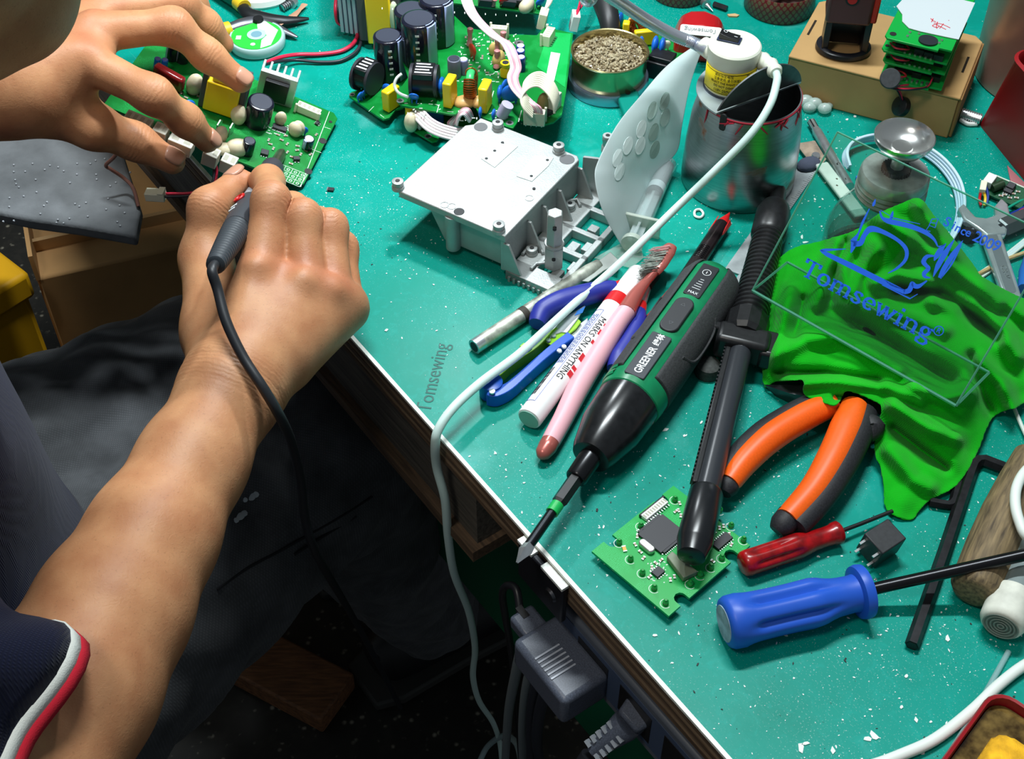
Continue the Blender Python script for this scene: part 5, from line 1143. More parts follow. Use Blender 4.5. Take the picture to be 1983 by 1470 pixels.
# ------------------------------------------------ small dark board with wires on the right
sm = thing('wired_module', 'small dark green module with white plugs and coloured wires behind the wrench', 'circuit board', P(1940, 370))
Mq = frame(P(1903, 372, .004), P(1972, 402, .004) - P(1903, 372, .004), (.1, -.35, .9)); z_ = Board(sm, Mq)
MB().bx(0, .026, 0, .016, -.0016, 0, z_.M).build('substrate', PCBD, sm); MB().bx(0, .026, .0158, .0168, -.0018, .0004, z_.M).build('board_edge', mat('edge_pale', (190, 205, 190), .5), sm)
x, y = z_.l(1916, 352, .002); z_.conn(x, y, .006, .008, .006, 0, WHITEP, 0, False); x, y = z_.l(1903, 366, .002); z_.conn(x, y, .004, .008, .006, 20, CREAM, 0, False)
x, y = z_.l(1932, 360, .003); MB().lathe([(-.004, .0028), (.004, .0028)], 16, z_.M @ T(x, y, .003) @ RZ(60)).build('electrolytic_capacitor', mat('cap_dkgreen', (40, 62, 40), .3), sm)
x, y = z_.l(1953, 370); z_.ic(x, y, .0055, .005, 0, 4, .002); x, y = z_.l(1958, 360, .002); z_.blk('inductor', x, y, .005, .005, .003, ICM)
for u, v in ((1945, 378), (1955, 384), (1962, 376), (1968, 384), (1938, 380), (1971, 372)): x, y = z_.l(u, v); z_.smd(x, y, 20)
for cc, pts in (((206, 30, 40), [(1899, 374, .006), (1897, 386, .003), (1900, 398, .002)]), ((240, 196, 40), [(1905, 370, .007), (1908, 384, .004), (1906, 398, .002)]), ((34, 60, 150), [(1909, 362, .008), (1913, 378, .005), (1911, 394, .002)]),
                ((20, 150, 120), [(1925, 424, .003), (1950, 404, .004), (1984, 386, .005), (2010, 380, .004)]), ((24, 50, 140), [(1926, 430, .003), (1955, 416, .004), (1990, 398, .004)]), ((200, 40, 50), [(1960, 420, .003), (1976, 408, .004), (1995, 402, .004)]), ((236, 190, 40), [(1930, 456, .002), (1955, 450, .002), (1984, 436, .003), (2010, 420, .003)])):
    MB().tube(spline(PL(pts), 6), .0009, 8).build('wire', mat('wire_%d_%d_%d' % cc, cc, .4), sm, world=True)
# ================================================================= soldering iron
tipP, endP = P(549, 290, .0095), P(417, 514, .092)
Mi = frame(tipP, endP - tipP, (-.4, -.4, .8)); Li = (endP - tipP).length
si = thing('soldering_iron', 'soldering iron with dark grey ribbed handle gripped by the right hand', 'soldering iron', Mi)
qi = Li / .176
def il(p, n=28): return MB().lathe([(x * qi, r_) for x, r_ in p], n)
il([(0, .0012), (.006, .0024), (.010, .0034)], 16).build('bit', mat('bit_tin', (150, 150, 150), .3, .9), si)
il([(.008, .0034), (.033, .0040), (.036, .0044)]).build('barrel', mat('barrel_steel', (140, 138, 132), .3, .95, var=.3, vscale=80), si)
il([(.034, .0056), (.035, .0072), (.050, .0074), (.052, .0068)]).build('barrel_nut', mat('nut_dark', (70, 68, 76), .5, .3), si)
il([(.050, .0060), (.060, .0062), (.086, .0068), (.096, .0072)]).build('grey_grip', mat('grip_grey', (150, 154, 160), .5), si)
il([(.094, .0076), (.096, .0080), (.122, .0082), (.130, .0078)]).build('handle_body', mat('handle_charcoal', (58, 61, 67), .5), si)
ring = []
for k in range(17):
    x0 = .130 + k * .0026; rr = .0078 - .0024 * (k / 16) ** 1.3
    ring += [(x0, rr - .0005), (x0 + .0005, rr), (x0 + .0017, rr), (x0 + .0022, rr - .0005)]
MB().lathe([(x * qi, r_) for x, r_ in ring + [(.1755, .0050), (.1760, .0040)]], 32).build('strain_relief', mat('relief_charcoal', (52, 58, 64), .55), si, smooth=50)
MB().tube([Vector((.102 * qi, .0030 * math.cos(a), .0078)) + Vector((.0042 * math.sin(a), 0, .0006)) for a in np.linspace(0, 2 * math.pi, 25)[:-1]], .0009, 8, closed=True).build('dial_ring', REDP, si)
MB().lz([(.0028, .0074), (.0026, .0084)], 18, T(.102 * qi, 0, 0)).build('temperature_dial', mat('dial_grey', (120, 124, 130), .4), si)
for xx in (.112, .117): MB().bx((xx - .001) * qi, (xx + .001) * qi, -.003, .001, .0080, .0083).build('dial_print', WINK, si)
hv = Mi @ Vector((Li - .004, 0, 0)); hv2 = Mi @ Vector((Li + .008, 0, 0))
cord = spline([hv, hv2, P(422, 562, .088), P(438, 622, .080), P(470, 690, .070), P(512, 755, .060), P(545, 812, .042), P(566, 862, .005), P(582, 930, -.04), P(590, 1000, -.075), P(606, 1058, -.105), P(630, 1105, -.16), P(660, 1155, -.28), P(700, 1225, -.44), P(745, 1310, -.62), P(775, 1370, -.745)], 8)
MB().tube(cord, .0027, 12).build('cord', mat('cord_black', (38, 40, 44), .45), si, world=True)

# ================================================================= wick spool and needle-nose pliers
sp = thing('desoldering_wick', 'round spool of copper wick with green and white label', 'spool', P(502, 88))
Mo = T(*P(500, 88, .0))
MB().lz([(.0165, 0), (.0198, .0012), (.0205, .004), (.0205, .0075), (.0198, .0085), (.0060, .0085)], 40, Mo).build('spool_case', clear_mat('frosted', (220, 240, 240), rough=.2, milky=.75, milk=(190, 226, 226)), sp, world=True)
MB().lz([(.0182, .0086), (.0182, .0090)], 40, Mo).build('label_disc', mat('label_green', (40, 205, 60), .5), sp, world=True)
MB().prism([(-.002, .0178), (.0045, .0174), (.0150, .0060), (.0120, -.0128), (.0050, -.0172), (.0046, -.007), (.0075, -.001), (.0052, .0055), (.0000, .0072)], .0090, .0092, Mo).build('label_white_field', mat('label_white', (232, 240, 240), .5), sp, world=True, smooth=0)
MB().lz([(.0068, .0090), (.0068, .0096), (.0040, .0096)], 32, Mo).build('hub', mat('hub_frost', (170, 205, 210), .45), sp, world=True)
MB().lz([(.0040, .0094), (.0040, .0097)], 24, Mo).build('hub_hole', mat('hub_shade', (110, 150, 165), .5), sp, world=True)
MB().lz([(.0018, .0092), (.0018, .0094)], 16, Mo @ T(-.001, -.0125, 0)).build('label_dot', WHITEP, sp, world=True); MB().bx(-.0018, .0018, -.0024, .0024, .0092, .0094, Mo @ T(-.0125, -.004, 0)).build('label_patch', WHITEP, sp, world=True)
wk = spline(PL([(538, 50, .006), (553, 41, .006), (566, 32, .006), (580, 19, .004), (590, 8, .003)]), 6)
MB().tube(wk, [.0014, .0014, .0032, .0016, .0026], 10, flat=.25).build('copper_braid', mat('braid', (210, 160, 130), .5, .4, bump=.6, bscale=2500), sp, world=True)
nn_ = thing('needle_nose_pliers', 'needle-nose pliers with green and yellow handles behind the wick spool', 'pliers', P(490, 40))
GH = mat('plier_green', (16, 86, 60), .4); YB = mat('plier_yellow', (224, 186, 40), .4); PBL = mat('plier_black', (44, 46, 48), .4, .6)
MB().tube(spline(PL([(400, -40, .008), (440, -12, .008), (466, 6, .008)]), 5), [.0062, .0062, .0055], 14).build('handle', GH, nn_, world=True)
MB().tube(spline(PL([(380, 74, .008), (415, 64, .008), (440, 57, .008)]), 5), [.0055, .0055, .0052], 14).build('handle', GH, nn_, world=True)
MB().tube(PL([(463, 4, .008), (473, 14, .008)]), [.0062, .0056], 14).build('yellow_collar', YB, nn_, world=True); MB().tube(PL([(434, 59, .008), (446, 55, .008)]), [.0058, .0054], 14).build('yellow_collar', YB, nn_, world=True)
MB().tube(spline(PL([(470, 14, .008), (480, 26, .008), (500, 34, .007), (545, 40, .006), (598, 36, .004)]), 5), [.0046, .0056, .0064, .0050, .0012], 12, flat=.7).build('jaw', PBL, nn_, world=True)
MB().tube(spline(PL([(444, 55, .008), (470, 46, .008), (505, 42, .006), (540, 56, .005), (576, 72, .003)]), 5), [.0046, .0052, .0058, .0040, .0010], 12, flat=.7).build('jaw', mat('plier_bright', (120, 122, 130), .35, .8), nn_, world=True)
MB().lz([(.004, 0), (.0036, .0016)], 16, T(*P(500, 38, .0105))).build('pivot', PBL, nn_, world=True)
bu = thing('small_screw', 'small silver screw lying behind the wick spool', 'screw', P(556, 12))
MB().tube(PL([(546, 16, .003), (566, 4, .003)]), .0028, 12).build('shank', STEEL, bu, world=True); MB().tube(PL([(562, 8, .0035), (568, 2, .0035)]), .0045, 14).build('head', STEEL, bu, world=True)
for k in range(5): MB().tube(PL([(546 + k * 3.6, 16 - k * 2.2, .003), (547 + k * 3.6, 15.4 - k * 2.2, .003)]), .0033, 12).build('thread', DSTEEL, bu, world=True)
lid = thing('storage_lid', 'white round lid at the top edge behind the pliers', 'lid', P(515, -14)); MB().lz([(.030, 0), (.031, .002), (.030, .006), (.026, .007)], 36, T(*P(505, -22))).build('disc', WHITEP, lid, world=True)

# ================================================================= solder tin
tn = thing('solder_tin', 'brass coloured open tin heaped with solder flux crumbs on its lid', 'tin', P(1178, 158))
Mt = T(*P(1177, 163))
MB().lz([(.0272, 0), (.0285, .0006), (.0285, .008), (.0278, .009), (.0270, .009)], 48, Mt).build('lid_base', mat('tin_silver', (170, 184, 208), .25, .9), tn, world=True)
MB().lz([(.0255, .008), (.0262, .0095), (.0262, .0265), (.0270, .0272), (.0272, .0280), (.0266, .0285), (.0258, .0280), (.0254, .0262), (.0252, .021)], 48, Mt, True, False).build('tin_body', mat('tin_brass', (176, 164, 118), .22, .9, var=.15, vscale=60), tn, world=True)
FLX = mat('flux_crumb', (126, 104, 70), .22, coat=.4, sss=.15, var=.5, vscale=260, var2=(188, 174, 144))
MB().lz([(.0252, .0205), (.020, .0225), (.010, .0240), (.001, .0245)], 36, Mt, False, True).build('flux_fill', FLX, tn, world=True)
cr = MB()
for k in range(900):
    a = random.uniform(0, 6.283); r_ = .0245 * math.sqrt(random.random()); s_ = random.uniform(.0005, .0015)
    cr.ball((0, 0, 0), (s_ * random.uniform(.8, 1.6), s_, s_ * .6), Mt @ T(r_ * math.cos(a), r_ * math.sin(a), .0222 + .0028 * (1 - (r_ / .0245) ** 2) + random.uniform(0, .0012)) @ Matrix.Rotation(random.uniform(0, 6), 4, Vector((random.random(), random.random(), random.random() + .1))), 5, 4)
cr.build('flux_crumbs', FLX, tn, world=True, smooth=0, kind='stuff')
dj = thing('black_power_jack', 'small black plastic block between the tin and the waxy sheet', 'power jack', P(1272, 150))
Mj = frame(P(1248, 148), P(1292, 160) - P(1248, 148)); MB().bx(0, .017, 0, .013, 0, .013, Mj).build('body', BLACK, dj, world=True, bevel=.0008); MB().bx(.001, .018, .002, .014, .013, .0165, Mj).build('flap', BLACK, dj, world=True, bevel=.0006)
# teal brush handle below the sheet
tl = thing('teal_handle', 'teal plastic tool handle with hanging hole poking out under the waxy sheet', 'tool handle', P(1225, 200))
Mtl = frame(P(1212, 182, .003), P(1262, 372, .003) - P(1212, 182, .003)); TEAL = mat('teal_plastic', (0, 122, 108), .35)
MB().prism([(-.006 * math.cos(a), .0078 * math.sin(a)) for a in np.linspace(-1.5, 1.5, 10)] + [(.020, .0072), (.06, .0042), (.088, .0030), (.088, -.0030), (.06, -.0042), (.020, -.0072)], 0, .006, Mtl).build('grip', TEAL, tl, world=True, bevel=.0018, seg=3)
MB().prism(circ(.006, 0, .0034, 18, .0020), .0058, .0062, Mtl).build('hanging_hole', INK, tl, world=True, smooth=0)

# ================================================================= cast aluminium plate
H0 = .034
Fc, Lc, Rc = P(978, 458, H0), P(765, 367, H0), P(1127, 305, H0)
Mc = frame(Vector((Fc.x, Fc.y, 0)), Lc - Fc); wx = (Lc - Fc).length; wy_ = (Mc.inverted() @ Rc).y; sc_ = 1 if wy_ > 0 else -1; wy = abs(wy_)
ca = thing('cast_plate', 'cast aluminium mounting plate with bosses and a slotted lower flange', 'casting', Mc)
ALU = mat('cast_alu', (170, 175, 174), .5, .5, var=.10, vscale=60, bump=.25, bscale=900)
def cy(y): return y * sc_
def cbx(x0, x1, y0, y1, z0, z1): return MB().bx(x0, x1, min(cy(y0), cy(y1)), max(cy(y0), cy(y1)), z0, z1)
MB().prism([(0, cy(0)), (wx - .003, cy(0)), (wx, cy(.003)), (wx, cy(wy - .012)), (wx - .004, cy(wy - .008)), (wx - .004, cy(wy)), (.003, cy(wy)), (0, cy(wy - .003))], H0 - .005, H0).build('top_plate', ALU, ca, bevel=.0006)
cbx(.001, .004, .001, wy - .002, .005, H0 - .004).build('flange_wall', ALU, ca, bevel=.0004)
MB().prism([(.002, .005), (.048, .005), (.060, H0 - .005), (.002, H0 - .005)], 0, .003, Matrix.Translation((0, cy(.005) if sc_ < 0 else cy(.002), 0)) @ RX(90) @ T(0, 0, -.003 if sc_ > 0 else 0)).build('side_wall', ALU, ca, bevel=.0004)
MB().lz([(.0045, .004), (.0045, H0 - .004)], 20, T(.040, cy(.003), 0)).build('wall_pillar', ALU, ca)
MB().prism([(.002, .005), (.048, .005), (.060, H0 - .005), (.002, H0 - .005)], 0, .003, Matrix.Translation((0, cy(wy - .004), 0)) @ RX(90)).build('side_wall', ALU, ca, bevel=.0004)
def lc(u, v, z): q_ = Mc.inverted() @ P(u, v, z); return q_.x, q_.y
BORE = mat('bore_dark', (30, 32, 34), .6)
def boss(u, v, z, r_, h):
    x, y = lc(u, v, z + h); o = MB().lz([(r_ * 1.12, z - .0005), (r_ * 1.08, z + h * .30), (r_ * .90, z + h * .36), (r_ * .90, z + h * .62), (r_, z + h * .66), (r_, z + h * .96), (r_ * .92, z + h)], 24, T(x, y, 0)).build('boss', ALU, ca)
    MB().lz([(r_ * .42, z + h), (r_ * .42, z + h + .0002)], 16, T(x, y, 0)).build('bore', BORE, o, smooth=0)
for u, v in ((770, 350), (964, 236), (1082, 280), (966, 433)): boss(u, v, H0, .0036, .0055)
for u, v, r_ in ((931, 246, .0044), (1098, 309, .0048), (889, 410, .0033)):
    x, y = lc(u, v, H0); MB().lz([(r_, H0 - .001), (r_, H0 + .0002)], 24, T(x, y, 0)).build('through_hole', mat('hole_grey', (92, 94, 96), .6) if u != 889 else BORE, ca, smooth=0)
for pts in ([(932, 308), (955, 276), (1003, 284), (958, 325)], [(1000, 342), (1036, 302), (1072, 306), (1062, 322), (1030, 352)]):
    MB().prism([lc(u, v, H0) for u, v in pts], H0, H0 + .0004, None).build('thermal_pad_patch', mat('pad_pale', (188, 200, 197), .7, var=.08, vscale=400), ca, smooth=0)
for u, v in ((942, 308), (958, 293), (973, 277), (1029, 342), (1060, 311), (1034, 366)):
    x, y = lc(u, v, H0); MB().lz([(.0010, H0), (.0010, H0 + .0006)], 12, T(x, y, 0)).build('screw_hole', BORE, ca, smooth=0)
for u, v in ((1025, 384), (861, 397), (875, 400)):
    x, y = lc(u, v, H0); mb = MB(); ribbon(mb, circ(x, y, .0026, 20) + [(x + .0026, y)], .0003, None, H0, H0 + .0003); mb.build('ejector_ring', ALU, ca, smooth=0)
# slotted flange on the near right side: x < 0
FWD = .036
frame_bits = [(-FWD, 0, .0, .013), (-FWD, -FWD + .004, .0, wy + .014), (-.015, 0, 0, wy + .010), (-FWD, 0, .034, .038), (-FWD, 0, .054, .058), (-FWD, 0, wy - .012, wy - .008), (-FWD, -.01, wy + .006, wy + .014)]
for x0, x1, y0, y1 in frame_bits: cbx(x0, x1, y0, y1, .0, .0065).build('flange_bar', ALU, ca, bevel=.0005)
for x0, x1, y0, y1 in ((-.026, -.020, .038, .046), (-.030, -.024, .013, .020), (-.034, -.030, .022, .030), (-.028, -.022, .060, .066), (-.034, -.028, .042, .050)):
    cbx(x0, x1, y0, y1, .0, .006).build('flange_tooth', ALU, ca, bevel=.0003)
for k in range(9): cbx(-.032 + k * .0035, -.0305 + k * .0035, -.0012, .001, 0, .0035).build('edge_tooth', ALU, ca, smooth=0)
for yy in (.0015, .026, .043, .061, wy - .002):
    MB().prism([(0, .006), (0, H0 - .007), (-.004, H0 - .007), (-.013, .006)], -.0008, .0008, T(0.002, cy(yy), 0) @ RX(90)).build('gusset_rib', ALU, ca, bevel=.0002)
MB().prism([(0, .006), (0, H0 - .004), (-.020, H0 + .002), (-.024, .0065)], -.001, .001, T(0.002, cy(wy + .006), 0) @ RX(90)).build('end_fin', ALU, ca, bevel=.0003)
for u, v in ((1030, 480), (1104, 393)): boss(u, v, .0065, .0034, .0045)
boss(1177, 262, .016, .0034, .012)
x, y = lc(1072, 512, .0065); MB().lz([(.0062, .006), (.0062, .022), (.0054, .0225), (.0052, .046), (.0046, .0475)], 6, T(x, y, 0)).build('square_post', ALU, ca, smooth=20, bevel=.0004)
MB().lz([(.0058, .0225), (.0062, .0235), (.0058, .0245)], 18, T(x, y, 0)).build('post_collar', ALU, ca)
for dz in (.016, .040): MB().lz([(.0012, -.0066), (.0012, .0066)], 10, T(x, y, dz) @ RZ(-60) @ RY(90)).build('cross_hole', BORE, ca)
for pts in ([(1012, 492), (1022, 478), (1046, 478), (1052, 490)], [(1028, 520), (1038, 510), (1058, 508)], [(1088, 402), (1098, 388), (1118, 386), (1124, 398)]):
    MB().tube([Vector((*lc(u, v, .008), .0078)) for u, v in pts], .0011, 8).build('cast_rib', ALU, ca)

# ================================================================= waxy sticker sheet
st = thing('sticker_sheet', 'translucent waxy sticker sheet with round marks leaning on the steel can', 'sheet', P(1225, 455))
Lf = [(1205, 478, .0015), (1182, 440, .016), (1163, 400, .030), (1151, 345, .042), (1158, 310, .046), (1195, 240, .054), (1240, 185, .060), (1292, 126, .064), (1352, 84, .066)]
Rg = [(1207, 476, .001), (1225, 450, .0012), (1243, 408, .003), (1263, 352, .007), (1285, 322, .011), (1313, 292, .017), (1322, 240, .034), (1338, 160, .052), (1362, 90, .064)]
n_ = 9; Gd = []
A_ = spline([Vector(p) for p in Lf], 4); B_ = spline([Vector(p) for p in Rg], 4)
for a_, b_ in zip(A_, B_):
    row = []
    for j in range(n_):
        t = j / (n_ - 1); m_ = a_ + (b_ - a_) * t; m_.z += .006 * math.sin(t * math.pi) * min(1, (a_ - b_).length / 120) * (1 - .5 * t); row.append(P(*m_))
    Gd.append(row)
def sheet_mat():
    m = bpy.data.materials.new('wax_paper'); m.use_nodes = True; nt = m.node_tree; b_ = nt.nodes['Principled BSDF']; out = nt.nodes['Material Output']
    b_.inputs['Base Color'].default_value = lin((214, 226, 226)); b_.inputs['Roughness'].default_value = .35
    tr = nt.nodes.new('ShaderNodeBsdfTranslucent'); tr.inputs[0].default_value = lin((214, 230, 230)); tp = nt.nodes.new('ShaderNodeBsdfTransparent')
    m1 = nt.nodes.new('ShaderNodeMixShader'); m1.inputs[0].default_value = .35; m2 = nt.nodes.new('ShaderNodeMixShader'); m2.inputs[0].default_value = .16
    nt.links.new(b_.outputs[0], m1.inputs[1]); nt.links.new(tr.outputs[0], m1.inputs[2]); nt.links.new(m1.outputs[0], m2.inputs[1]); nt.links.new(tp.outputs[0], m2.inputs[2]); nt.links.new(m2.outputs[0], out.inputs[0]); return m
WAX = sheet_mat()
MB().rings(Gd, False, False, close=False).build('sheet', WAX, st, world=True, smooth=80, solid=.0003, sub=1)
GP = mat('sticker_pale', (150, 176, 168), .5)
def on_sheet(u, v):
    best = None
    for row in Gd:
        for p in row:
            a = pix(p); d_ = (a[0] - u) ** 2 + (a[1] - v) ** 2
            if best is None or d_ < best[0]: best = (d_, p)
    return best[1]
def sheet_pt(u, v):
    c = Vector((0, 0, HC)); d_ = ray(u, v); best = None
    for i in range(len(Gd) - 1):
        for j in range(n_ - 1):
            q = [Gd[i][j], Gd[i][j + 1], Gd[i + 1][j + 1], Gd[i + 1][j]]; nn2 = (q[1] - q[0]).cross(q[3] - q[0])
            if abs(nn2.dot(d_)) < 1e-12: continue
            t = (q[0] - c).dot(nn2) / nn2.dot(d_); p = c + d_ * t; ce = (q[0] + q[1] + q[2] + q[3]) / 4
            if best is None or (p - ce).length < best[0]: best = ((p - ce).length, p, nn2.normalized())
    return best[1], best[2]
for u, v in ((1287, 196), (1288, 228), (1266, 256), (1268, 290), (1263, 214), (1242, 250), (1216, 282), (1196, 306), (1240, 282), (1200, 332)):
    rim = []
    for k in range(18):
        a = 2 * math.pi * k / 18; p, nn2 = sheet_pt(u + 9 * math.cos(a) + 4 * math.sin(a), v - 18 * math.sin(a)); rim.append(p + (Vector((0, 0, HC)) - p).normalized() * .0008)
    MB().add(rim, [tuple(range(18))]).build('round_sticker', GP if u > 1255 else mat('sticker_white', (206, 222, 220), .4), st, world=True, smooth=0, solid=.0002)

# ================================================================= syringe
M, L = axis((1300, 300, .0072), (1240, 436, .0072), (0, 0, 1))
sy_ = thing('syringe', 'clear plastic syringe lying between the waxy sheet and the white cord', 'syringe', M)
CLR = clear_mat('syringe_clear', (235, 242, 242), milky=.28, milk=(215, 228, 228))
MB().lathe([(0, .0010), (.006, .0016), (.007, .0040), (.010, .0062), (L, .0062)], 24).build('barrel', CLR, sy_)
MB().prism(rrect(.0025, .026, .001), -.0075, .0075, T(L, 0, 0)).build('finger_flange', clear_mat('flange_frost', (230, 238, 232), milky=.5, milk=(206, 216, 204)), sy_, bevel=.0006)
MB().lathe([(.012, .0050), (.030, .0052), (.034, .0054)], 20).build('grey_fill', mat('paste_grey', (150, 152, 156), .5), sy_); MB().lathe([(.034, .0056), (.040, .0056)], 20).build('plunger_seal', mat('seal_white', (220, 226, 230), .4), sy_); MB().lathe([(.040, .0055), (.044, .0055)], 20).build('seal_ring', mat('seal_dark', (56, 58, 66), .5), sy_)
MB().bx(.044, L + .016, -.0042, .0042, -.0008, .0008).build('plunger_stem', CLR, sy_); MB().bx(.044, L + .016, -.0008, .0008, -.0042, .0042).build('plunger_stem', CLR, sy_)
MB().lathe([(L + .016, .0068), (L + .018, .0072), (L + .0195, .0068)], 24).build('thumb_rest', MATS['flange_frost'], sy_)
blade([(1150, 500), (1205, 470), (1238, 452), (1246, 500), (1222, 520)], .0012, .0003, clear_mat('bag_clear', (235, 245, 240), milky=.12), 'torn_wrapper', sy_)

# ================================================================= steel can with lamp base
cn = thing('steel_can', 'rusty stainless steel can with half lid folded up and red paint drips', 'can', P(1427, 345))
Cb = P(1427, 345); Mcn = T(*Cb); hC = .068
def can_mat():
    m = bpy.data.materials.new('brushed_can'); m.use_nodes = True; nt = m.node_tree; b_ = nt.nodes['Principled BSDF']; N = nt.nodes.new; L_ = nt.links.new
    tc = N('ShaderNodeTexCoord'); mp = N('ShaderNodeMapping'); mp.inputs['Scale'].default_value = (60, 60, 900); L_(tc.outputs['Object'], mp.inputs[0])
    n = N('ShaderNodeTexNoise'); n.inputs['Scale'].default_value = 1; n.inputs['Detail'].default_value = 4; L_(mp.outputs[0], n.inputs['Vector'])
    r = N('ShaderNodeValToRGB'); r.color_ramp.elements[0].color = lin((132, 136, 138)); r.color_ramp.elements[1].color = lin((188, 192, 194)); L_(n.outputs['Fac'], r.inputs[0])
    n2 = N('ShaderNodeTexNoise'); n2.inputs['Scale'].default_value = 48; n2.inputs['Detail'].default_value = 7; n2.inputs['Distortion'].default_value = .5; L_(tc.outputs['Object'], n2.inputs['Vector'])
    r2 = N('ShaderNodeValToRGB'); r2.color_ramp.elements[0].position = .645; r2.color_ramp.elements[1].position = .70; L_(n2.outputs['Fac'], r2.inputs[0])
    mx = N('ShaderNodeMix'); mx.data_type = 'RGBA'; L_(r2.outputs[0], mx.inputs[0]); L_(r.outputs[0], mx.inputs[6]); mx.inputs[7].default_value = lin((116, 72, 36)); L_(mx.outputs[2], b_.inputs['Base Color'])
    iv = N('ShaderNodeMath'); iv.operation = 'SUBTRACT'; iv.inputs[0].default_value = 1; L_(r2.outputs[0], iv.inputs[1]); L_(iv.outputs[0], b_.inputs['Metallic'])
    b_.inputs['Roughness'].default_value = .30; b_.inputs['Anisotropic'].default_value = .5; return m
CANM = can_mat()
MB().lz([(.0345, 0), (.0365, .001), (.0368, .006), (.0362, .030), (.0345, .050), (.0325, .060), (.0318, hC), (.0310, hC), (.0318, .060), (.0338, .050), (.0352, .030), (.0352, .004)], 64, Mcn).build('wall', CANM, cn, world=True)
ch0 = Mcn.inverted() @ P(1417, 212, hC); ch1 = Mcn.inverted() @ P(1549, 164, hC); cd = (ch1 - ch0); cd.z = 0; cd.normalize(); cn_ = Vector((-cd.y, cd.x, 0)); dd = ch0.dot(cn_)
if cn_.x > 0: cn_ = -cn_; dd = -dd
rl_ = .0335
def seg_poly(sign):
    out = []
    for k in range(121):
        a = 2 * math.pi * k / 120; p = Vector((rl_ * math.cos(a), rl_ * math.sin(a), 0))
        if (p.dot(cn_) - dd) * sign >= 0: out.append((a, p))
    # rotate so the arc is contiguous
    ks = [o for o in out]; best = 0
    for i in range(len(ks)):
        if (ks[i][0] - ks[i - 1][0]) % (2 * math.pi) > .2: best = i
    return [p for a, p in ks[best:] + ks[:best]]
keep = seg_poly(1); fold = seg_poly(-1)
LIDM = mat('lid_zinc', (176, 190, 194), .4, .6, var=.12, vscale=70)
MB().prism([(p.x, p.y) for p in keep], hC, hC + .0012, Mcn).build('half_lid', LIDM, cn, world=True)
hinge = cn_ * dd; Mfold = Mcn @ Matrix.Translation(hinge + Vector((0, 0, hC + .0012))) @ Matrix.Rotation(R(-82) * (1 if cd.cross(-cn_).z > 0 else -1) * -1, 4, cd)
MB().prism([((p - hinge).x, (p - hinge).y) for p in fold], 0, .0010, Mfold).build('folded_lid', mat('lid_dark', (96, 100, 102), .45, .6, var=.3, vscale=90), cn, world=True)
RP = mat('red_drip', (168, 30, 52), .5)
rp = MB(); rp.lz([(.0321, hC - .0018), (.0321, hC - .0004)], 64, Mcn, False, False); rp.build('paint_rim', RP, cn, world=True, solid=.0003)
dr = MB()
for a in [R(random.uniform(195, 345)) for _ in range(13)]:
    ln_ = random.uniform(.002, .010); tw = random.uniform(-.30, .30)
    pts = [Vector(((r0 + .0004) * math.cos(a + t * tw), (r0 + .0004) * math.sin(a + t * tw), hC - .002 - ln_ * t)) for t, r0 in ((0, .0320), (.5, .0322), (1, .0326))]
    MB().tube([Mcn @ p for p in pts], [.0005, .0006, .0003], 6).build('paint_drip', RP, cn, world=True)
MB().prism(rrect(.0042, .012, .002), -.0006, .0006, Mcn @ RZ(math.degrees(math.atan2(ch0.y, ch0.x))) @ T(.0322, 0, hC - .004) @ RZ(90) @ RX(90)).build('rim_slot', INK, cn, world=True)
# lamp
lb = P(1412, 165, hC + .0012); Mlb = Matrix.Translation(lb)
lp = thing('gooseneck_lamp', 'white magnetic base sewing lamp with gooseneck and long white cord', 'lamp', lb)
IV = mat('ivory_plastic', (226, 230, 214), .38)
MB().lz([(.0150, 0), (.0156, .001), (.0158, .0215), (.0162, .0225), (.0162, .0290), (.0152, .0300)], 48, Mlb).build('base_body', IV, lp, world=True)
MB().lz([(.0162, -.0001), (.0162, .0014)], 40, Mlb).build('magnet_ring', mat('ring_dark', (40, 46, 60), .4), lp, world=True)
camang = math.degrees(math.atan2(-lb.y, -lb.x)) + 0
lab = MB(); lab.rings([[(.0160 * math.cos(R(camang + a)), .0160 * math.sin(R(camang + a)), z) for a in range(-74, 71, 6)] for z in (.0030, .0190)], False, False, close=False, M=Mlb); lab.build('warning_label', mat('label_yellow', (238, 216, 20), .5), lp, world=True, solid=.0002)
def cyl_text(s, size, z, a0, m, r_=.01622, sx=.85):
    o = text(s, size, Matrix(), m, lp, 'label_lettering', sx=sx, align='CENTER')
    for v in o.data.vertices:
        a = R(camang + a0) + v.co.x / r_; rr = r_ + v.co.z * .5; v.co = (rr * math.cos(a), rr * math.sin(a), z + v.co.y)
    o.data.update()
cyl_text('JJ', .0042, .0158, 40, INK); cyl_text('请按指定电压', .0024, .0164, -14, INK); cyl_text('注意使用,请勿拆卸!', .0024, .0138, -6, INK)
cyl_text('SELECT THE RIGHT VOLTAGE', .0022, .0112, 0, INK); cyl_text('DO NOT DISASSEMBLE', .0022, .0086, -2, INK); cyl_text('110V-250V', .0028, .0056, -16, INK)
def cyl_line(pts, wd, name):
    mb = MB(); ribbon(mb, pts, wd, None, 0, .0001)
    mb.v = [((.01622 + p[2]) * math.cos(R(camang) + p[0] / .01622), (.01622 + p[2]) * math.sin(R(camang) + p[0] / .01622), p[1]) for p in mb.v]
    return mb.build(name, INK, lp, smooth=0)
for zz in (.0180, .0038): cyl_line([(-.0185 + k * .0037, zz) for k in range(11)], .0003, 'label_frame')
cyl_line([(.0060, .0046), (.0079, .0078), (.0098, .0046), (.0060, .0046)], .0003, 'warning_triangle'); cyl_line([(.0079, .0068), (.0079, .0054)], .0004, 'warning_triangle')
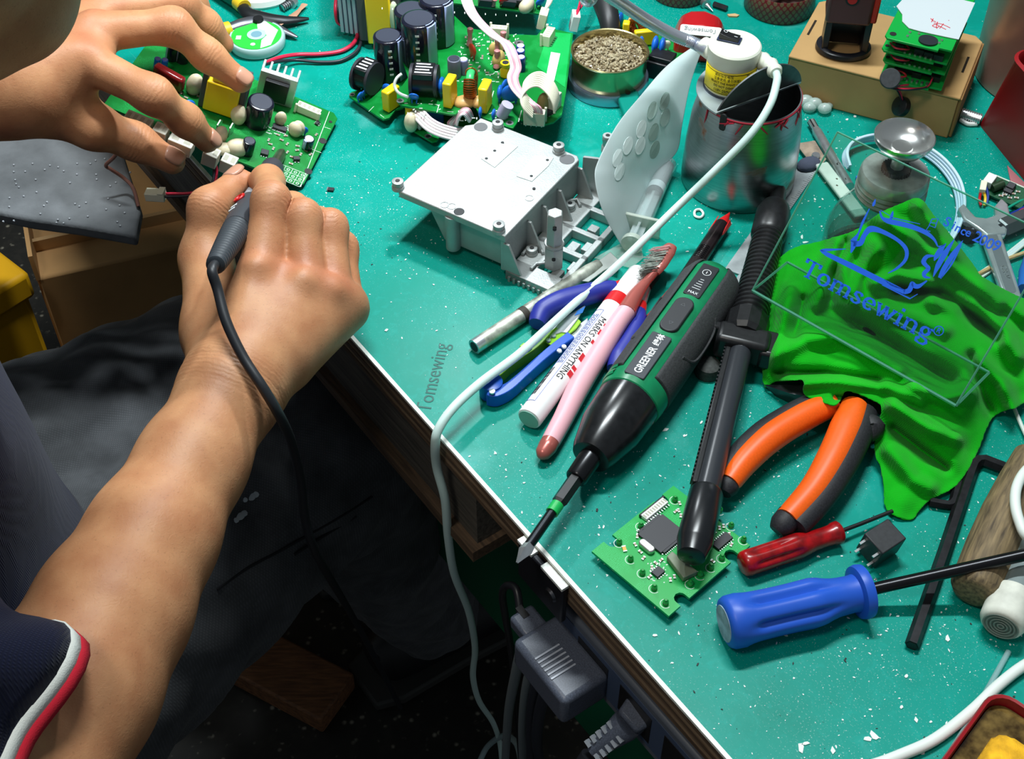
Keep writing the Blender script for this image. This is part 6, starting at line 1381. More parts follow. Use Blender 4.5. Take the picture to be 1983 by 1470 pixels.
cyl_line([(.0125 + .0018 * math.cos(t), .0062 + .0018 * math.sin(t)) for t in np.linspace(0, 6.283, 17)], .0003, 'bin_symbol'); cyl_line([(.0112, .0050), (.0138, .0074)], .0003, 'bin_symbol'); cyl_line([(.0138, .0050), (.0112, .0074)], .0003, 'bin_symbol')
Msw = Matrix.Translation(lb + Vector((-.003, .004, .0300))) @ RZ(-22)
sw = MB().bx(-.0072, .0072, -.0036, .0036, 0, .0012, Msw).build('switch_frame', mat('switch_blue', (40, 52, 84), .4), lp, world=True, bevel=.0004)
MB().prism([(-.006, 0), (.006, 0), (.006, .0022), (0, .0026), (-.006, .0042)], -.0030, .0030, Msw @ T(0, 0, .0008) @ RX(90)).build('rocker', BLACK, lp, world=True, bevel=.0003)
mb = MB(); ribbon(mb, circ(-.003, 0, .0011, 16) + [(-.0019, 0)], .0003, Msw @ T(0, 0, .0046) @ RY(15)); mb.build('switch_mark', WINK, lp, world=True)
mb = MB(); ribbon(mb, [(.0028, -.0002), (.0048, -.0002)], .0004, Msw @ T(0, 0, .0034) @ RY(3)); mb.build('switch_mark', WINK, lp, world=True)
gs = lb + Vector((-.0150, .004, .0225))
gp = [gs, P(1345, 84, .091), P(1300, 66, .098), P(1250, 38, .112), P(1205, 8, .132), P(1160, -24, .158), P(1120, -70, .19), Vector((0.02, .90, .255)), Vector((-.01, .86, .31)), Vector((-.03, .80, .335))]
MB().tube([gs + Vector((.004, -.001, -.001)), P(1362, 88, .0905)], [.0062, .0056], 20).build('neck_socket', IV, lp, world=True)
gpc = spline(gp, 26)
MB().tube(gpc, [(.0040 if i % 2 else .0035) for i in range(len(gpc))], 16).build('gooseneck', mat('neck_chrome', (205, 210, 222), .28, .7), lp, world=True, smooth=80)
hdM = frame(Vector((-.03, .80, .338)), Vector((-.05, -.06, -.20)))
MB().lathe([(-.006, .006), (0, .010), (.010, .012), (.030, .026), (.034, .027), (.034, .024), (.012, .010)], 36, hdM, True, False).build('lamp_shade', IV, lp, world=True)
MB().lathe([(.024, .018), (.0245, .018)], 28, hdM).build('led_disc', mat('led_glow', (255, 255, 255), .5, emit=6), lp, world=True)
sp_ = bpy.data.lights.new('lamp_bulb', 'SPOT'); sp_.energy = 4.0; sp_.spot_size = R(120); sp_.spot_blend = .6; sp_.shadow_soft_size = .012; sp_.color = (.88, .96, 1); so = bpy.data.objects.new('lamp_bulb', sp_); COL.objects.link(so)
so.matrix_world = Matrix.Translation(hdM @ Vector((.036, 0, 0))) @ (hdM.to_3x3() @ Vector((1, 0, 0))).to_track_quat('-Z', 'Y').to_matrix().to_4x4()
wp = [lb + Vector((.0150, -.001, .0195)), P(1492, 128, .091), P(1503, 142, .092), P(1504, 160, .091), P(1490, 205, .085), P(1452, 262, .073), P(1380, 335, .052), P(1300, 412, .030), P(1200, 510, .016), P(1110, 590, .0125), P(1050, 645, .0145), P(1000, 690, .015), P(930, 742, .016), P(878, 790, .016), P(850, 830, .011), P(843, 860, .002), P(846, 905, -.022), P(862, 968, -.048), P(868, 1040, -.090), P(880, 1112, -.15), P(908, 1185, -.24), P(920, 1255, -.35), P(916, 1310, -.44), P(928, 1358, -.53), P(955, 1400, -.62), P(968, 1440, -.70), P(972, 1480, -.745)]
MB().tube(spline(wp, 8), [.0024] * 4 + [.0026] * 6, 14).build('cord', mat('cord_white', (206, 232, 226), .42), lp, world=True)
srp = spline([wp[0] + Vector((-.004, 0, 0)), wp[0], wp[1], wp[2]], 5)
MB().tube(srp, [(.0060 - .0024 * i / len(srp)) + (.0008 if i % 3 == 1 else 0) for i in range(len(srp))], 18).build('strain_relief', IV, lp, world=True)
# ================================================================= tape rolls, tape measure, carton and what stands on it
def lattice_mat():
    m = bpy.data.materials.new('lattice_tin'); m.use_nodes = True; nt = m.node_tree; b_ = nt.nodes['Principled BSDF']; N = nt.nodes.new; L_ = nt.links.new
    tc = N('ShaderNodeTexCoord'); sx_ = N('ShaderNodeSeparateXYZ'); L_(tc.outputs['Object'], sx_.inputs[0])
    at_ = N('ShaderNodeMath'); at_.operation = 'ARCTAN2'; L_(sx_.outputs['Y'], at_.inputs[0]); L_(sx_.outputs['X'], at_.inputs[1])
    u_ = N('ShaderNodeMath'); u_.operation = 'MULTIPLY'; u_.inputs[1].default_value = 34; L_(at_.outputs[0], u_.inputs[0])
    v_ = N('ShaderNodeMath'); v_.operation = 'MULTIPLY'; v_.inputs[1].default_value = 1000; L_(sx_.outputs['Z'], v_.inputs[0])
    s1 = N('ShaderNodeMath'); s1.operation = 'SINE'; L_(u_.outputs[0], s1.inputs[0]); s2 = N('ShaderNodeMath'); s2.operation = 'SINE'; L_(v_.outputs[0], s2.inputs[0])
    p_ = N('ShaderNodeMath'); p_.operation = 'ADD'; L_(s1.outputs[0], p_.inputs[0]); L_(s2.outputs[0], p_.inputs[1])
    ab = N('ShaderNodeMath'); ab.operation = 'ABSOLUTE'; L_(p_.outputs[0], ab.inputs[0])
    r = N('ShaderNodeValToRGB'); r.color_ramp.elements[0].position = .55; r.color_ramp.elements[1].position = .75; r.color_ramp.elements[0].color = lin((112, 26, 34)); r.color_ramp.elements[1].color = lin((112, 92, 66)); L_(ab.outputs[0], r.inputs[0])
    L_(r.outputs[0], b_.inputs['Base Color']); b_.inputs['Roughness'].default_value = .4; return m
LAT = lattice_mat()
def roll(u, v, r_, h, lab, fill):
    t_ = thing('patterned_tin', lab, 'tin', P(u, v), 'red lattice tins')
    MB().lz([(r_ * .97, 0), (r_, .001), (r_, h), (r_ * .985, h + .0006), (r_ * .95, h), (r_ * .95, .004)], 48).build('tin_wall', LAT, t_)
    MB().lz([(r_ * .955, .004), (r_ * .955, h * .45)], 40).build('contents', mat('tin_inside', (70, 44, 40), .6), t_)
    for k in range(fill):
        a = random.uniform(0, 3.1); l_ = random.uniform(.4, .75) * r_; cx_, cy_ = random.uniform(-.3, .3) * r_, random.uniform(-.3, .3) * r_
        MB().tube([(cx_ - l_ * math.cos(a), cy_ - l_ * math.sin(a), h * .45 + .003 + .003 * k), (cx_ + l_ * math.cos(a), cy_ + l_ * math.sin(a), h * .45 + .006 + .003 * k)], .0026, 8).build('paper_roll', [WHITEP, mat('roll_red', (200, 50, 54), .5), mat('roll_pink', (222, 180, 180), .5)][k % 3], t_)
    return t_
roll(1508, 12, .0265, .018, 'low red lattice tin holding rolled papers between the cord and carton', 5)
roll(1316, -14, .022, .016, 'low red lattice tin at the top edge behind the gooseneck', 2)
tm_ = thing('tape_measure', 'red tape measure with white name label behind the lamp base', 'tape measure', P(1352, 95))
Mtm = frame(P(1302, 110), P(1402, 118) - P(1302, 110)); RG = mat('red_gloss', (180, 18, 26), .25, coat=.4)
MB().prism([(0, 0), (.034, 0), (.035, .018), (.031, .026), (.020, .030), (.010, .029), (.003, .025), (0, .016)], 0, .024, Mtm @ T(0, .018, 0) @ RX(90)).build('case', RG, tm_, world=True, bevel=.004, seg=3)
Mtop = frame(P(1357, 60, .0302), P(1402, 70, .0302) - P(1320, 62, .0302), (0, -.15, 1))
MB().prism(rrect(.029, .010, .002), 0, .0004, Mtop).build('name_label', WHITEP, tm_, world=True, bevel=.0002)
text('Tomsewing', .0062, FR[tm_.name].inverted() @ Mtop @ T(0, 0, .0006) @ RZ(180), mat('label_greytext', (120, 130, 128), .6), tm_, 'label_lettering', sx=.8)
bt = thing('driver_bit', 'short dark driver bit lying beside the low lattice tin', 'bit', P(1395, 14)); MB().tube(PL([(1382, 8, .0022), (1408, 17, .0022)]), .0022, 6).build('hex_bar', DSTEEL, bt, world=True, smooth=20)
sc2 = thing('pointed_screw', 'little pointed silver screw beside the lattice tins', 'screw', P(1374, 16)); MB().tube(PL([(1367, 8, .002), (1372, 13, .002), (1381, 22, .0015)]), [.0030, .0014, .0003], 10).build('shank', SOLDER, sc2, world=True); MB().tube(PL([(1364, 4, .003), (1368, 9, .003)]), .0038, 12).build('head', SOLDER, sc2, world=True)
chip = thing('wood_chip', 'small tan wood chip between lattice tin and lamp', 'chip', P(1419, 31)); MB().prism([(0, 0), (.006, .001), (.009, -.001), (.007, -.003), (.001, -.0025)], 0, .0012, T(*P(1408, 30))).build('splinter', mat('chip_tan', (206, 170, 120), .7), chip, world=True)

HB = .0335
a_, b_, c_ = P(1527, 108, HB), P(1860, 191, HB), P(1900, 76, HB)
Mb = frame(Vector((a_.x, a_.y, 0)), b_ - a_); bw = (b_ - a_).length; bd = abs((Mb.inverted() @ c_).y); sb_ = 1 if (Mb.inverted() @ c_).y > 0 else -1
bd += .003
cx_ = thing('carton', 'brown cardboard carton carrying the stamp and green speaker boards', 'carton', Mb)
CARD = mat('cardboard', (186, 148, 96), .8, var=.08, vscale=30, bump=.1, bscale=300); CARD2 = mat('cardboard_edge', (150, 112, 66), .85)
def bbx(x0, x1, y0, y1, z0, z1): return MB().bx(x0, x1, min(y0 * sb_, y1 * sb_), max(y0 * sb_, y1 * sb_), z0, z1)
bbx(.001, bw - .001, .001, bd - .001, 0, HB - .0022).build('tray', CARD, cx_, bevel=.0008)
MB().prism([(x, y * sb_) for x, y in [(0, 0), (bw, 0), (bw, bd - .006), (bw - .006, bd), (.004, bd), (0, bd - .004)]], HB - .002, HB).build('lid_flap', CARD, cx_, bevel=.0008)
bbx(bw - .0008, bw + .0012, .002, bd - .004, .001, HB - .002).build('side_flap', CARD2, cx_, bevel=.0004)
bbx(0, .0012, .002, bd - .004, .001, HB - .002).build('side_flap', CARD2, cx_, bevel=.0004)
for xx in (.004, bw - .006): bbx(xx, xx + .0016, .030, .050, HB - .0001, HB + .0002).build('lock_slot', mat('slot_brown', (40, 30, 20), .9), cx_, smooth=0)
# self-inking stamp
ss = P(1632, 96, HB); stp = thing('self_inking_stamp', 'dark red self-inking stamp with open black frame standing on the carton', 'stamp', ss)
xd = (P(1680, 100, HB) - P(1590, 92, HB)).normalized(); Mst = frame(ss, xd)
SBK = mat('stamp_black', (28, 28, 36), .3)
MB().rings([[(rx * math.cos(t), ry * math.sin(t), z) for t in np.linspace(0, 2 * math.pi, 41)[:-1]] for rx, ry, z in ((.0180, .0150, 0), (.0190, .0160, .0015), (.0185, .0155, .004), (.0165, .0135, .0052), (.0150, .0120, .0050), (.0148, .0118, 0))] , False, False, M=Mst).build('base_ring', SBK, stp, world=True)
for k in (-1, 1): MB().bx(k * .0130 - .0022, k * .0130 + .0022, -.008, .008, .002, .030, Mst).build('side_leg', SBK, stp, world=True, bevel=.0006)
MB().bx(-.0130, .0130, .005, .008, .002, .030, Mst).build('back_leg', SBK, stp, world=True, bevel=.0006)
for k in range(4): MB().bx(-.006 + k * .004, -.004 + k * .004, .002, .005, .018, .030, Mst).build('frame_rib', SBK, stp, world=True)
SRED = mat('stamp_maroon', (92, 46, 52), .3); 
MB().bx(-.0165, .0130, -.0115, .0115, .026, .066, Mst).build('housing', SRED, stp, world=True, bevel=.0022, seg=3)
MB().bx(.0125, .0168, -.0105, .0120, .028, .066, Mst).build('red_side', mat('stamp_red', (196, 40, 28), .35), stp, world=True, bevel=.0012)
MB().lathe([(0, .0046), (.0008, .0046)], 24, Mst @ T(-.002, -.0114, .046) @ RZ(-90)).build('button_ring', SBK, stp, world=True); MB().lathe([(0, .0034), (.0014, .0030)], 24, Mst @ T(-.002, -.0118, .046) @ RZ(-90)).build('red_button', REDP, stp, world=True)
# stack of speaker boards: each board is its own thing
PG = mat('pcb_flat_green', (10, 160, 62), .35); DK = mat('dark_comp', (30, 40, 36), .5)
tops = [(P(1703, 150, .0395), P(1822, 178, .0395), P(1846, 95, .0395), .0395, 'lowest green speaker board of the stack on the carton'), (P(1708, 118, .0500), P(1828, 148, .0500), P(1852, 70, .0500), .0500, 'second green speaker board up in the stack on the carton'),
        (P(1706, 96, .0600), P(1832, 128, .0600), P(1855, 55, .0600), .0600, 'third green speaker board up in the stack on the carton'), (P(1712, 72, .0720), P(1841, 104, .0720), P(1872, 10, .0720), .0720, 'topmost speaker board with torn white paper and red scribble')]
lastM = None
for i, (p0, p1, p2, z, lab_) in enumerate(tops):
    Mk = frame(p0, p1 - p0); W = (p1 - p0).length; D_ = (Mk.inverted() @ p2).y
    t_ = thing('speaker_board', lab_, 'circuit board', Mk, 'stacked green speaker boards')
    MB().prism([(.002, 0), (W - .008, 0), (W - .008, D_ * .06), (W, D_ * .06), (W, D_ + .02), (0, D_ + .02), (0, .003)], -.0016, 0).build('substrate', PG, t_, bevel=.0003)
    if i < 3:
        for k in range(5): MB().box((W * (.25 + .15 * k), D_ * random.uniform(.10, .3), .002), (.006, .004, .004)).build('chip_component', DK, t_)
        for k in range(3): MB().box((W * (.3 + .2 * k), D_ * .5, .0042), (.010, .006, .0082)).build('spacer_block', DK, t_)
        for k in range(6): MB().box((W * (.35 + .08 * k), D_ * .08, .0005), (.0014, .003, .001)).build('solder_pad', SOLDER, t_)
        MB().tube(spline([Vector((W * .10, .004, .004)), Vector((W * .22, -.002, .005)), Vector((W * .40, .002, .004)), Vector((W * .30, .008, .003)), Vector((W * .12, .007, .003))], 6), .0006, 6).build('red_lead', mat('thin_red', (200, 40, 60), .4), t_)
        MB().lz([(.0014, .0), (.0014, .0003)], 12, T(W * .06, .006, 0)).build('hole', INK, t_)
    else:
        MB().prism(circ(W * .62, .0075, .0062, 24, .0058), 0, .0012).build('buzzer_disc', mat('buzzer_black', (34, 40, 46), .45), t_)
        MB().lz([(.0022, 0), (.0022, .0003)], 12, T(W * .10, .006, 0)).build('hole', INK, t_)
        for xx, yy in ((.32, .012), (.31, .007), (.80, .012), (.78, .008), (.45, .013)): MB().box((W * xx, yy, .0004), (.0014, .0018, .0008)).build('solder_dot', SOLDER, t_)
        pp = [(.004, .030), (.006, .022), (.012, .016), (.020, .0155), (.030, .016), (W - .004, .0165), (W + .001, .017), (W + .001, D_ + .004), (.012, D_ + .004), (.002, D_ + .002), (-.002, .038)]
        MB().prism(pp, .0003, .0008).build('torn_paper', mat('paper_white', (196, 206, 210), .7), t_)
        RI = mat('red_ink', (220, 40, 60), .6)
        for pts in ([(.018, .031), (.020, .029), (.022, .0285)], [(.0195, .0315), (.0195, .027)], [(.021, .0265), (.026, .0275), (.032, .0255)], [(.023, .029), (.0235, .0235), (.0245, .021)], [(.021, .0235), (.0225, .0255), (.025, .0245), (.024, .0222), (.0215, .0225), (.021, .0235)], [(.025, .0245), (.030, .0225)], [(.027, .0285), (.026, .022)], [(.029, .034), (.0293, .0337)]):
            mb = MB(); ribbon(mb, [(p.x, p.y) for p in spline([Vector((a, b2, 0)) for a, b2 in pts], 4)], .0005, T(0.004, .002, 0), .0009, .0010); mb.build('red_scribble', RI, t_, smooth=0)
bz = thing('buzzer', 'round grey buzzer resting against the front of the green board stack', 'buzzer', P(1724, 150, .045))
Mz = frame(P(1724, 152, .050), (1, -.25, 0), (-.1, -.75, .62)); MB().lz([(.0062, -.002), (.0066, -.0015), (.0066, .0008), (.0060, .0014)], 32, Mz).build('case', mat('buzzer_grey', (56, 60, 64), .5, var=.15, vscale=500), bz, world=True)
for c2, m2 in (((0, 0), WR), ((4, 2), WK)): MB().tube(spline([Mz @ Vector((.002, -.006, 0)), P(1738 + c2[0], 172 + c2[1], .042), P(1765, 172 + c2[1], .040), P(1795, 168, .041), P(1806, 150, .044)], 6), .0006, 6).build('lead', m2, bz, world=True)
b2 = thing('hanging_buzzer', 'black disc buzzer dangling in front of the carton on two thin wires', 'buzzer', P(1745, 207, .012))
Mz2 = frame(P(1745, 206, .020), (.4, -.8, .2), (-.75, -.45, .45)); MB().lz([(.0062, -.0024), (.0066, -.002), (.0066, .002), (.0060, .0024)], 32, Mz2).build('case', mat('buzzer_black2', (28, 30, 34), .4), b2, world=True); MB().lz([(.0008, .0024), (.0008, .0026)], 10, Mz2).build('sound_hole', INK, b2, world=True)
for k, m2 in ((0, WR), (1, WK)): MB().tube(spline([P(1748, 196, .024), P(1744 - k * 4, 180, .032), P(1738 - k * 2, 168, .040), P(1760, 164, .041)], 6), .0006, 6).build('lead', m2, b2, world=True)
# rose metal pot and red bin at the right edge
rp_ = thing('rose_metal_pot', 'large rose coloured metal pot at the top right behind the carton', 'pot', P(1985, 100))
ROSEM = mat('rose_metal', (186, 146, 134), .34, .4, var=.1, vscale=30); Mrp = T(*(P(2012, 152) + Vector((.004, .004, 0))))
MB().lz([(.047, 0), (.049, .001), (.051, .078), (.0515, .0792), (.050, .0795), (.0495, .078), (.0475, .004)], 64, Mrp).build('pot_wall', ROSEM, rp_, world=True); MB().lz([(.0445, .004), (.0445, .012)], 48, Mrp).build('pot_inside', mat('pot_dark', (60, 54, 34), .6), rp_, world=True)
for zz in (.024, .046): MB().lz([(.00005, -.0004), (.0014, 0), (.0012, .0012)], 12, Mrp @ RZ(230) @ T(.0472, 0, zz) @ RY(90)).build('rivet', ROSEM, rp_, world=True)
rbn = thing('red_bin', 'dark red plastic bin with rounded rim at the right edge', 'bin', P(1960, 300))
b0, b1 = P(1890, 234), P(1993, 362); t0 = P(1953, 108, .068); nb = (b1 - b0).normalized(); pb_ = Vector((-nb.y, nb.x, 0)); pb_ = pb_ if pb_.x > 0 else -pb_
def ring_rr(o, L_, W_, r_, z, n=6): return [o + nb * x + pb_ * y + Vector((0, 0, z)) for x, y in [(p[0] + L_ / 2, p[1] + W_ / 2) for p in rrect(L_, W_, r_, n)]]
o_b = Vector((b0.x, b0.y, 0)); o_t = Vector((t0.x, t0.y, 0)) 
RB = mat('bin_red', (150, 20, 26), .4)
MB().rings([ring_rr(o_b, .10, .09, .008, 0), ring_rr(o_b + (o_t - o_b) * .5, .098, .085, .010, .034), ring_rr(o_t, .095, .080, .012, .068), ring_rr(o_t - pb_ * .0012 - nb * .0012, .0974, .0824, .013, .070), ring_rr(o_t + pb_ * .001 + nb * .001, .093, .078, .011, .0712), ring_rr(o_t + pb_ * .003 + nb * .003, .089, .074, .010, .066), ring_rr(o_b + pb_ * .004 + nb * .004, .092, .082, .007, .004)], True, True).build('bin_wall', RB, rbn, world=True)
cd_ = thing('pink_card', 'pink card edge lying under the red bin', 'card', P(1968, 372)); MB().prism([(p.x, p.y) for p in PL([(1950, 322), (2000, 372), (2000, 400), (1962, 380)])], .0, .0008).build('sheet', mat('card_pink', (176, 110, 116), .7), cd_, world=True)
# chrome bolt in the gap
cbt = thing('chrome_bolt', 'chrome threaded bolt between the carton and the red bin', 'bolt', P(1872, 226))
A, B = P(1862, 220, .004), P(1900, 232, .004); MB().tube([A, B], .0036, 14).build('shank', STEEL, cbt, world=True)
for k in range(9): MB().tube([mix3(A, B, k / 9), mix3(A, B, (k + .4) / 9)], .0042, 14).build('thread', SOLDER, cbt, world=True)
MB().tube(spline(PL([(1860, 232, .0016), (1874, 240, .0016), (1892, 240, .0016)]), 4), .0016, 8).build('wire_tail', WHITEP, cbt, world=True)
# hot glue lump by the can
gl = thing('glue_lump', 'translucent lump of hot glue lying at the foot of the carton', 'glue', P(1582, 208))
GLM = clear_mat('hot_glue', (225, 240, 235), rough=.15, milky=.55, milk=(206, 226, 220))
for u, v, z, s_ in ((1560, 196, .004, .0060), (1578, 200, .0045, .0052), (1597, 210, .004, .0050), (1568, 208, .003, .0050), (1605, 205, .003, .003)): MB().ball((0, 0, 0), (s_, s_ * .85, s_ * .75), T(*P(u, v, z)), 12, 8).build('blob', GLM, gl, world=True)
# punch rod and scraper
A, B = P(1571, 236, .0034), P(1644, 362, .0034)
pr = thing('steel_punch', 'slim steel punch rod lying left of the flat ribbon cable', 'punch', P(1608, 300))
MB().tube([A, mix3(A, B, .14), mix3(A, B, .16), mix3(A, B, .60), B], [.0028, .0028, .0034, .0034, .0036], 18).build('rod', STEEL, pr, world=True); MB().tube([A, mix3(A, B, .12)], .0030, 6).build('square_end', DSTEEL, pr, world=True)
MB().lz([(.0013, 0), (.0013, .0002)], 12, T(*(mix3(A, B, .70) + Vector((0, -.0012, .0032))))).build('cross_hole', INK, pr, world=True); MB().lz([(.0013, 0), (.0013, .0002)], 12, T(*(mix3(A, B, .92) + Vector((0, -.0012, .0032))))).build('cross_hole', INK, pr, world=True)
scp = thing('scraper', 'scraper with rusty blade and chipped white handle beside the punch rod', 'scraper', P(1600, 340))
blade([(1541, 280), (1578, 274), (1600, 310), (1588, 325), (1570, 318), (1556, 300)], .0030, .0010, mat('rust_blade', (168, 150, 132), .5, .5, var=.35, vscale=120), 'blade', scp)
A, B = P(1590, 318, .004), P(1668, 420, .004); M_ = frame(A, B - A); Ls = (B - A).length
MB().prism([(0, -.0045), (Ls, -.0045), (Ls, .0045), (0, .0045)], -.0015, .0015, M_).build('handle', mat('chipped_white', (206, 216, 208), .55, var=.15, vscale=60), scp, world=True, bevel=.001)
MB().lz([(.0030, .0010), (.0026, .0022)], 16, M_ @ T(-.008, 0, 0)).build('clamp_screw', STEEL, scp, world=True)
for x, y in ((.018, .001), (.024, -.002), (.034, .0015)): MB().prism([(0, 0), (.0012, .0004), (.0010, .0014), (-.0003, .0010)], .0015, .0016, M_ @ T(x, y, 0)).build('paint_chip', mat('chip_rust', (70, 60, 46), .8), scp, world=True, smooth=0)
rag = thing('dark_rag', 'grey oily rag scrap lying on the steel ruler end', 'rag', P(1566, 320)); MB().ball((0, 0, 0), (.009, .006, .004), T(*P(1566, 318, .003)) @ RZ(30), 14, 8).build('scrap', mat('rag_grey', (74, 80, 98), .9, bump=.8, bscale=300), rag, world=True)
# ribbon cable
rc = thing('ribbon_cable', 'pale blue four-strand ribbon cable curving round the pump bottle', 'cable', P(1840, 320))
flatcable(rc, [P(1643, 326, .0012), P(1637, 300, .0050), P(1648, 280, .0065), P(1680, 268, .0066), P(1720, 267, .0064), P(1770, 280, .0060), P(1818, 310, .0056), P(1850, 350, .0054), P(1861, 392, .0054), P(1856, 430, .0050), P(1842, 462, .0045), P(1828, 480, .004)], [(.15, -.35, .92), (.55, .1, .8)], 4, .0011, [mat('ribbon_blue', (186, 212, 236), .45), mat('ribbon_blue2', (204, 226, 242), .45)], steps=8)
mc = thing('blue_resistor', 'tiny blue component lying between punch rod and pump bottle', 'resistor', P(1664, 345)); MB().tube(PL([(1657, 344, .0014), (1672, 346, .0014)]), .0014, 10).build('body', BLUEC, mc, world=True)
# pump bottle
bt_ = thing('pump_bottle', 'glass alcohol pump bottle with steel dish top beside the green cloth', 'bottle', P(1688, 500))
Bb = P(1690, 498); Mbt = Matrix.Translation(Bb)
GLS = clear_mat('bottle_glass', (214, 232, 228), milky=.10, milk=(150, 170, 168))
MB().lz([(.026, 0), (.031, .0015), (.0325, .006), (.0322, .022), (.0290, .032), (.0225, .043), (.0195, .050), (.0190, .054)], 48, Mbt, True, False).build('glass_body', GLS, bt_, world=True)
MB().lz([(.0290, .003), (.0300, .012), (.0300, .014)], 40, Mbt).build('alcohol', clear_mat('alcohol', (225, 238, 235)), bt_, world=True)
STL = mat('cap_steel', (196, 198, 196), .30, .6, var=.25, vscale=120)
MB().lz([(.0200, .050), (.0208, .052), (.0200, .0535), (.0208, .055), (.0200, .0565), (.0206, .058), (.0198, .060), (.0205, .061), (.0200, .066), (.0190, .0675)], 48, Mbt).build('screw_collar', STL, bt_, world=True)
MB().lz([(.0080, .067), (.0080, .0700), (.0070, .0705)], 40, Mbt).build('knurled_ring', DSTEEL, bt_, world=True)
kn2 = MB()
for k in range(28): kn2.box((.0081, 0, .0690), (.0008, .0007, .0028), Mbt @ RZ(k * 360 / 28))
kn2.build('knurl_teeth', DSTEEL, bt_, world=True, smooth=0)
MB().lz([(.0038, .070), (.0036, .080)], 24, Mbt).build('pump_stem', STL, bt_, world=True)
MB().lz([(.0060, .0800), (.0120, .0830), (.0165, .0890), (.0172, .0925), (.0166, .0930), (.0155, .0900), (.0110, .0855), (.0062, .0845), (.0058, .0855), (.0010, .0856)], 48, Mbt).build('dish', mat('dish_steel', (214, 216, 214), .22, .9), bt_, world=True)
# wrench
wr_ = thing('open_end_wrench', 'chrome open-end wrench sticking out from under the green cloth', 'wrench', P(1925, 480))
M, L = axis((1900, 402, .008), (1962, 586, .006), (0, 0, 1)); CHR = mat('chrome', (206, 210, 216), .26, .65, var=.12, vscale=90)
jaw = [(-.0125, .0155), (-.0060, .0175), (.004, .0150), (.013, .0100), (.020, .0062), (.020, -.0062), (.012, -.0100), (.004, -.0150), (-.0070, -.0150), (-.0110, -.0100), (-.0035, -.0085), (.0025, -.0070), (.0045, -.001), (.0025, .0060), (-.0060, .0090)]
MB().prism(jaw, -.0028, .0028, M @ T(.008, 0, 0) @ RZ(8)).build('open_jaw', CHR, wr_, world=True, bevel=.0012)
MB().prism([(.024, -.0062), (L + .02, -.0052), (L + .02, .0052), (.024, .0062)], -.0022, .0022, M).build('shank', CHR, wr_, world=True, bevel=.0012)
MB().prism(rrect(L * .62, .0062, .0028), .0021, .0024, M @ T(L * .62, 0, 0)).build('recessed_panel', mat('panel_satin', (146, 150, 156), .45, .9), wr_, world=True)
text('13', .0052, FR[wr_.name].inverted() @ M @ T(.034, 0, .0026) @ RZ(180), mat('embossed', (222, 226, 230), .3, .9), wr_, 'size_lettering', ext=.0002); text('CR-V', .0050, FR[wr_.name].inverted() @ M @ T(L * .72, 0, .0026) @ RZ(0), MATS['embossed'], wr_, 'size_lettering', ext=.0002)
# socket driver and black bolt
sk2 = thing('hex_socket_driver', 'grey hexagonal driver shank right of the wrench', 'driver', P(1960, 436)); A, B = P(1932, 446, .0066), P(2010, 412, .0066)
MB().tube([A, mix3(A, B, .06)], .0040, 14).build('nose', DSTEEL, sk2, world=True); MB().tube([mix3(A, B, .06), mix3(A, B, .10), B], [.0058, .0066, .0066], 6).build('hex_shank', mat('hex_grey', (110, 112, 116), .35, .7), sk2, world=True, smooth=15)
hbz = thing('hex_bolt', 'short black hex bolt left of the wrench', 'bolt', P(1880, 450)); MB().tube(PL([(1868, 458, .005), (1876, 453, .005)]), .0052, 6).build('head', BLACK, hbz, world=True, smooth=15); MB().tube(PL([(1876, 453, .005), (1896, 443, .005)]), [.0040, .0030], 12).build('shank', DSTEEL, hbz, world=True)
rw = thing('white_ribbon', 'white flat cable crossing under the wrench shank', 'cable', P(1940, 505)); flatcable(rw, [P(1880, 545, .0012), P(1915, 522, .0012), P(1950, 496, .0012), P(1990, 464, .0014), P(2020, 440, .0014)], [(.45, .85, 0), (.45, .85, 0)], 5, .0010, [WHITEP, mat('ribbon_w2', (206, 220, 236), .45)])
sk3 = thing('bamboo_stick', 'thin tan bamboo stick beside the white flat cable', 'stick', P(1940, 508)); MB().tube(PL([(1892, 532, .003), (1950, 502, .003), (2010, 480, .003)]), .0013, 8).build('rod', wood_mat('bamboo', (190, 150, 100), (222, 186, 136)), sk3, world=True)
bl = thing('blue_grip_end', 'blue plastic grip end at the right edge above the cloth', 'tool handle', P(1988, 545)); MB().tube(PL([(1984, 560, .006), (1992, 530, .006), (2010, 480, .006)]), [.004, .006, .006], 14).build('grip', mat('grip_ltblue', (40, 110, 200), .4), bl, world=True)
# cords and tray lower right
wc = thing('power_cable', 'thick white cord curving across the bottom right corner', 'cord', P(1860, 1400)); CW = mat('cord_bright', (226, 234, 228), .4)
MB().tube(spline(PL([(2040, 1262, .004), (1985, 1288, .0034), (1935, 1326, .0030), (1880, 1378, .0028), (1810, 1432, .0028), (1745, 1462, .0028), (1690, 1482, .0028), (1620, 1500, .0028)]), 8), .0027, 14).build('sheath', CW, wc, world=True)
wc2 = thing('looped_cable', 'loop of white cord over the wooden handle at the right edge', 'cord', P(1978, 980, .02)); MB().tube(spline(PL([(2030, 880, .026), (1990, 908, .029), (1970, 940, .031), (1966, 975, .031), (1974, 1010, .030), (1990, 1040, .028), (2030, 1060, .022)]), 8), .0026, 14).build('sheath', CW, wc2, world=True)
tt = thing('clear_tubing', 'thin clear plastic tube beside the red sponge tray', 'tube', P(1890, 1380)); MB().tube(spline(PL([(1953, 1262, .0016), (1918, 1325, .0014), (1875, 1400, .0014), (1836, 1464, .0014), (1810, 1510, .0014)]), 6), .0014, 10).build('tube', clear_mat('tubing', (205, 235, 235), milky=.35, milk=(190, 226, 226)), tt, world=True)
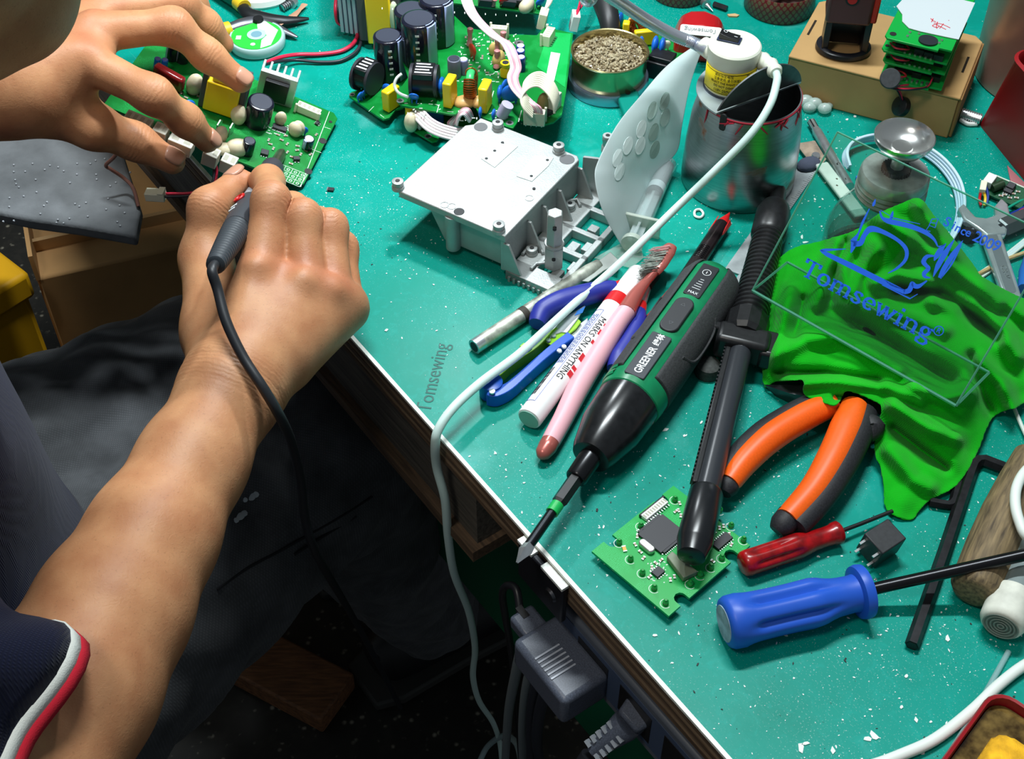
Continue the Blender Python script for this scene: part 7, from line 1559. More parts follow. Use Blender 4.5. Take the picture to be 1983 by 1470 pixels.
w3 = thing('thin_white_wire', 'thin white wire emerging from the cloth above the hex key', 'wire', P(1975, 820)); MB().tube(spline(PL([(1960, 780, .004), (1972, 810, .003), (1990, 850, .003)]), 5), .0011, 8).build('wire', WHITEP, w3, world=True)
tr2 = thing('sponge_tray', 'red rimmed metal tray with yellow soldering sponge at the corner', 'tray', P(1960, 1440))
p0 = P(1822, 1500); p1 = P(1922, 1362); d1 = (p1 - p0).normalized(); d2 = Vector((d1.y, -d1.x, 0)); corner = P(1912, 1356)
def tray_ring(ins, z, r_): return [corner - d1 * (p[0] + .05) + d2 * (p[1] + .035) + Vector((0, 0, z)) for p in rrect(.10 - 2 * ins, .07 - 2 * ins, r_)]
MB().rings([tray_ring(.002, 0, .008), tray_ring(0, .001, .010), tray_ring(0, .013, .010), tray_ring(.0006, .0142, .010), tray_ring(.0020, .0138, .009), tray_ring(.0026, .004, .008)], True, True).build('tray_wall', mat('tray_red', (150, 24, 32), .35), tr2, world=True)
MB().rings([tray_ring(.0028, .005, .008), tray_ring(.0028, .0082, .008)], True, True).build('dirty_water', mat('rosin_water', (74, 52, 16), .08, coat=.8, var=.5, vscale=160, var2=(120, 98, 52)), tr2, world=True)
def sponge_ring(sx_, sy_, z): return [corner - d1 * (p[0] + .052) + d2 * (p[1] + .036) + Vector((random.uniform(-.0006, .0006), random.uniform(-.0006, .0006), z + random.uniform(-.0006, .0006))) for p in rrect(sx_, sy_, .006, 8)]
MB().rings([sponge_ring(.068, .046, .006), sponge_ring(.070, .048, .010), sponge_ring(.066, .044, .0135), sponge_ring(.040, .026, .0142)], True, True).build('sponge', mat('sponge_yellow', (226, 168, 30), .85, var=.35, vscale=130, bump=1, bscale=500), tr2, world=True, smooth=80)
# ================================================================= green cloth
outline = [(1540, 479), (1585, 468), (1652, 448), (1674, 434), (1705, 412), (1745, 394), (1781, 384), (1808, 417), (1842, 457), (1888, 517), (1902, 536), (1961, 569), (2012, 594), (2020, 640), (2018, 720), (1983, 781), (1939, 798), (1915, 820), (1889, 885), (1852, 941), (1802, 968), (1780, 990), (1762, 1008), (1718, 990), (1712, 950), (1705, 905), (1695, 885), (1694, 850), (1700, 818), (1708, 790), (1690, 776), (1641, 757), (1628, 776), (1614, 786), (1590, 778), (1561, 768), (1554, 751), (1562, 736), (1520, 738), (1500, 740), (1481, 750), (1477, 707), (1487, 630), (1492, 590), (1497, 547), (1505, 505)]
ctrl = [(1540, 479, .010), (1585, 468, .014), (1652, 448, .036), (1705, 412, .060), (1745, 394, .068), (1781, 384, .070), (1808, 417, .058), (1842, 457, .044), (1888, 517, .028), (1961, 569, .022), (2012, 594, .014), (2018, 720, .012), (1983, 781, .006), (1939, 798, .006), (1889, 885, .006), (1852, 941, .005), (1802, 968, .004), (1762, 1008, .001), (1718, 990, .001), (1705, 905, .004), (1695, 870, .008), (1700, 818, .016), (1708, 790, .025), (1690, 776, .027), (1641, 757, .029), (1614, 786, .025), (1561, 768, .022), (1554, 751, .023), (1481, 750, .002), (1477, 707, .004), (1487, 630, .008), (1497, 547, .010), (1505, 505, .009),
        (1750, 440, .060), (1700, 470, .048), (1790, 500, .045), (1640, 500, .030), (1580, 540, .022), (1540, 600, .020), (1850, 560, .032), (1700, 560, .034), (1620, 620, .024), (1750, 640, .028), (1850, 660, .028), (1930, 640, .024), (1560, 690, .024), (1660, 710, .026), (1760, 740, .028), (1860, 740, .024), (1800, 820, .022), (1760, 880, .014), (1840, 880, .012), (1740, 960, .006), (1940, 740, .016)]
ridges = [([(1781, 400), (1830, 470), (1900, 545), (1983, 610)], .012, 15), ([(1720, 430), (1790, 480), (1860, 530), (1930, 590)], .010, 13), ([(1740, 562), (1800, 562), (1860, 590), (1930, 650)], -.020, 13), ([(1695, 548), (1740, 532), (1800, 552)], .010, 12), ([(1810, 578), (1880, 592), (1930, 630), (1970, 690)], .012, 16), ([(1620, 470), (1600, 520), (1585, 590)], .010, 13), ([(1665, 450), (1632, 510), (1640, 560)], .009, 12), ([(1640, 470), (1612, 540), (1610, 580)], -.008, 10), ([(1500, 690), (1560, 655), (1620, 650), (1700, 690), (1740, 715)], .010, 17), ([(1600, 600), (1680, 640), (1760, 690), (1840, 735)], -.013, 18), ([(1560, 742), (1630, 736), (1720, 750), (1780, 776)], .008, 10), ([(1500, 722), (1600, 722), (1700, 738)], -.010, 9), ([(1730, 785), (1800, 830), (1850, 850)], .011, 13), ([(1770, 750), (1830, 770), (1880, 760)], .012, 14), ([(1730, 830), (1780, 870), (1830, 905)], -.010, 11), ([(1720, 870), (1770, 930), (1800, 945)], .006, 14), ([(1900, 700), (1940, 740), (1962, 790)], .010, 12), ([(1880, 690), (1900, 760), (1920, 800)], -.009, 10), ([(1530, 560), (1510, 650), (1495, 720)], .009, 13), ([(1555, 580), (1540, 650)], -.007, 9), ([(1700, 480), (1660, 540), (1650, 590)], .007, 10), ([(1830, 640), (1780, 620), (1700, 600)], .007, 12), ([(1620, 770), (1640, 770)], -.008, 7)]
def inpoly(x, y, poly):
    c = np.zeros(x.shape, bool); n = len(poly)
    for i in range(n):
        x0, y0 = poly[i]; x1, y1 = poly[(i + 1) % n]
        if y0 == y1: continue
        c ^= ((y0 > y) != (y1 > y)) & (x < (x1 - x0) * (y - y0) / (y1 - y0) + x0)
    return c
def segdist(x, y, a, b):
    ax_, ay_ = a; dx, dy = b[0] - ax_, b[1] - ay_; t = np.clip(((x - ax_) * dx + (y - ay_) * dy) / (dx * dx + dy * dy + 1e-9), 0, 1); qx, qy = ax_ + t * dx, ay_ + t * dy
    return np.hypot(x - qx, y - qy), qx, qy
STEP = 5
gx, gy = np.meshgrid(np.arange(1470, 2026, STEP, float), np.arange(378, 1016, STEP, float)); ins = inpoly(gx, gy, outline)
bd_ = np.full(gx.shape, 1e9); bx_ = gx.copy(); by_ = gy.copy()
sm_out = [(p.x, p.y) for p in spline([Vector((u, v, 0)) for u, v in outline], 3, closed=True)]
for i in range(len(sm_out)):
    d_, qx, qy = segdist(gx, gy, sm_out[i], sm_out[(i + 1) % len(sm_out)]); m_ = d_ < bd_; bd_[m_] = d_[m_]; bx_[m_] = qx[m_]; by_[m_] = qy[m_]
snap = bd_ < STEP * .75
gx2 = np.where(snap, bx_, gx); gy2 = np.where(snap, by_, gy); ok = ins | snap
def cloth_z(x, y):
    num = np.zeros(x.shape); den = np.zeros(x.shape)
    for u, v, z in ctrl:
        w_ = 1 / ((x - u) ** 2 + (y - v) ** 2 + 500) ** 1.6; num += w_ * z; den += w_
    z = num / den
    for pl_, amp, sg in ridges:
        d_ = np.full(x.shape, 1e9); 
        for i in range(len(pl_) - 1): d_ = np.minimum(d_, segdist(x, y, pl_[i], pl_[i + 1])[0])
        z = z + amp * np.exp(-(d_ / sg) ** 2)
    z = z + .0008 * np.sin(x * .055 + y * .031 + 1.5 * np.sin(y * .02))
    return np.maximum(z, .0012)
zz = cloth_z(gx2, gy2)
vid = -np.ones(gx.shape, int); vs_ = []
for i in range(gx.shape[0]):
    for j in range(gx.shape[1]):
        if ok[i, j]: vid[i, j] = len(vs_); vs_.append(P(gx2[i, j], gy2[i, j], zz[i, j]))
fs_ = [(vid[i, j], vid[i, j + 1], vid[i + 1, j + 1], vid[i + 1, j]) for i in range(gx.shape[0] - 1) for j in range(gx.shape[1] - 1) if min(vid[i, j], vid[i, j + 1], vid[i + 1, j + 1], vid[i + 1, j]) >= 0]
cl_ = thing('green_cloth', 'crumpled bright green knitted cloth heaped over pliers and pump bottle', 'cloth', P(1720, 700))
GC = cloth_mat('green_knit', (8, 190, 22), 2600, var=.10, strength=.6)
MB().add(vs_, fs_).build('fabric', GC, cl_, world=True, smooth=180, solid=.0010, sub=1)

# ================================================================= acrylic sign
sBL, sBR, sTL = P(1457, 563, .036), P(1851, 786, .036), P(1604, 247, .111)
sx_ = (sBR - sBL); ux = sx_.normalized(); uy = (sTL - sBL); uy = (uy - ux * uy.dot(ux)); sh_ = uy.length; uy.normalize(); un = ux.cross(uy)
Msg = frame(sBL, ux, un); sw_ = sx_.length
if (Vector((0, 0, HC)) - sBL).dot(un) < 0: pass
sg = thing('acrylic_sign', 'clear acrylic stand-up sign printed with blue sewing machine logo and name', 'sign', Msg)
ACR = clear_mat('acrylic', (240, 250, 246), rough=.01); ACE = clear_mat('acrylic_edge', (120, 210, 180), rough=.05, milky=.35, milk=(140, 220, 200))
MB().bx(0, sw_, 0, sh_, -.0010, .0010).build('face_panel', ACR, sg, smooth=0)
bdv = Msg.inverted().to_3x3() @ (P(1534, 513, .036) - P(1457, 563, .036)); bdv = (bdv - Vector((1, 0, 0)) * bdv.x * .75)
bn = Vector((1, 0, 0)).cross(bdv).normalized()
Mbs = Matrix((Vector((1, 0, 0)), bdv.normalized(), bn)).transposed().to_4x4()
MB().bx(0, sw_, 0, bdv.length, -.0010, .0010, Mbs).build('foot_panel', ACR, sg, smooth=0)
for a_, b2_ in (((0, 0, 0), (sw_, 0, 0)), ((0, 0, 0), (0, sh_, 0)), ((sw_, 0, 0), (sw_, sh_, 0)), ((0, sh_, 0), (sw_, sh_, 0))):
    MB().tube([a_, b2_], .0009 if a_[1] == 0 and b2_[1] == 0 else .00055, 4).build('polished_edge', ACE, sg, smooth=0)
bl_ = tuple(bdv); br_ = tuple(bdv + Vector((sw_, 0, 0)))
for a_, b2_ in (((0, 0, 0), bl_), (bl_, br_), (br_, (sw_, 0, 0))): MB().tube([a_, b2_], .00075, 4).build('polished_edge', ACE, sg, smooth=0)
LB = mat('logo_blue', (14, 92, 214), .45)
NZ = .00115 if (Msg.inverted() @ Vector((0, 0, HC))).z > 0 else -.00115
def Q(u, v):
    c = Vector((0, 0, HC)); d_ = ray(u, v); n = Msg.to_3x3() @ Vector((0, 0, 1)); p = c + d_ * ((Msg.translation - c).dot(n) / d_.dot(n)); q_ = Msg.inverted() @ p; return (q_.x, q_.y)
def Z(u, v): return Q(1500 + u / 3.342, 380 + v / 3.342)
k_px = (Vector(Q(1700, 600)) - Vector(Q(1701, 600))).length / 3.342
def stroke(pts, ws, name='logo_stroke', n=5):
    c = spline([Vector((*Z(u, v), 0)) for u, v in pts], n); w2 = lerplist([w_ * k_px * 1.4 for w_ in ws], len(c)); mb = MB(); ribbon(mb, [(p.x, p.y) for p in c], w2, T(0, 0, NZ)); return mb.build(name, LB, sg, smooth=0)
stroke([(300, 352), (330, 350), (465, 343)], [4, 14, 3], n=2); stroke([(300, 350), (345, 378), (500, 452), (700, 552), (845, 622)], [6, 20, 26, 26, 20], n=2); stroke([(840, 622), (872, 612), (886, 588), (893, 562), (912, 582), (935, 584), (960, 570), (990, 548)], [20, 24, 22, 14, 22, 20, 12, 6]); stroke([(715, 540), (760, 575), (840, 605)], [3, 8, 3]); stroke([(700, 575), (880, 664), (930, 634)], [4, 7, 3], n=1)
stroke([(657, 22), (648, 48), (640, 66)], [3, 14, 8]); stroke([(618, 82), (575, 170), (548, 240), (520, 285), (510, 300)], [4, 12, 8, 26, 30]); stroke([(520, 290), (512, 330), (498, 368)], [34, 22, 5]); stroke([(515, 308), (560, 305), (585, 255), (625, 214), (700, 230), (800, 285), (855, 345), (852, 410), (800, 465), (738, 500)], [26, 26, 22, 30, 20, 16, 18, 16, 12, 3])
stroke([(685, 98), (700, 140), (740, 162), (820, 180), (900, 202), (980, 236), (1035, 280), (1060, 328)], [6, 12, 24, 24, 22, 20, 12, 4]); stroke([(770, 98), (764, 122), (755, 150)], [3, 14, 12]); stroke([(690, 92), (750, 128)], [3, 3], n=1); stroke([(760, 140), (860, 162), (945, 182)], [5, 4, 3], n=2)
stroke([(1022, 150), (1062, 148), (1042, 206), (1004, 190), (1022, 150)], [5] * 5, n=1); stroke([(1016, 172), (1050, 178)], [4, 4], n=1); stroke([(1005, 192), (984, 222), (1012, 230)], [4, 4, 4], n=1)
stroke([(1112, 308), (1078, 350), (1050, 392), (1036, 420)], [2, 26, 22, 2]); stroke([(1168, 280), (1108, 370), (1062, 450), (1030, 524)], [2, 26, 24, 2]); stroke([(1222, 288), (1158, 380), (1100, 470), (1072, 530)], [2, 24, 22, 16]); stroke([(1216, 312), (1150, 440), (1078, 535)], [2, 8, 4])
stroke([(1062, 328), (1092, 322), (1112, 306)], [6, 6, 2]); stroke([(1035, 388), (990, 392), (968, 425), (985, 450), (1000, 470), (972, 500), (978, 522), (1012, 530)], [6, 18, 22, 16, 18, 20, 14, 4])
# serif lettering built from strokes
def ell(cx, cy, rx, ry, a0, a1, n=22): return [(cx + rx * math.cos(R(a0 + (a1 - a0) * k / n)), cy + ry * math.sin(R(a0 + (a1 - a0) * k / n))) for k in range(n + 1)]
def vw(pts, lo=.065, hi=.165):
    out = []
    for i in range(len(pts)):
        a, b2_ = pts[max(i - 1, 0)], pts[min(i + 1, len(pts) - 1)]; dx, dy = b2_[0] - a[0], b2_[1] - a[1]; out.append(lo + (hi - lo) * abs(dy) / (math.hypot(dx, dy) + 1e-9))
    return out
def sf(x, y=.03, w_=.30): return [((x - w_ / 2, y), (x + w_ / 2, y))]
GLY = {'T': (.80, [[(.40, 0), (.40, 1)], [(.04, .955), (.76, .955)], [(.07, .99), (.07, .74)], [(.73, .99), (.73, .74)], [(.24, .03), (.56, .03)]]), 'o': (.66, [ell(.33, .33, .235, .30, 0, 360)]),
       'm': (1.10, [[(.17, 0), (.17, .64)], [(.54, 0), (.54, .50)], [(.91, 0), (.91, .50)], ell(.355, .46, .185, .17, 170, 0), ell(.725, .46, .185, .17, 170, 0), [(.04, .03), (.30, .03)], [(.42, .03), (.67, .03)], [(.79, .03), (1.04, .03)], [(.04, .62), (.2, .62)]]),
       's': (.56, [[(.46, .50), (.40, .60), (.28, .635), (.15, .58), (.13, .46), (.26, .36), (.40, .27), (.44, .15), (.36, .05), (.24, .02), (.12, .08), (.08, .18)]]), 'e': (.62, [ell(.32, .33, .22, .30, 0, 318), [(.10, .36), (.54, .36)]]),
       'w': (.98, [[(.10, .64), (.30, 0)], [(.30, .02), (.50, .60)], [(.47, .64), (.68, 0)], [(.68, .02), (.88, .62)], [(.0, .625), (.24, .625)], [(.38, .625), (.58, .625)], [(.76, .625), (.98, .625)]]), 'i': (.38, [[(.19, 0), (.19, .64)], [(.05, .03), (.33, .03)], [(.05, .62), (.2, .62)], [(.19, .80), (.19, .96)]]),
       'n': (.76, [[(.17, 0), (.17, .64)], [(.57, 0), (.57, .48)], ell(.37, .45, .20, .18, 170, 0), [(.04, .03), (.30, .03)], [(.45, .03), (.71, .03)], [(.04, .62), (.2, .62)]]), 'g': (.66, [ell(.29, .43, .17, .20, 0, 360), [(.18, .27), (.12, .18), (.16, .10), (.34, .07), (.50, .02), (.55, -.10), (.46, -.24), (.28, -.28), (.10, -.22), (.08, -.10), (.20, .0)], [(.42, .56), (.50, .64), (.62, .62)]])}
q0, q1, qt = Vector(Q(1549, 531)), Vector(Q(1798, 664)), Vector(Q(1560, 497)); bx2 = (Vector(Q(1797, 663)) - q0); 
tot = sum(GLY[c_][0] for c_ in 'Tomsewing'); base_dir = (Vector(Q(1726, 624)) - q0).normalized(); cap_h = abs((qt - q0).cross(base_dir)) * 1.0
xs = (Vector(Q(1800, 664)) - q0).dot(base_dir) / tot
Mtx = Matrix(((base_dir.x, -base_dir.y, 0, q0.x), (base_dir.y, base_dir.x, 0, q0.y), (0, 0, 1, NZ), (0, 0, 0, 1))); penx = 0
for c_ in 'Tomsewing':
    adv, strokes = GLY[c_]; lm = MB()
    for s_ in strokes: ribbon(lm, [((x + penx) * xs, y * cap_h) for x, y in s_], [w_ * (xs + cap_h) / 2 for w_ in vw(s_)], Mtx)
    lm.build('brand_letter', LB, sg, smooth=0); penx += adv
mb = MB(); c0 = Z(1066, 872); ribbon(mb, circ(c0[0], c0[1], 29 * k_px, 28) + [(c0[0] + 29 * k_px, c0[1])], 6 * k_px, T(0, 0, NZ)); mb.build('registered_ring', LB, sg, smooth=0)
ang = math.degrees(math.atan2(base_dir.y, base_dir.x)); text('R', 44 * k_px, T(c0[0], c0[1], NZ) @ RZ(ang), LB, sg, 'registered_letter', bold=.00005)
for ch_, u, v, s_ in (('S', 1120, 170, 66), ('i', 1162, 192, 58), ('n', 1192, 210, 58), ('c', 1226, 228, 58), ('e', 1258, 238, 58), ('2', 1316, 268, 74), ('0', 1354, 290, 74), ('0', 1396, 312, 74), ('9', 1440, 326, 74)):
    c0 = Z(u, v); text(ch_, s_ * k_px * 1.3, T(c0[0], c0[1], NZ) @ RZ(ang), LB, sg, 'tagline_letter', bold=.00009)
# ================================================================= under and beside the bench
zA = -.055
aL, aT, aR, aB = P(992, 1239, zA), P(1066, 1167, zA), P(1175, 1287, zA), P(1092, 1364, zA)
Ma = frame(aL, aB - aL); wa = (aB - aL).length; da = (Ma.inverted() @ aT).y; sa_ = 1 if da > 0 else -1; da = abs(da)
ad = thing('power_adapter', 'black ribbed power adapter plugged in below the bench edge', 'power adapter', Ma)
ADM = mat('adapter_black', (80, 86, 100), .36, var=.3, vscale=1400)
MB().prism([(0, 0), (wa, 0), (wa, da * sa_), (0, da * sa_)], -.024, 0).build('housing', ADM, ad, bevel=.0035, seg=3)
for k in range(6): MB().bx(wa * (.36 + .062 * k) - .0005, wa * (.36 + .062 * k) + .0005, min(0, sa_ * da * .62) + .003 * (sa_ > 0), max(0, sa_ * da * .62), -.0002, .0006).build('rib', mat('rib_bright', (170, 176, 188), .3), ad)
MB().bx(-.014, .002, min(sa_ * da * .25, sa_ * da * .75), max(sa_ * da * .25, sa_ * da * .75), -.012, -.002).build('usb_plug', ADM, ad, bevel=.002)
MB().bx(-.016, -.008, sa_ * da * .5 - .002, sa_ * da * .5 + .002, -.0019, -.0016).build('plug_mark', INK, ad)
pc = Ma @ Vector((-.014, sa_ * da * .5, -.007)); MB().tube(spline([pc, P(1000, 1142, -.055), P(982, 1134, -.060), P(973, 1150, -.075), P(978, 1190, -.11), P(990, 1260, -.18), P(1000, 1360, -.34), P(1010, 1500, -.6)], 8), .0022, 10).build('lead', mat('lead_black', (30, 31, 36), .4), ad, world=True)
ps = thing('power_strip', 'grey power strip fixed under the bench edge', 'power strip', TM)
xa = (TM.inverted() @ P(1040, 1100)).x; xb = (TM.inverted() @ P(1420, 1480)).x
tbox(xa, xb, .006, .036, -.085, -.040).build('strip_body', mat('strip_grey', (84, 90, 100), .5), ps, bevel=.002)
tbox(xa, xb, .0056, .0060, -.078, -.046).build('strip_face', mat('strip_blue', (60, 74, 98), .5), ps)
for k in range(5): tbox(xa + .02 + k * .035, xa + .045 + k * .035, .0052, .0058, -.074, -.050).build('socket_outlet', BLACK, ps)
pgt = thing('mains_plug', 'black mains plug with slotted strain relief below the bench edge', 'plug', P(1230, 1370, -.07))
A, B = P(1268, 1352, -.062), P(1205, 1410, -.066); Mp_ = frame(A, B - A, (0, -.3, .9)); lpg = (B - A).length
MB().prism([(-.010, -.011), (.006, -.012), (.010, -.0095), (lpg * .9, -.0070), (lpg * .9, .0070), (.010, .0095), (.006, .012), (-.010, .011)], -.008, .008, Mp_).build('plug_body', ADM, pgt, world=True, bevel=.002)
MB().bx(-.006, .004, -.007, .007, .008, .0084, Mp_).build('grip_panel', INK, pgt, world=True)
C_ = P(1140, 1462, -.085); dd_ = (C_ - B).normalized(); Mr_ = frame(B - dd_ * .004, dd_, (0, -.3, .9)); rl2 = (C_ - B).length
MB().lathe([(0, .0078), (.002, .0082), (rl2 * .6, .0060), (rl2, .0044)], 18, Mr_).build('strain_relief', ADM, pgt, world=True)
for k in range(5):
    for s_ in (-1, 1): MB().box((.005 + k * .0046, s_ * .0042, .0058 - k * .0005), (.0018, .0040, .0030), Mr_).build('relief_slot', mat('slot_light', (150, 156, 164), .5), pgt, world=True)
MB().tube(spline([C_, C_ + dd_ * .02 + Vector((0, 0, -.02)), P(1080, 1520, -.2), P(1060, 1600, -.5)], 6), .0042, 10).build('lead', MATS['lead_black'], pgt, world=True)
bk = thing('edge_bracket', 'black metal bracket with a screw fixed on the bench edge', 'bracket', TM)
x0 = (TM.inverted() @ P(1018, 1030)).x; x1 = (TM.inverted() @ P(1100, 1130)).x
tbox(x0, x1, -.0042, -.0004, -.034, -.004).build('plate', mat('bracket_black', (34, 36, 42), .4, .4), bk, bevel=.001)
tbox(x0, x0 + .012, -.0045, .0, -.0044, -.0024).build('worn_edge', mat('worn_white', (228, 232, 226), .5, var=.2, vscale=400), bk)
tbox(x0 + .020, x1, -.0045, .0, -.0044, -.0024).build('worn_edge', MATS['worn_white'], bk)
MB().lathe([(0, .0045), (.0014, .0036)], 18, T(x1 - .009, ty(-.0042), -.018) @ RZ(-90 * SY)).build('screw_head', DSTEEL, bk)
cg = mat('cable_grey', (120, 130, 134), .5); ck = mat('cable_dark', (44, 48, 60), .45)
for i, (pts, m_, r_, lab) in enumerate((([(1012, 1250, -.13), (1000, 1300, -.2), (985, 1380, -.35), (978, 1480, -.6), (976, 1500, -.745)], cg, .0036, 'thick grey cable hanging left of the cable bunch'), ([(1040, 1280, -.14), (1022, 1320, -.2), (1012, 1400, -.35), (1012, 1490, -.6)], cg, .0034, 'grey cable hanging behind the power adapter'),
                                       ([(1060, 1330, -.14), (1045, 1380, -.24), (1040, 1440, -.36), (1050, 1500, -.6)], ck, .0040, 'dark blue cable hanging below the power adapter'), ([(1045, 1310, -.16), (1030, 1370, -.26), (1028, 1450, -.42), (1030, 1500, -.6)], ck, .0038, 'dark cable hanging in the middle of the cable bunch'),
                                       ([(930, 1472, -.74), (945, 1445, -.72), (975, 1425, -.66), (1000, 1440, -.62), (1010, 1480, -.6)], mat('cable_pale', (150, 170, 172), .5), .0030, 'pale cable coiled on the floor below the bunch'))):
    t_ = thing('hanging_cable', lab, 'cable', P(*pts[-1]), 'cables under the bench'); MB().tube(spline(PL(pts), 8), r_, 10).build('sheath', m_, t_, world=True)
# grey felt board, carton and yellow crate on the far left
fb = thing('felt_board', 'grey felt covered board below the left hand', 'board', P(130, 400, -.12))
FM = mat('felt_grey', (116, 119, 122), .95, var=.2, vscale=40, bump=.8, bscale=260)
pts = [P(u, v, -.10) for u, v in ((-120, 380), (0, 412), (60, 424), (150, 436), (262, 456), (272, 400), (240, 300), (160, 240), (40, 245), (-60, 230))]
MB().prism([(p.x, p.y) for p in pts], -.112, -.10).build('board', FM, fb, world=True, bevel=.003, seg=3)
fm_ = MB()
for k in range(46):
    u, v = random.uniform(5, 258), random.uniform(300, 440); fm_.ball((0, 0, 0), .0009, T(*P(u, v, -.0995)), 6, 4)
fm_.build('pale_specks', mat('speck_pale', (190, 194, 200), .5), fb, world=True, kind='stuff')
cb_ = thing('floor_carton', 'worn brown carton standing in the shadow under the felt board', 'carton', P(150, 560, -.75))
cz = -.30; C0, C1, C2 = P(70, 540, cz), P(250, 500, cz), P(40, 460, cz)
Mcb = frame(Vector((C0.x, C0.y, 0)), C1 - C0); cw = .24; cdp = .20
MB().bx(0, cw, 0, cdp, -.75, cz).build('box_body', mat('carton_brown', (196, 152, 100), .8, var=.15, vscale=14), cb_) if False else MB().bx(0, cw, 0, cdp, -.75, cz, Mcb).build('box_body', mat('carton_brown', (196, 152, 100), .8, var=.15, vscale=14), cb_, world=True, bevel=.003)
MB().bx(0, .004, -.003, .07, cz, cz + .03, Mcb).build('torn_flap', MATS['carton_brown'], cb_, world=True); MB().bx(-.002, cw, -.004, 0, cz - .06, cz + .012, Mcb @ RX(8)).build('front_flap', mat('flap_brown', (186, 150, 104), .8), cb_, world=True)
ykr = thing('yellow_crate', 'yellow plastic crate edge behind the shirt on the left', 'crate', P(10, 590, -.75))
Y0 = P(-15, 565, -.28); MB().bx(-.20, .0, -.10, .02, -.75, -.28, frame(Vector((Y0.x + .012, Y0.y, 0)), (.75, -.66, 0))).build('crate_wall', mat('crate_yellow', (226, 168, 20), .45), ykr, world=True, bevel=.006); MB().bx(-.205, .005, -.105, .025, -.30, -.27, frame(Vector((Y0.x + .012, Y0.y, 0)), (.75, -.66, 0))).build('crate_rim', MATS['crate_yellow'], ykr, world=True, bevel=.005)
# stool
stl = thing('wooden_stool', 'low wooden stool the person sits on', 'stool', Vector((-.40, .42, -.75)))
WD = wood_mat('stool_wood', (84, 52, 30), (132, 88, 54), (40, 300, 300))
Mst2 = frame(Vector((-.40, .42, 0)), RT)
MB().bx(-.17, .17, -.15, .13, -.335, -.31, Mst2).build('seat', WD, stl, world=True, bevel=.004)
for sx2 in (-1, 1):
    for sy2 in (-1, 1): MB().bx(sx2 * .14 - .018, sx2 * .14 + .018, sy2 * .12 - .018, sy2 * .12 + .018, -.75, -.335, Mst2).build('leg', WD, stl, world=True, bevel=.002)
A, B = P(430, 1215, -.70), P(650, 1330, -.70)
fp_ = thing('floor_plank', 'scuffed brown wooden plank on the floor below the thigh', 'plank', mix3(A, B, .5) - Vector((0, 0, .05))); MB().bx(0, (B - A).length, -.032, .032, -.05, -.02, frame(A, B - A)).build('board', WD, fp_, world=True, bevel=.003)
# brown wire dangling beside the felt board
bw_ = thing('brown_wire', 'thin brown wire dangling beside the felt board', 'wire', P(235, 330, -.08)); MB().tube(spline(PL([(232, 288, -.05), (220, 305, -.06), (205, 320, -.07), (215, 328, -.075), (240, 345, -.085), (258, 365, -.09), (268, 400, -.098)]), 6), .0014, 8).build('wire', mat('wire_brown', (120, 78, 66), .6), bw_, world=True)

# ================================================================= debris scattered on the bench
def flake(mb, p, s_, th):
    n = random.choice((4, 5, 6)); a0 = random.uniform(0, 6); st_ = random.uniform(1, 2.4); ca_, sa2 = math.cos(a0), math.sin(a0); pl_ = []
    for k in range(n):
        a = 2 * math.pi * k / n; r_ = s_ * random.uniform(.55, 1.2); x, y = r_ * math.cos(a) * st_, r_ * math.sin(a); pl_.append((p.x + x * ca_ - y * sa2, p.y + x * sa2 + y * ca_))
    mb.prism(pl_, 0, th)
deb = MB(); grm = MB()
hot = [(1600, 1150, 160), (1700, 1380, 150), (1900, 1000, 120), (1850, 330, 110), (1600, 260, 90), (1480, 900, 120), (1380, 430, 60), (1350, 1320, 140), (1800, 1250, 120), (1250, 900, 120), (760, 380, 90), (850, 480, 80), (620, 420, 60), (1100, 980, 100), (1600, 420, 70), (1750, 520, 80)]
for k in range(2600):
    if random.random() < .62: c_ = random.choice(hot); u, v = random.gauss(c_[0], c_[2]), random.gauss(c_[1], c_[2])
    else: u, v = random.uniform(560, 2050), random.uniform(-20, 1500)
    p = P(u, v)
    if (p - EA).dot(EN) < .004 or v < -60: continue
    s_ = random.choice((.00014, .0002, .0002, .00025, .0003, .0004, .0005)); 
    if random.random() < .015: s_ = .0008
    flake(grm if random.random() < .12 else deb, p, s_, s_ * .5 + .0001)
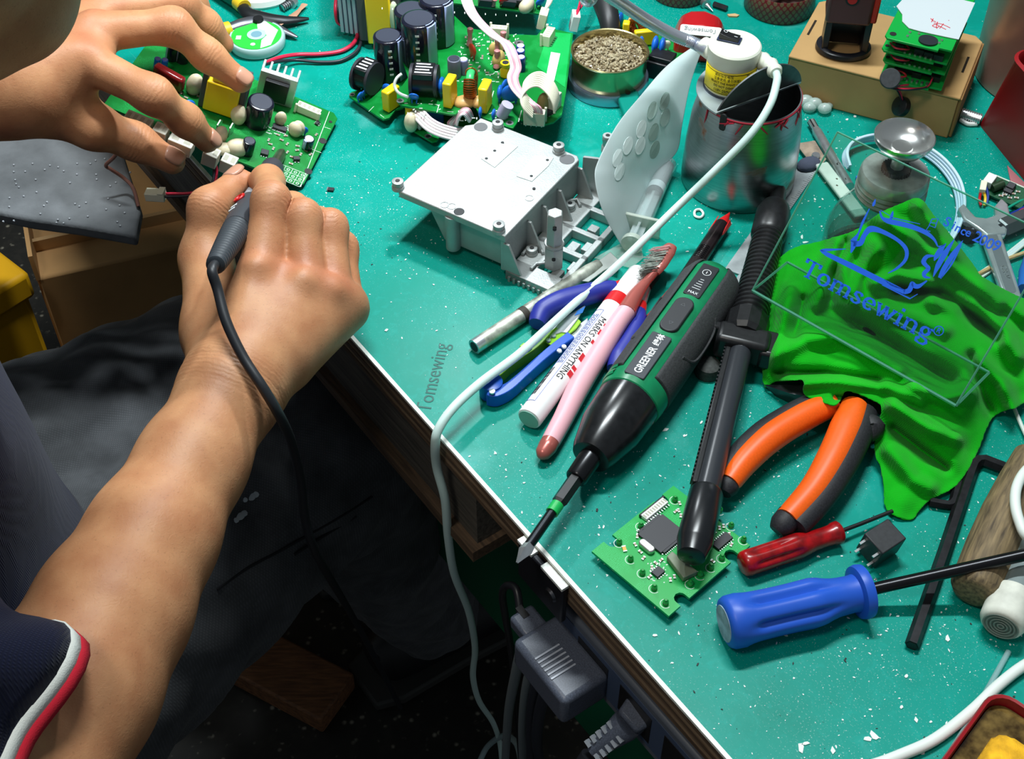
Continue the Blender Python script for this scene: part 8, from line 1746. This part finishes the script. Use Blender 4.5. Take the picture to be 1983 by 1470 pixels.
for u, v, s_ in ((1692, 1425, .0030), (1680, 1432, .0022), (1552, 1448, .0028), (1560, 1440, .0018), (1834, 1237, .0018), (1755, 1310, .0016), (1774, 1395, .0022), (1612, 1455, .0020), (1785, 1455, .0022), (840, 552, .0012), (1745, 1370, .0012), (1810, 345, .0014), (1858, 362, .0016), (1842, 380, .0016), (1560, 232, .0014), (1655, 226, .0020), (1640, 232, .0016), (1560, 470, .0018), (1553, 460, .0014), (1290, 833, .0022), (1325, 845, .0014), (960, 878, .0010), (1046, 1000, .0014)): flake(deb, P(u, v), s_ * .62, .0005)
do = deb.build('solder_debris', mat('debris_white', (226, 232, 230), .5), None, smooth=0); tag(do, 'fine white solder flakes and dust scattered all over the green bench', 'debris'); do['kind'] = 'stuff'
go = grm.build('dark_grit', mat('grit_dark', (40, 44, 44), .7), None, smooth=0); tag(go, 'sparse dark grit scattered over the green bench', 'debris'); go['kind'] = 'stuff'
ch = thing('loose_chip', 'tiny black chip component lying right of the soldered board', 'component', P(640, 369)); MB().bx(-.0020, .0020, -.0015, .0015, 0, .0015, T(*P(641, 369)) @ RZ(-10)).build('body', ICM, ch, world=True); MB().bx(-.0026, -.0019, -.0015, .0015, 0, .0016, T(*P(641, 369)) @ RZ(-10)).build('solder_end', SOLDER, ch, world=True)
zt = thing('plastic_ring', 'small white plastic ring scrap in front of the steel can', 'ring', P(1353, 413)); MB().tube(spline([P(u, v, .0012) for u, v in ((1346, 408), (1356, 406), (1362, 414), (1356, 421), (1346, 418))], 5, closed=True), .0008, 6, closed=True).build('loop', WHITEP, zt, world=True)
kb = thing('rubber_stopper', 'dark rubber plug lying left of the solder sucker bracket', 'plug', P(1365, 722)); MB().lz([(.0075, 0), (.0078, .003), (.0068, .007), (.004, .0085)], 20, T(*P(1370, 722))).build('knob', mat('knob_grey', (54, 58, 56), .7, var=.3, vscale=600), kb, world=True)
bg = thing('black_bag', 'crumpled glossy black plastic piece under the near edge of the cloth', 'plastic', P(1530, 770)); MB().add([P(1480, 745, .004), P(1560, 745, .016), P(1580, 770, .018), P(1556, 788, .006), P(1534, 782, .001), P(1500, 765, .001), P(1530, 762, .012)], [(0, 1, 6), (1, 2, 6), (2, 3, 6), (3, 4, 6), (4, 5, 6), (5, 0, 6)]).build('film', mat('bag_black', (26, 28, 30), .2), bg, world=True, smooth=0, solid=.0004)
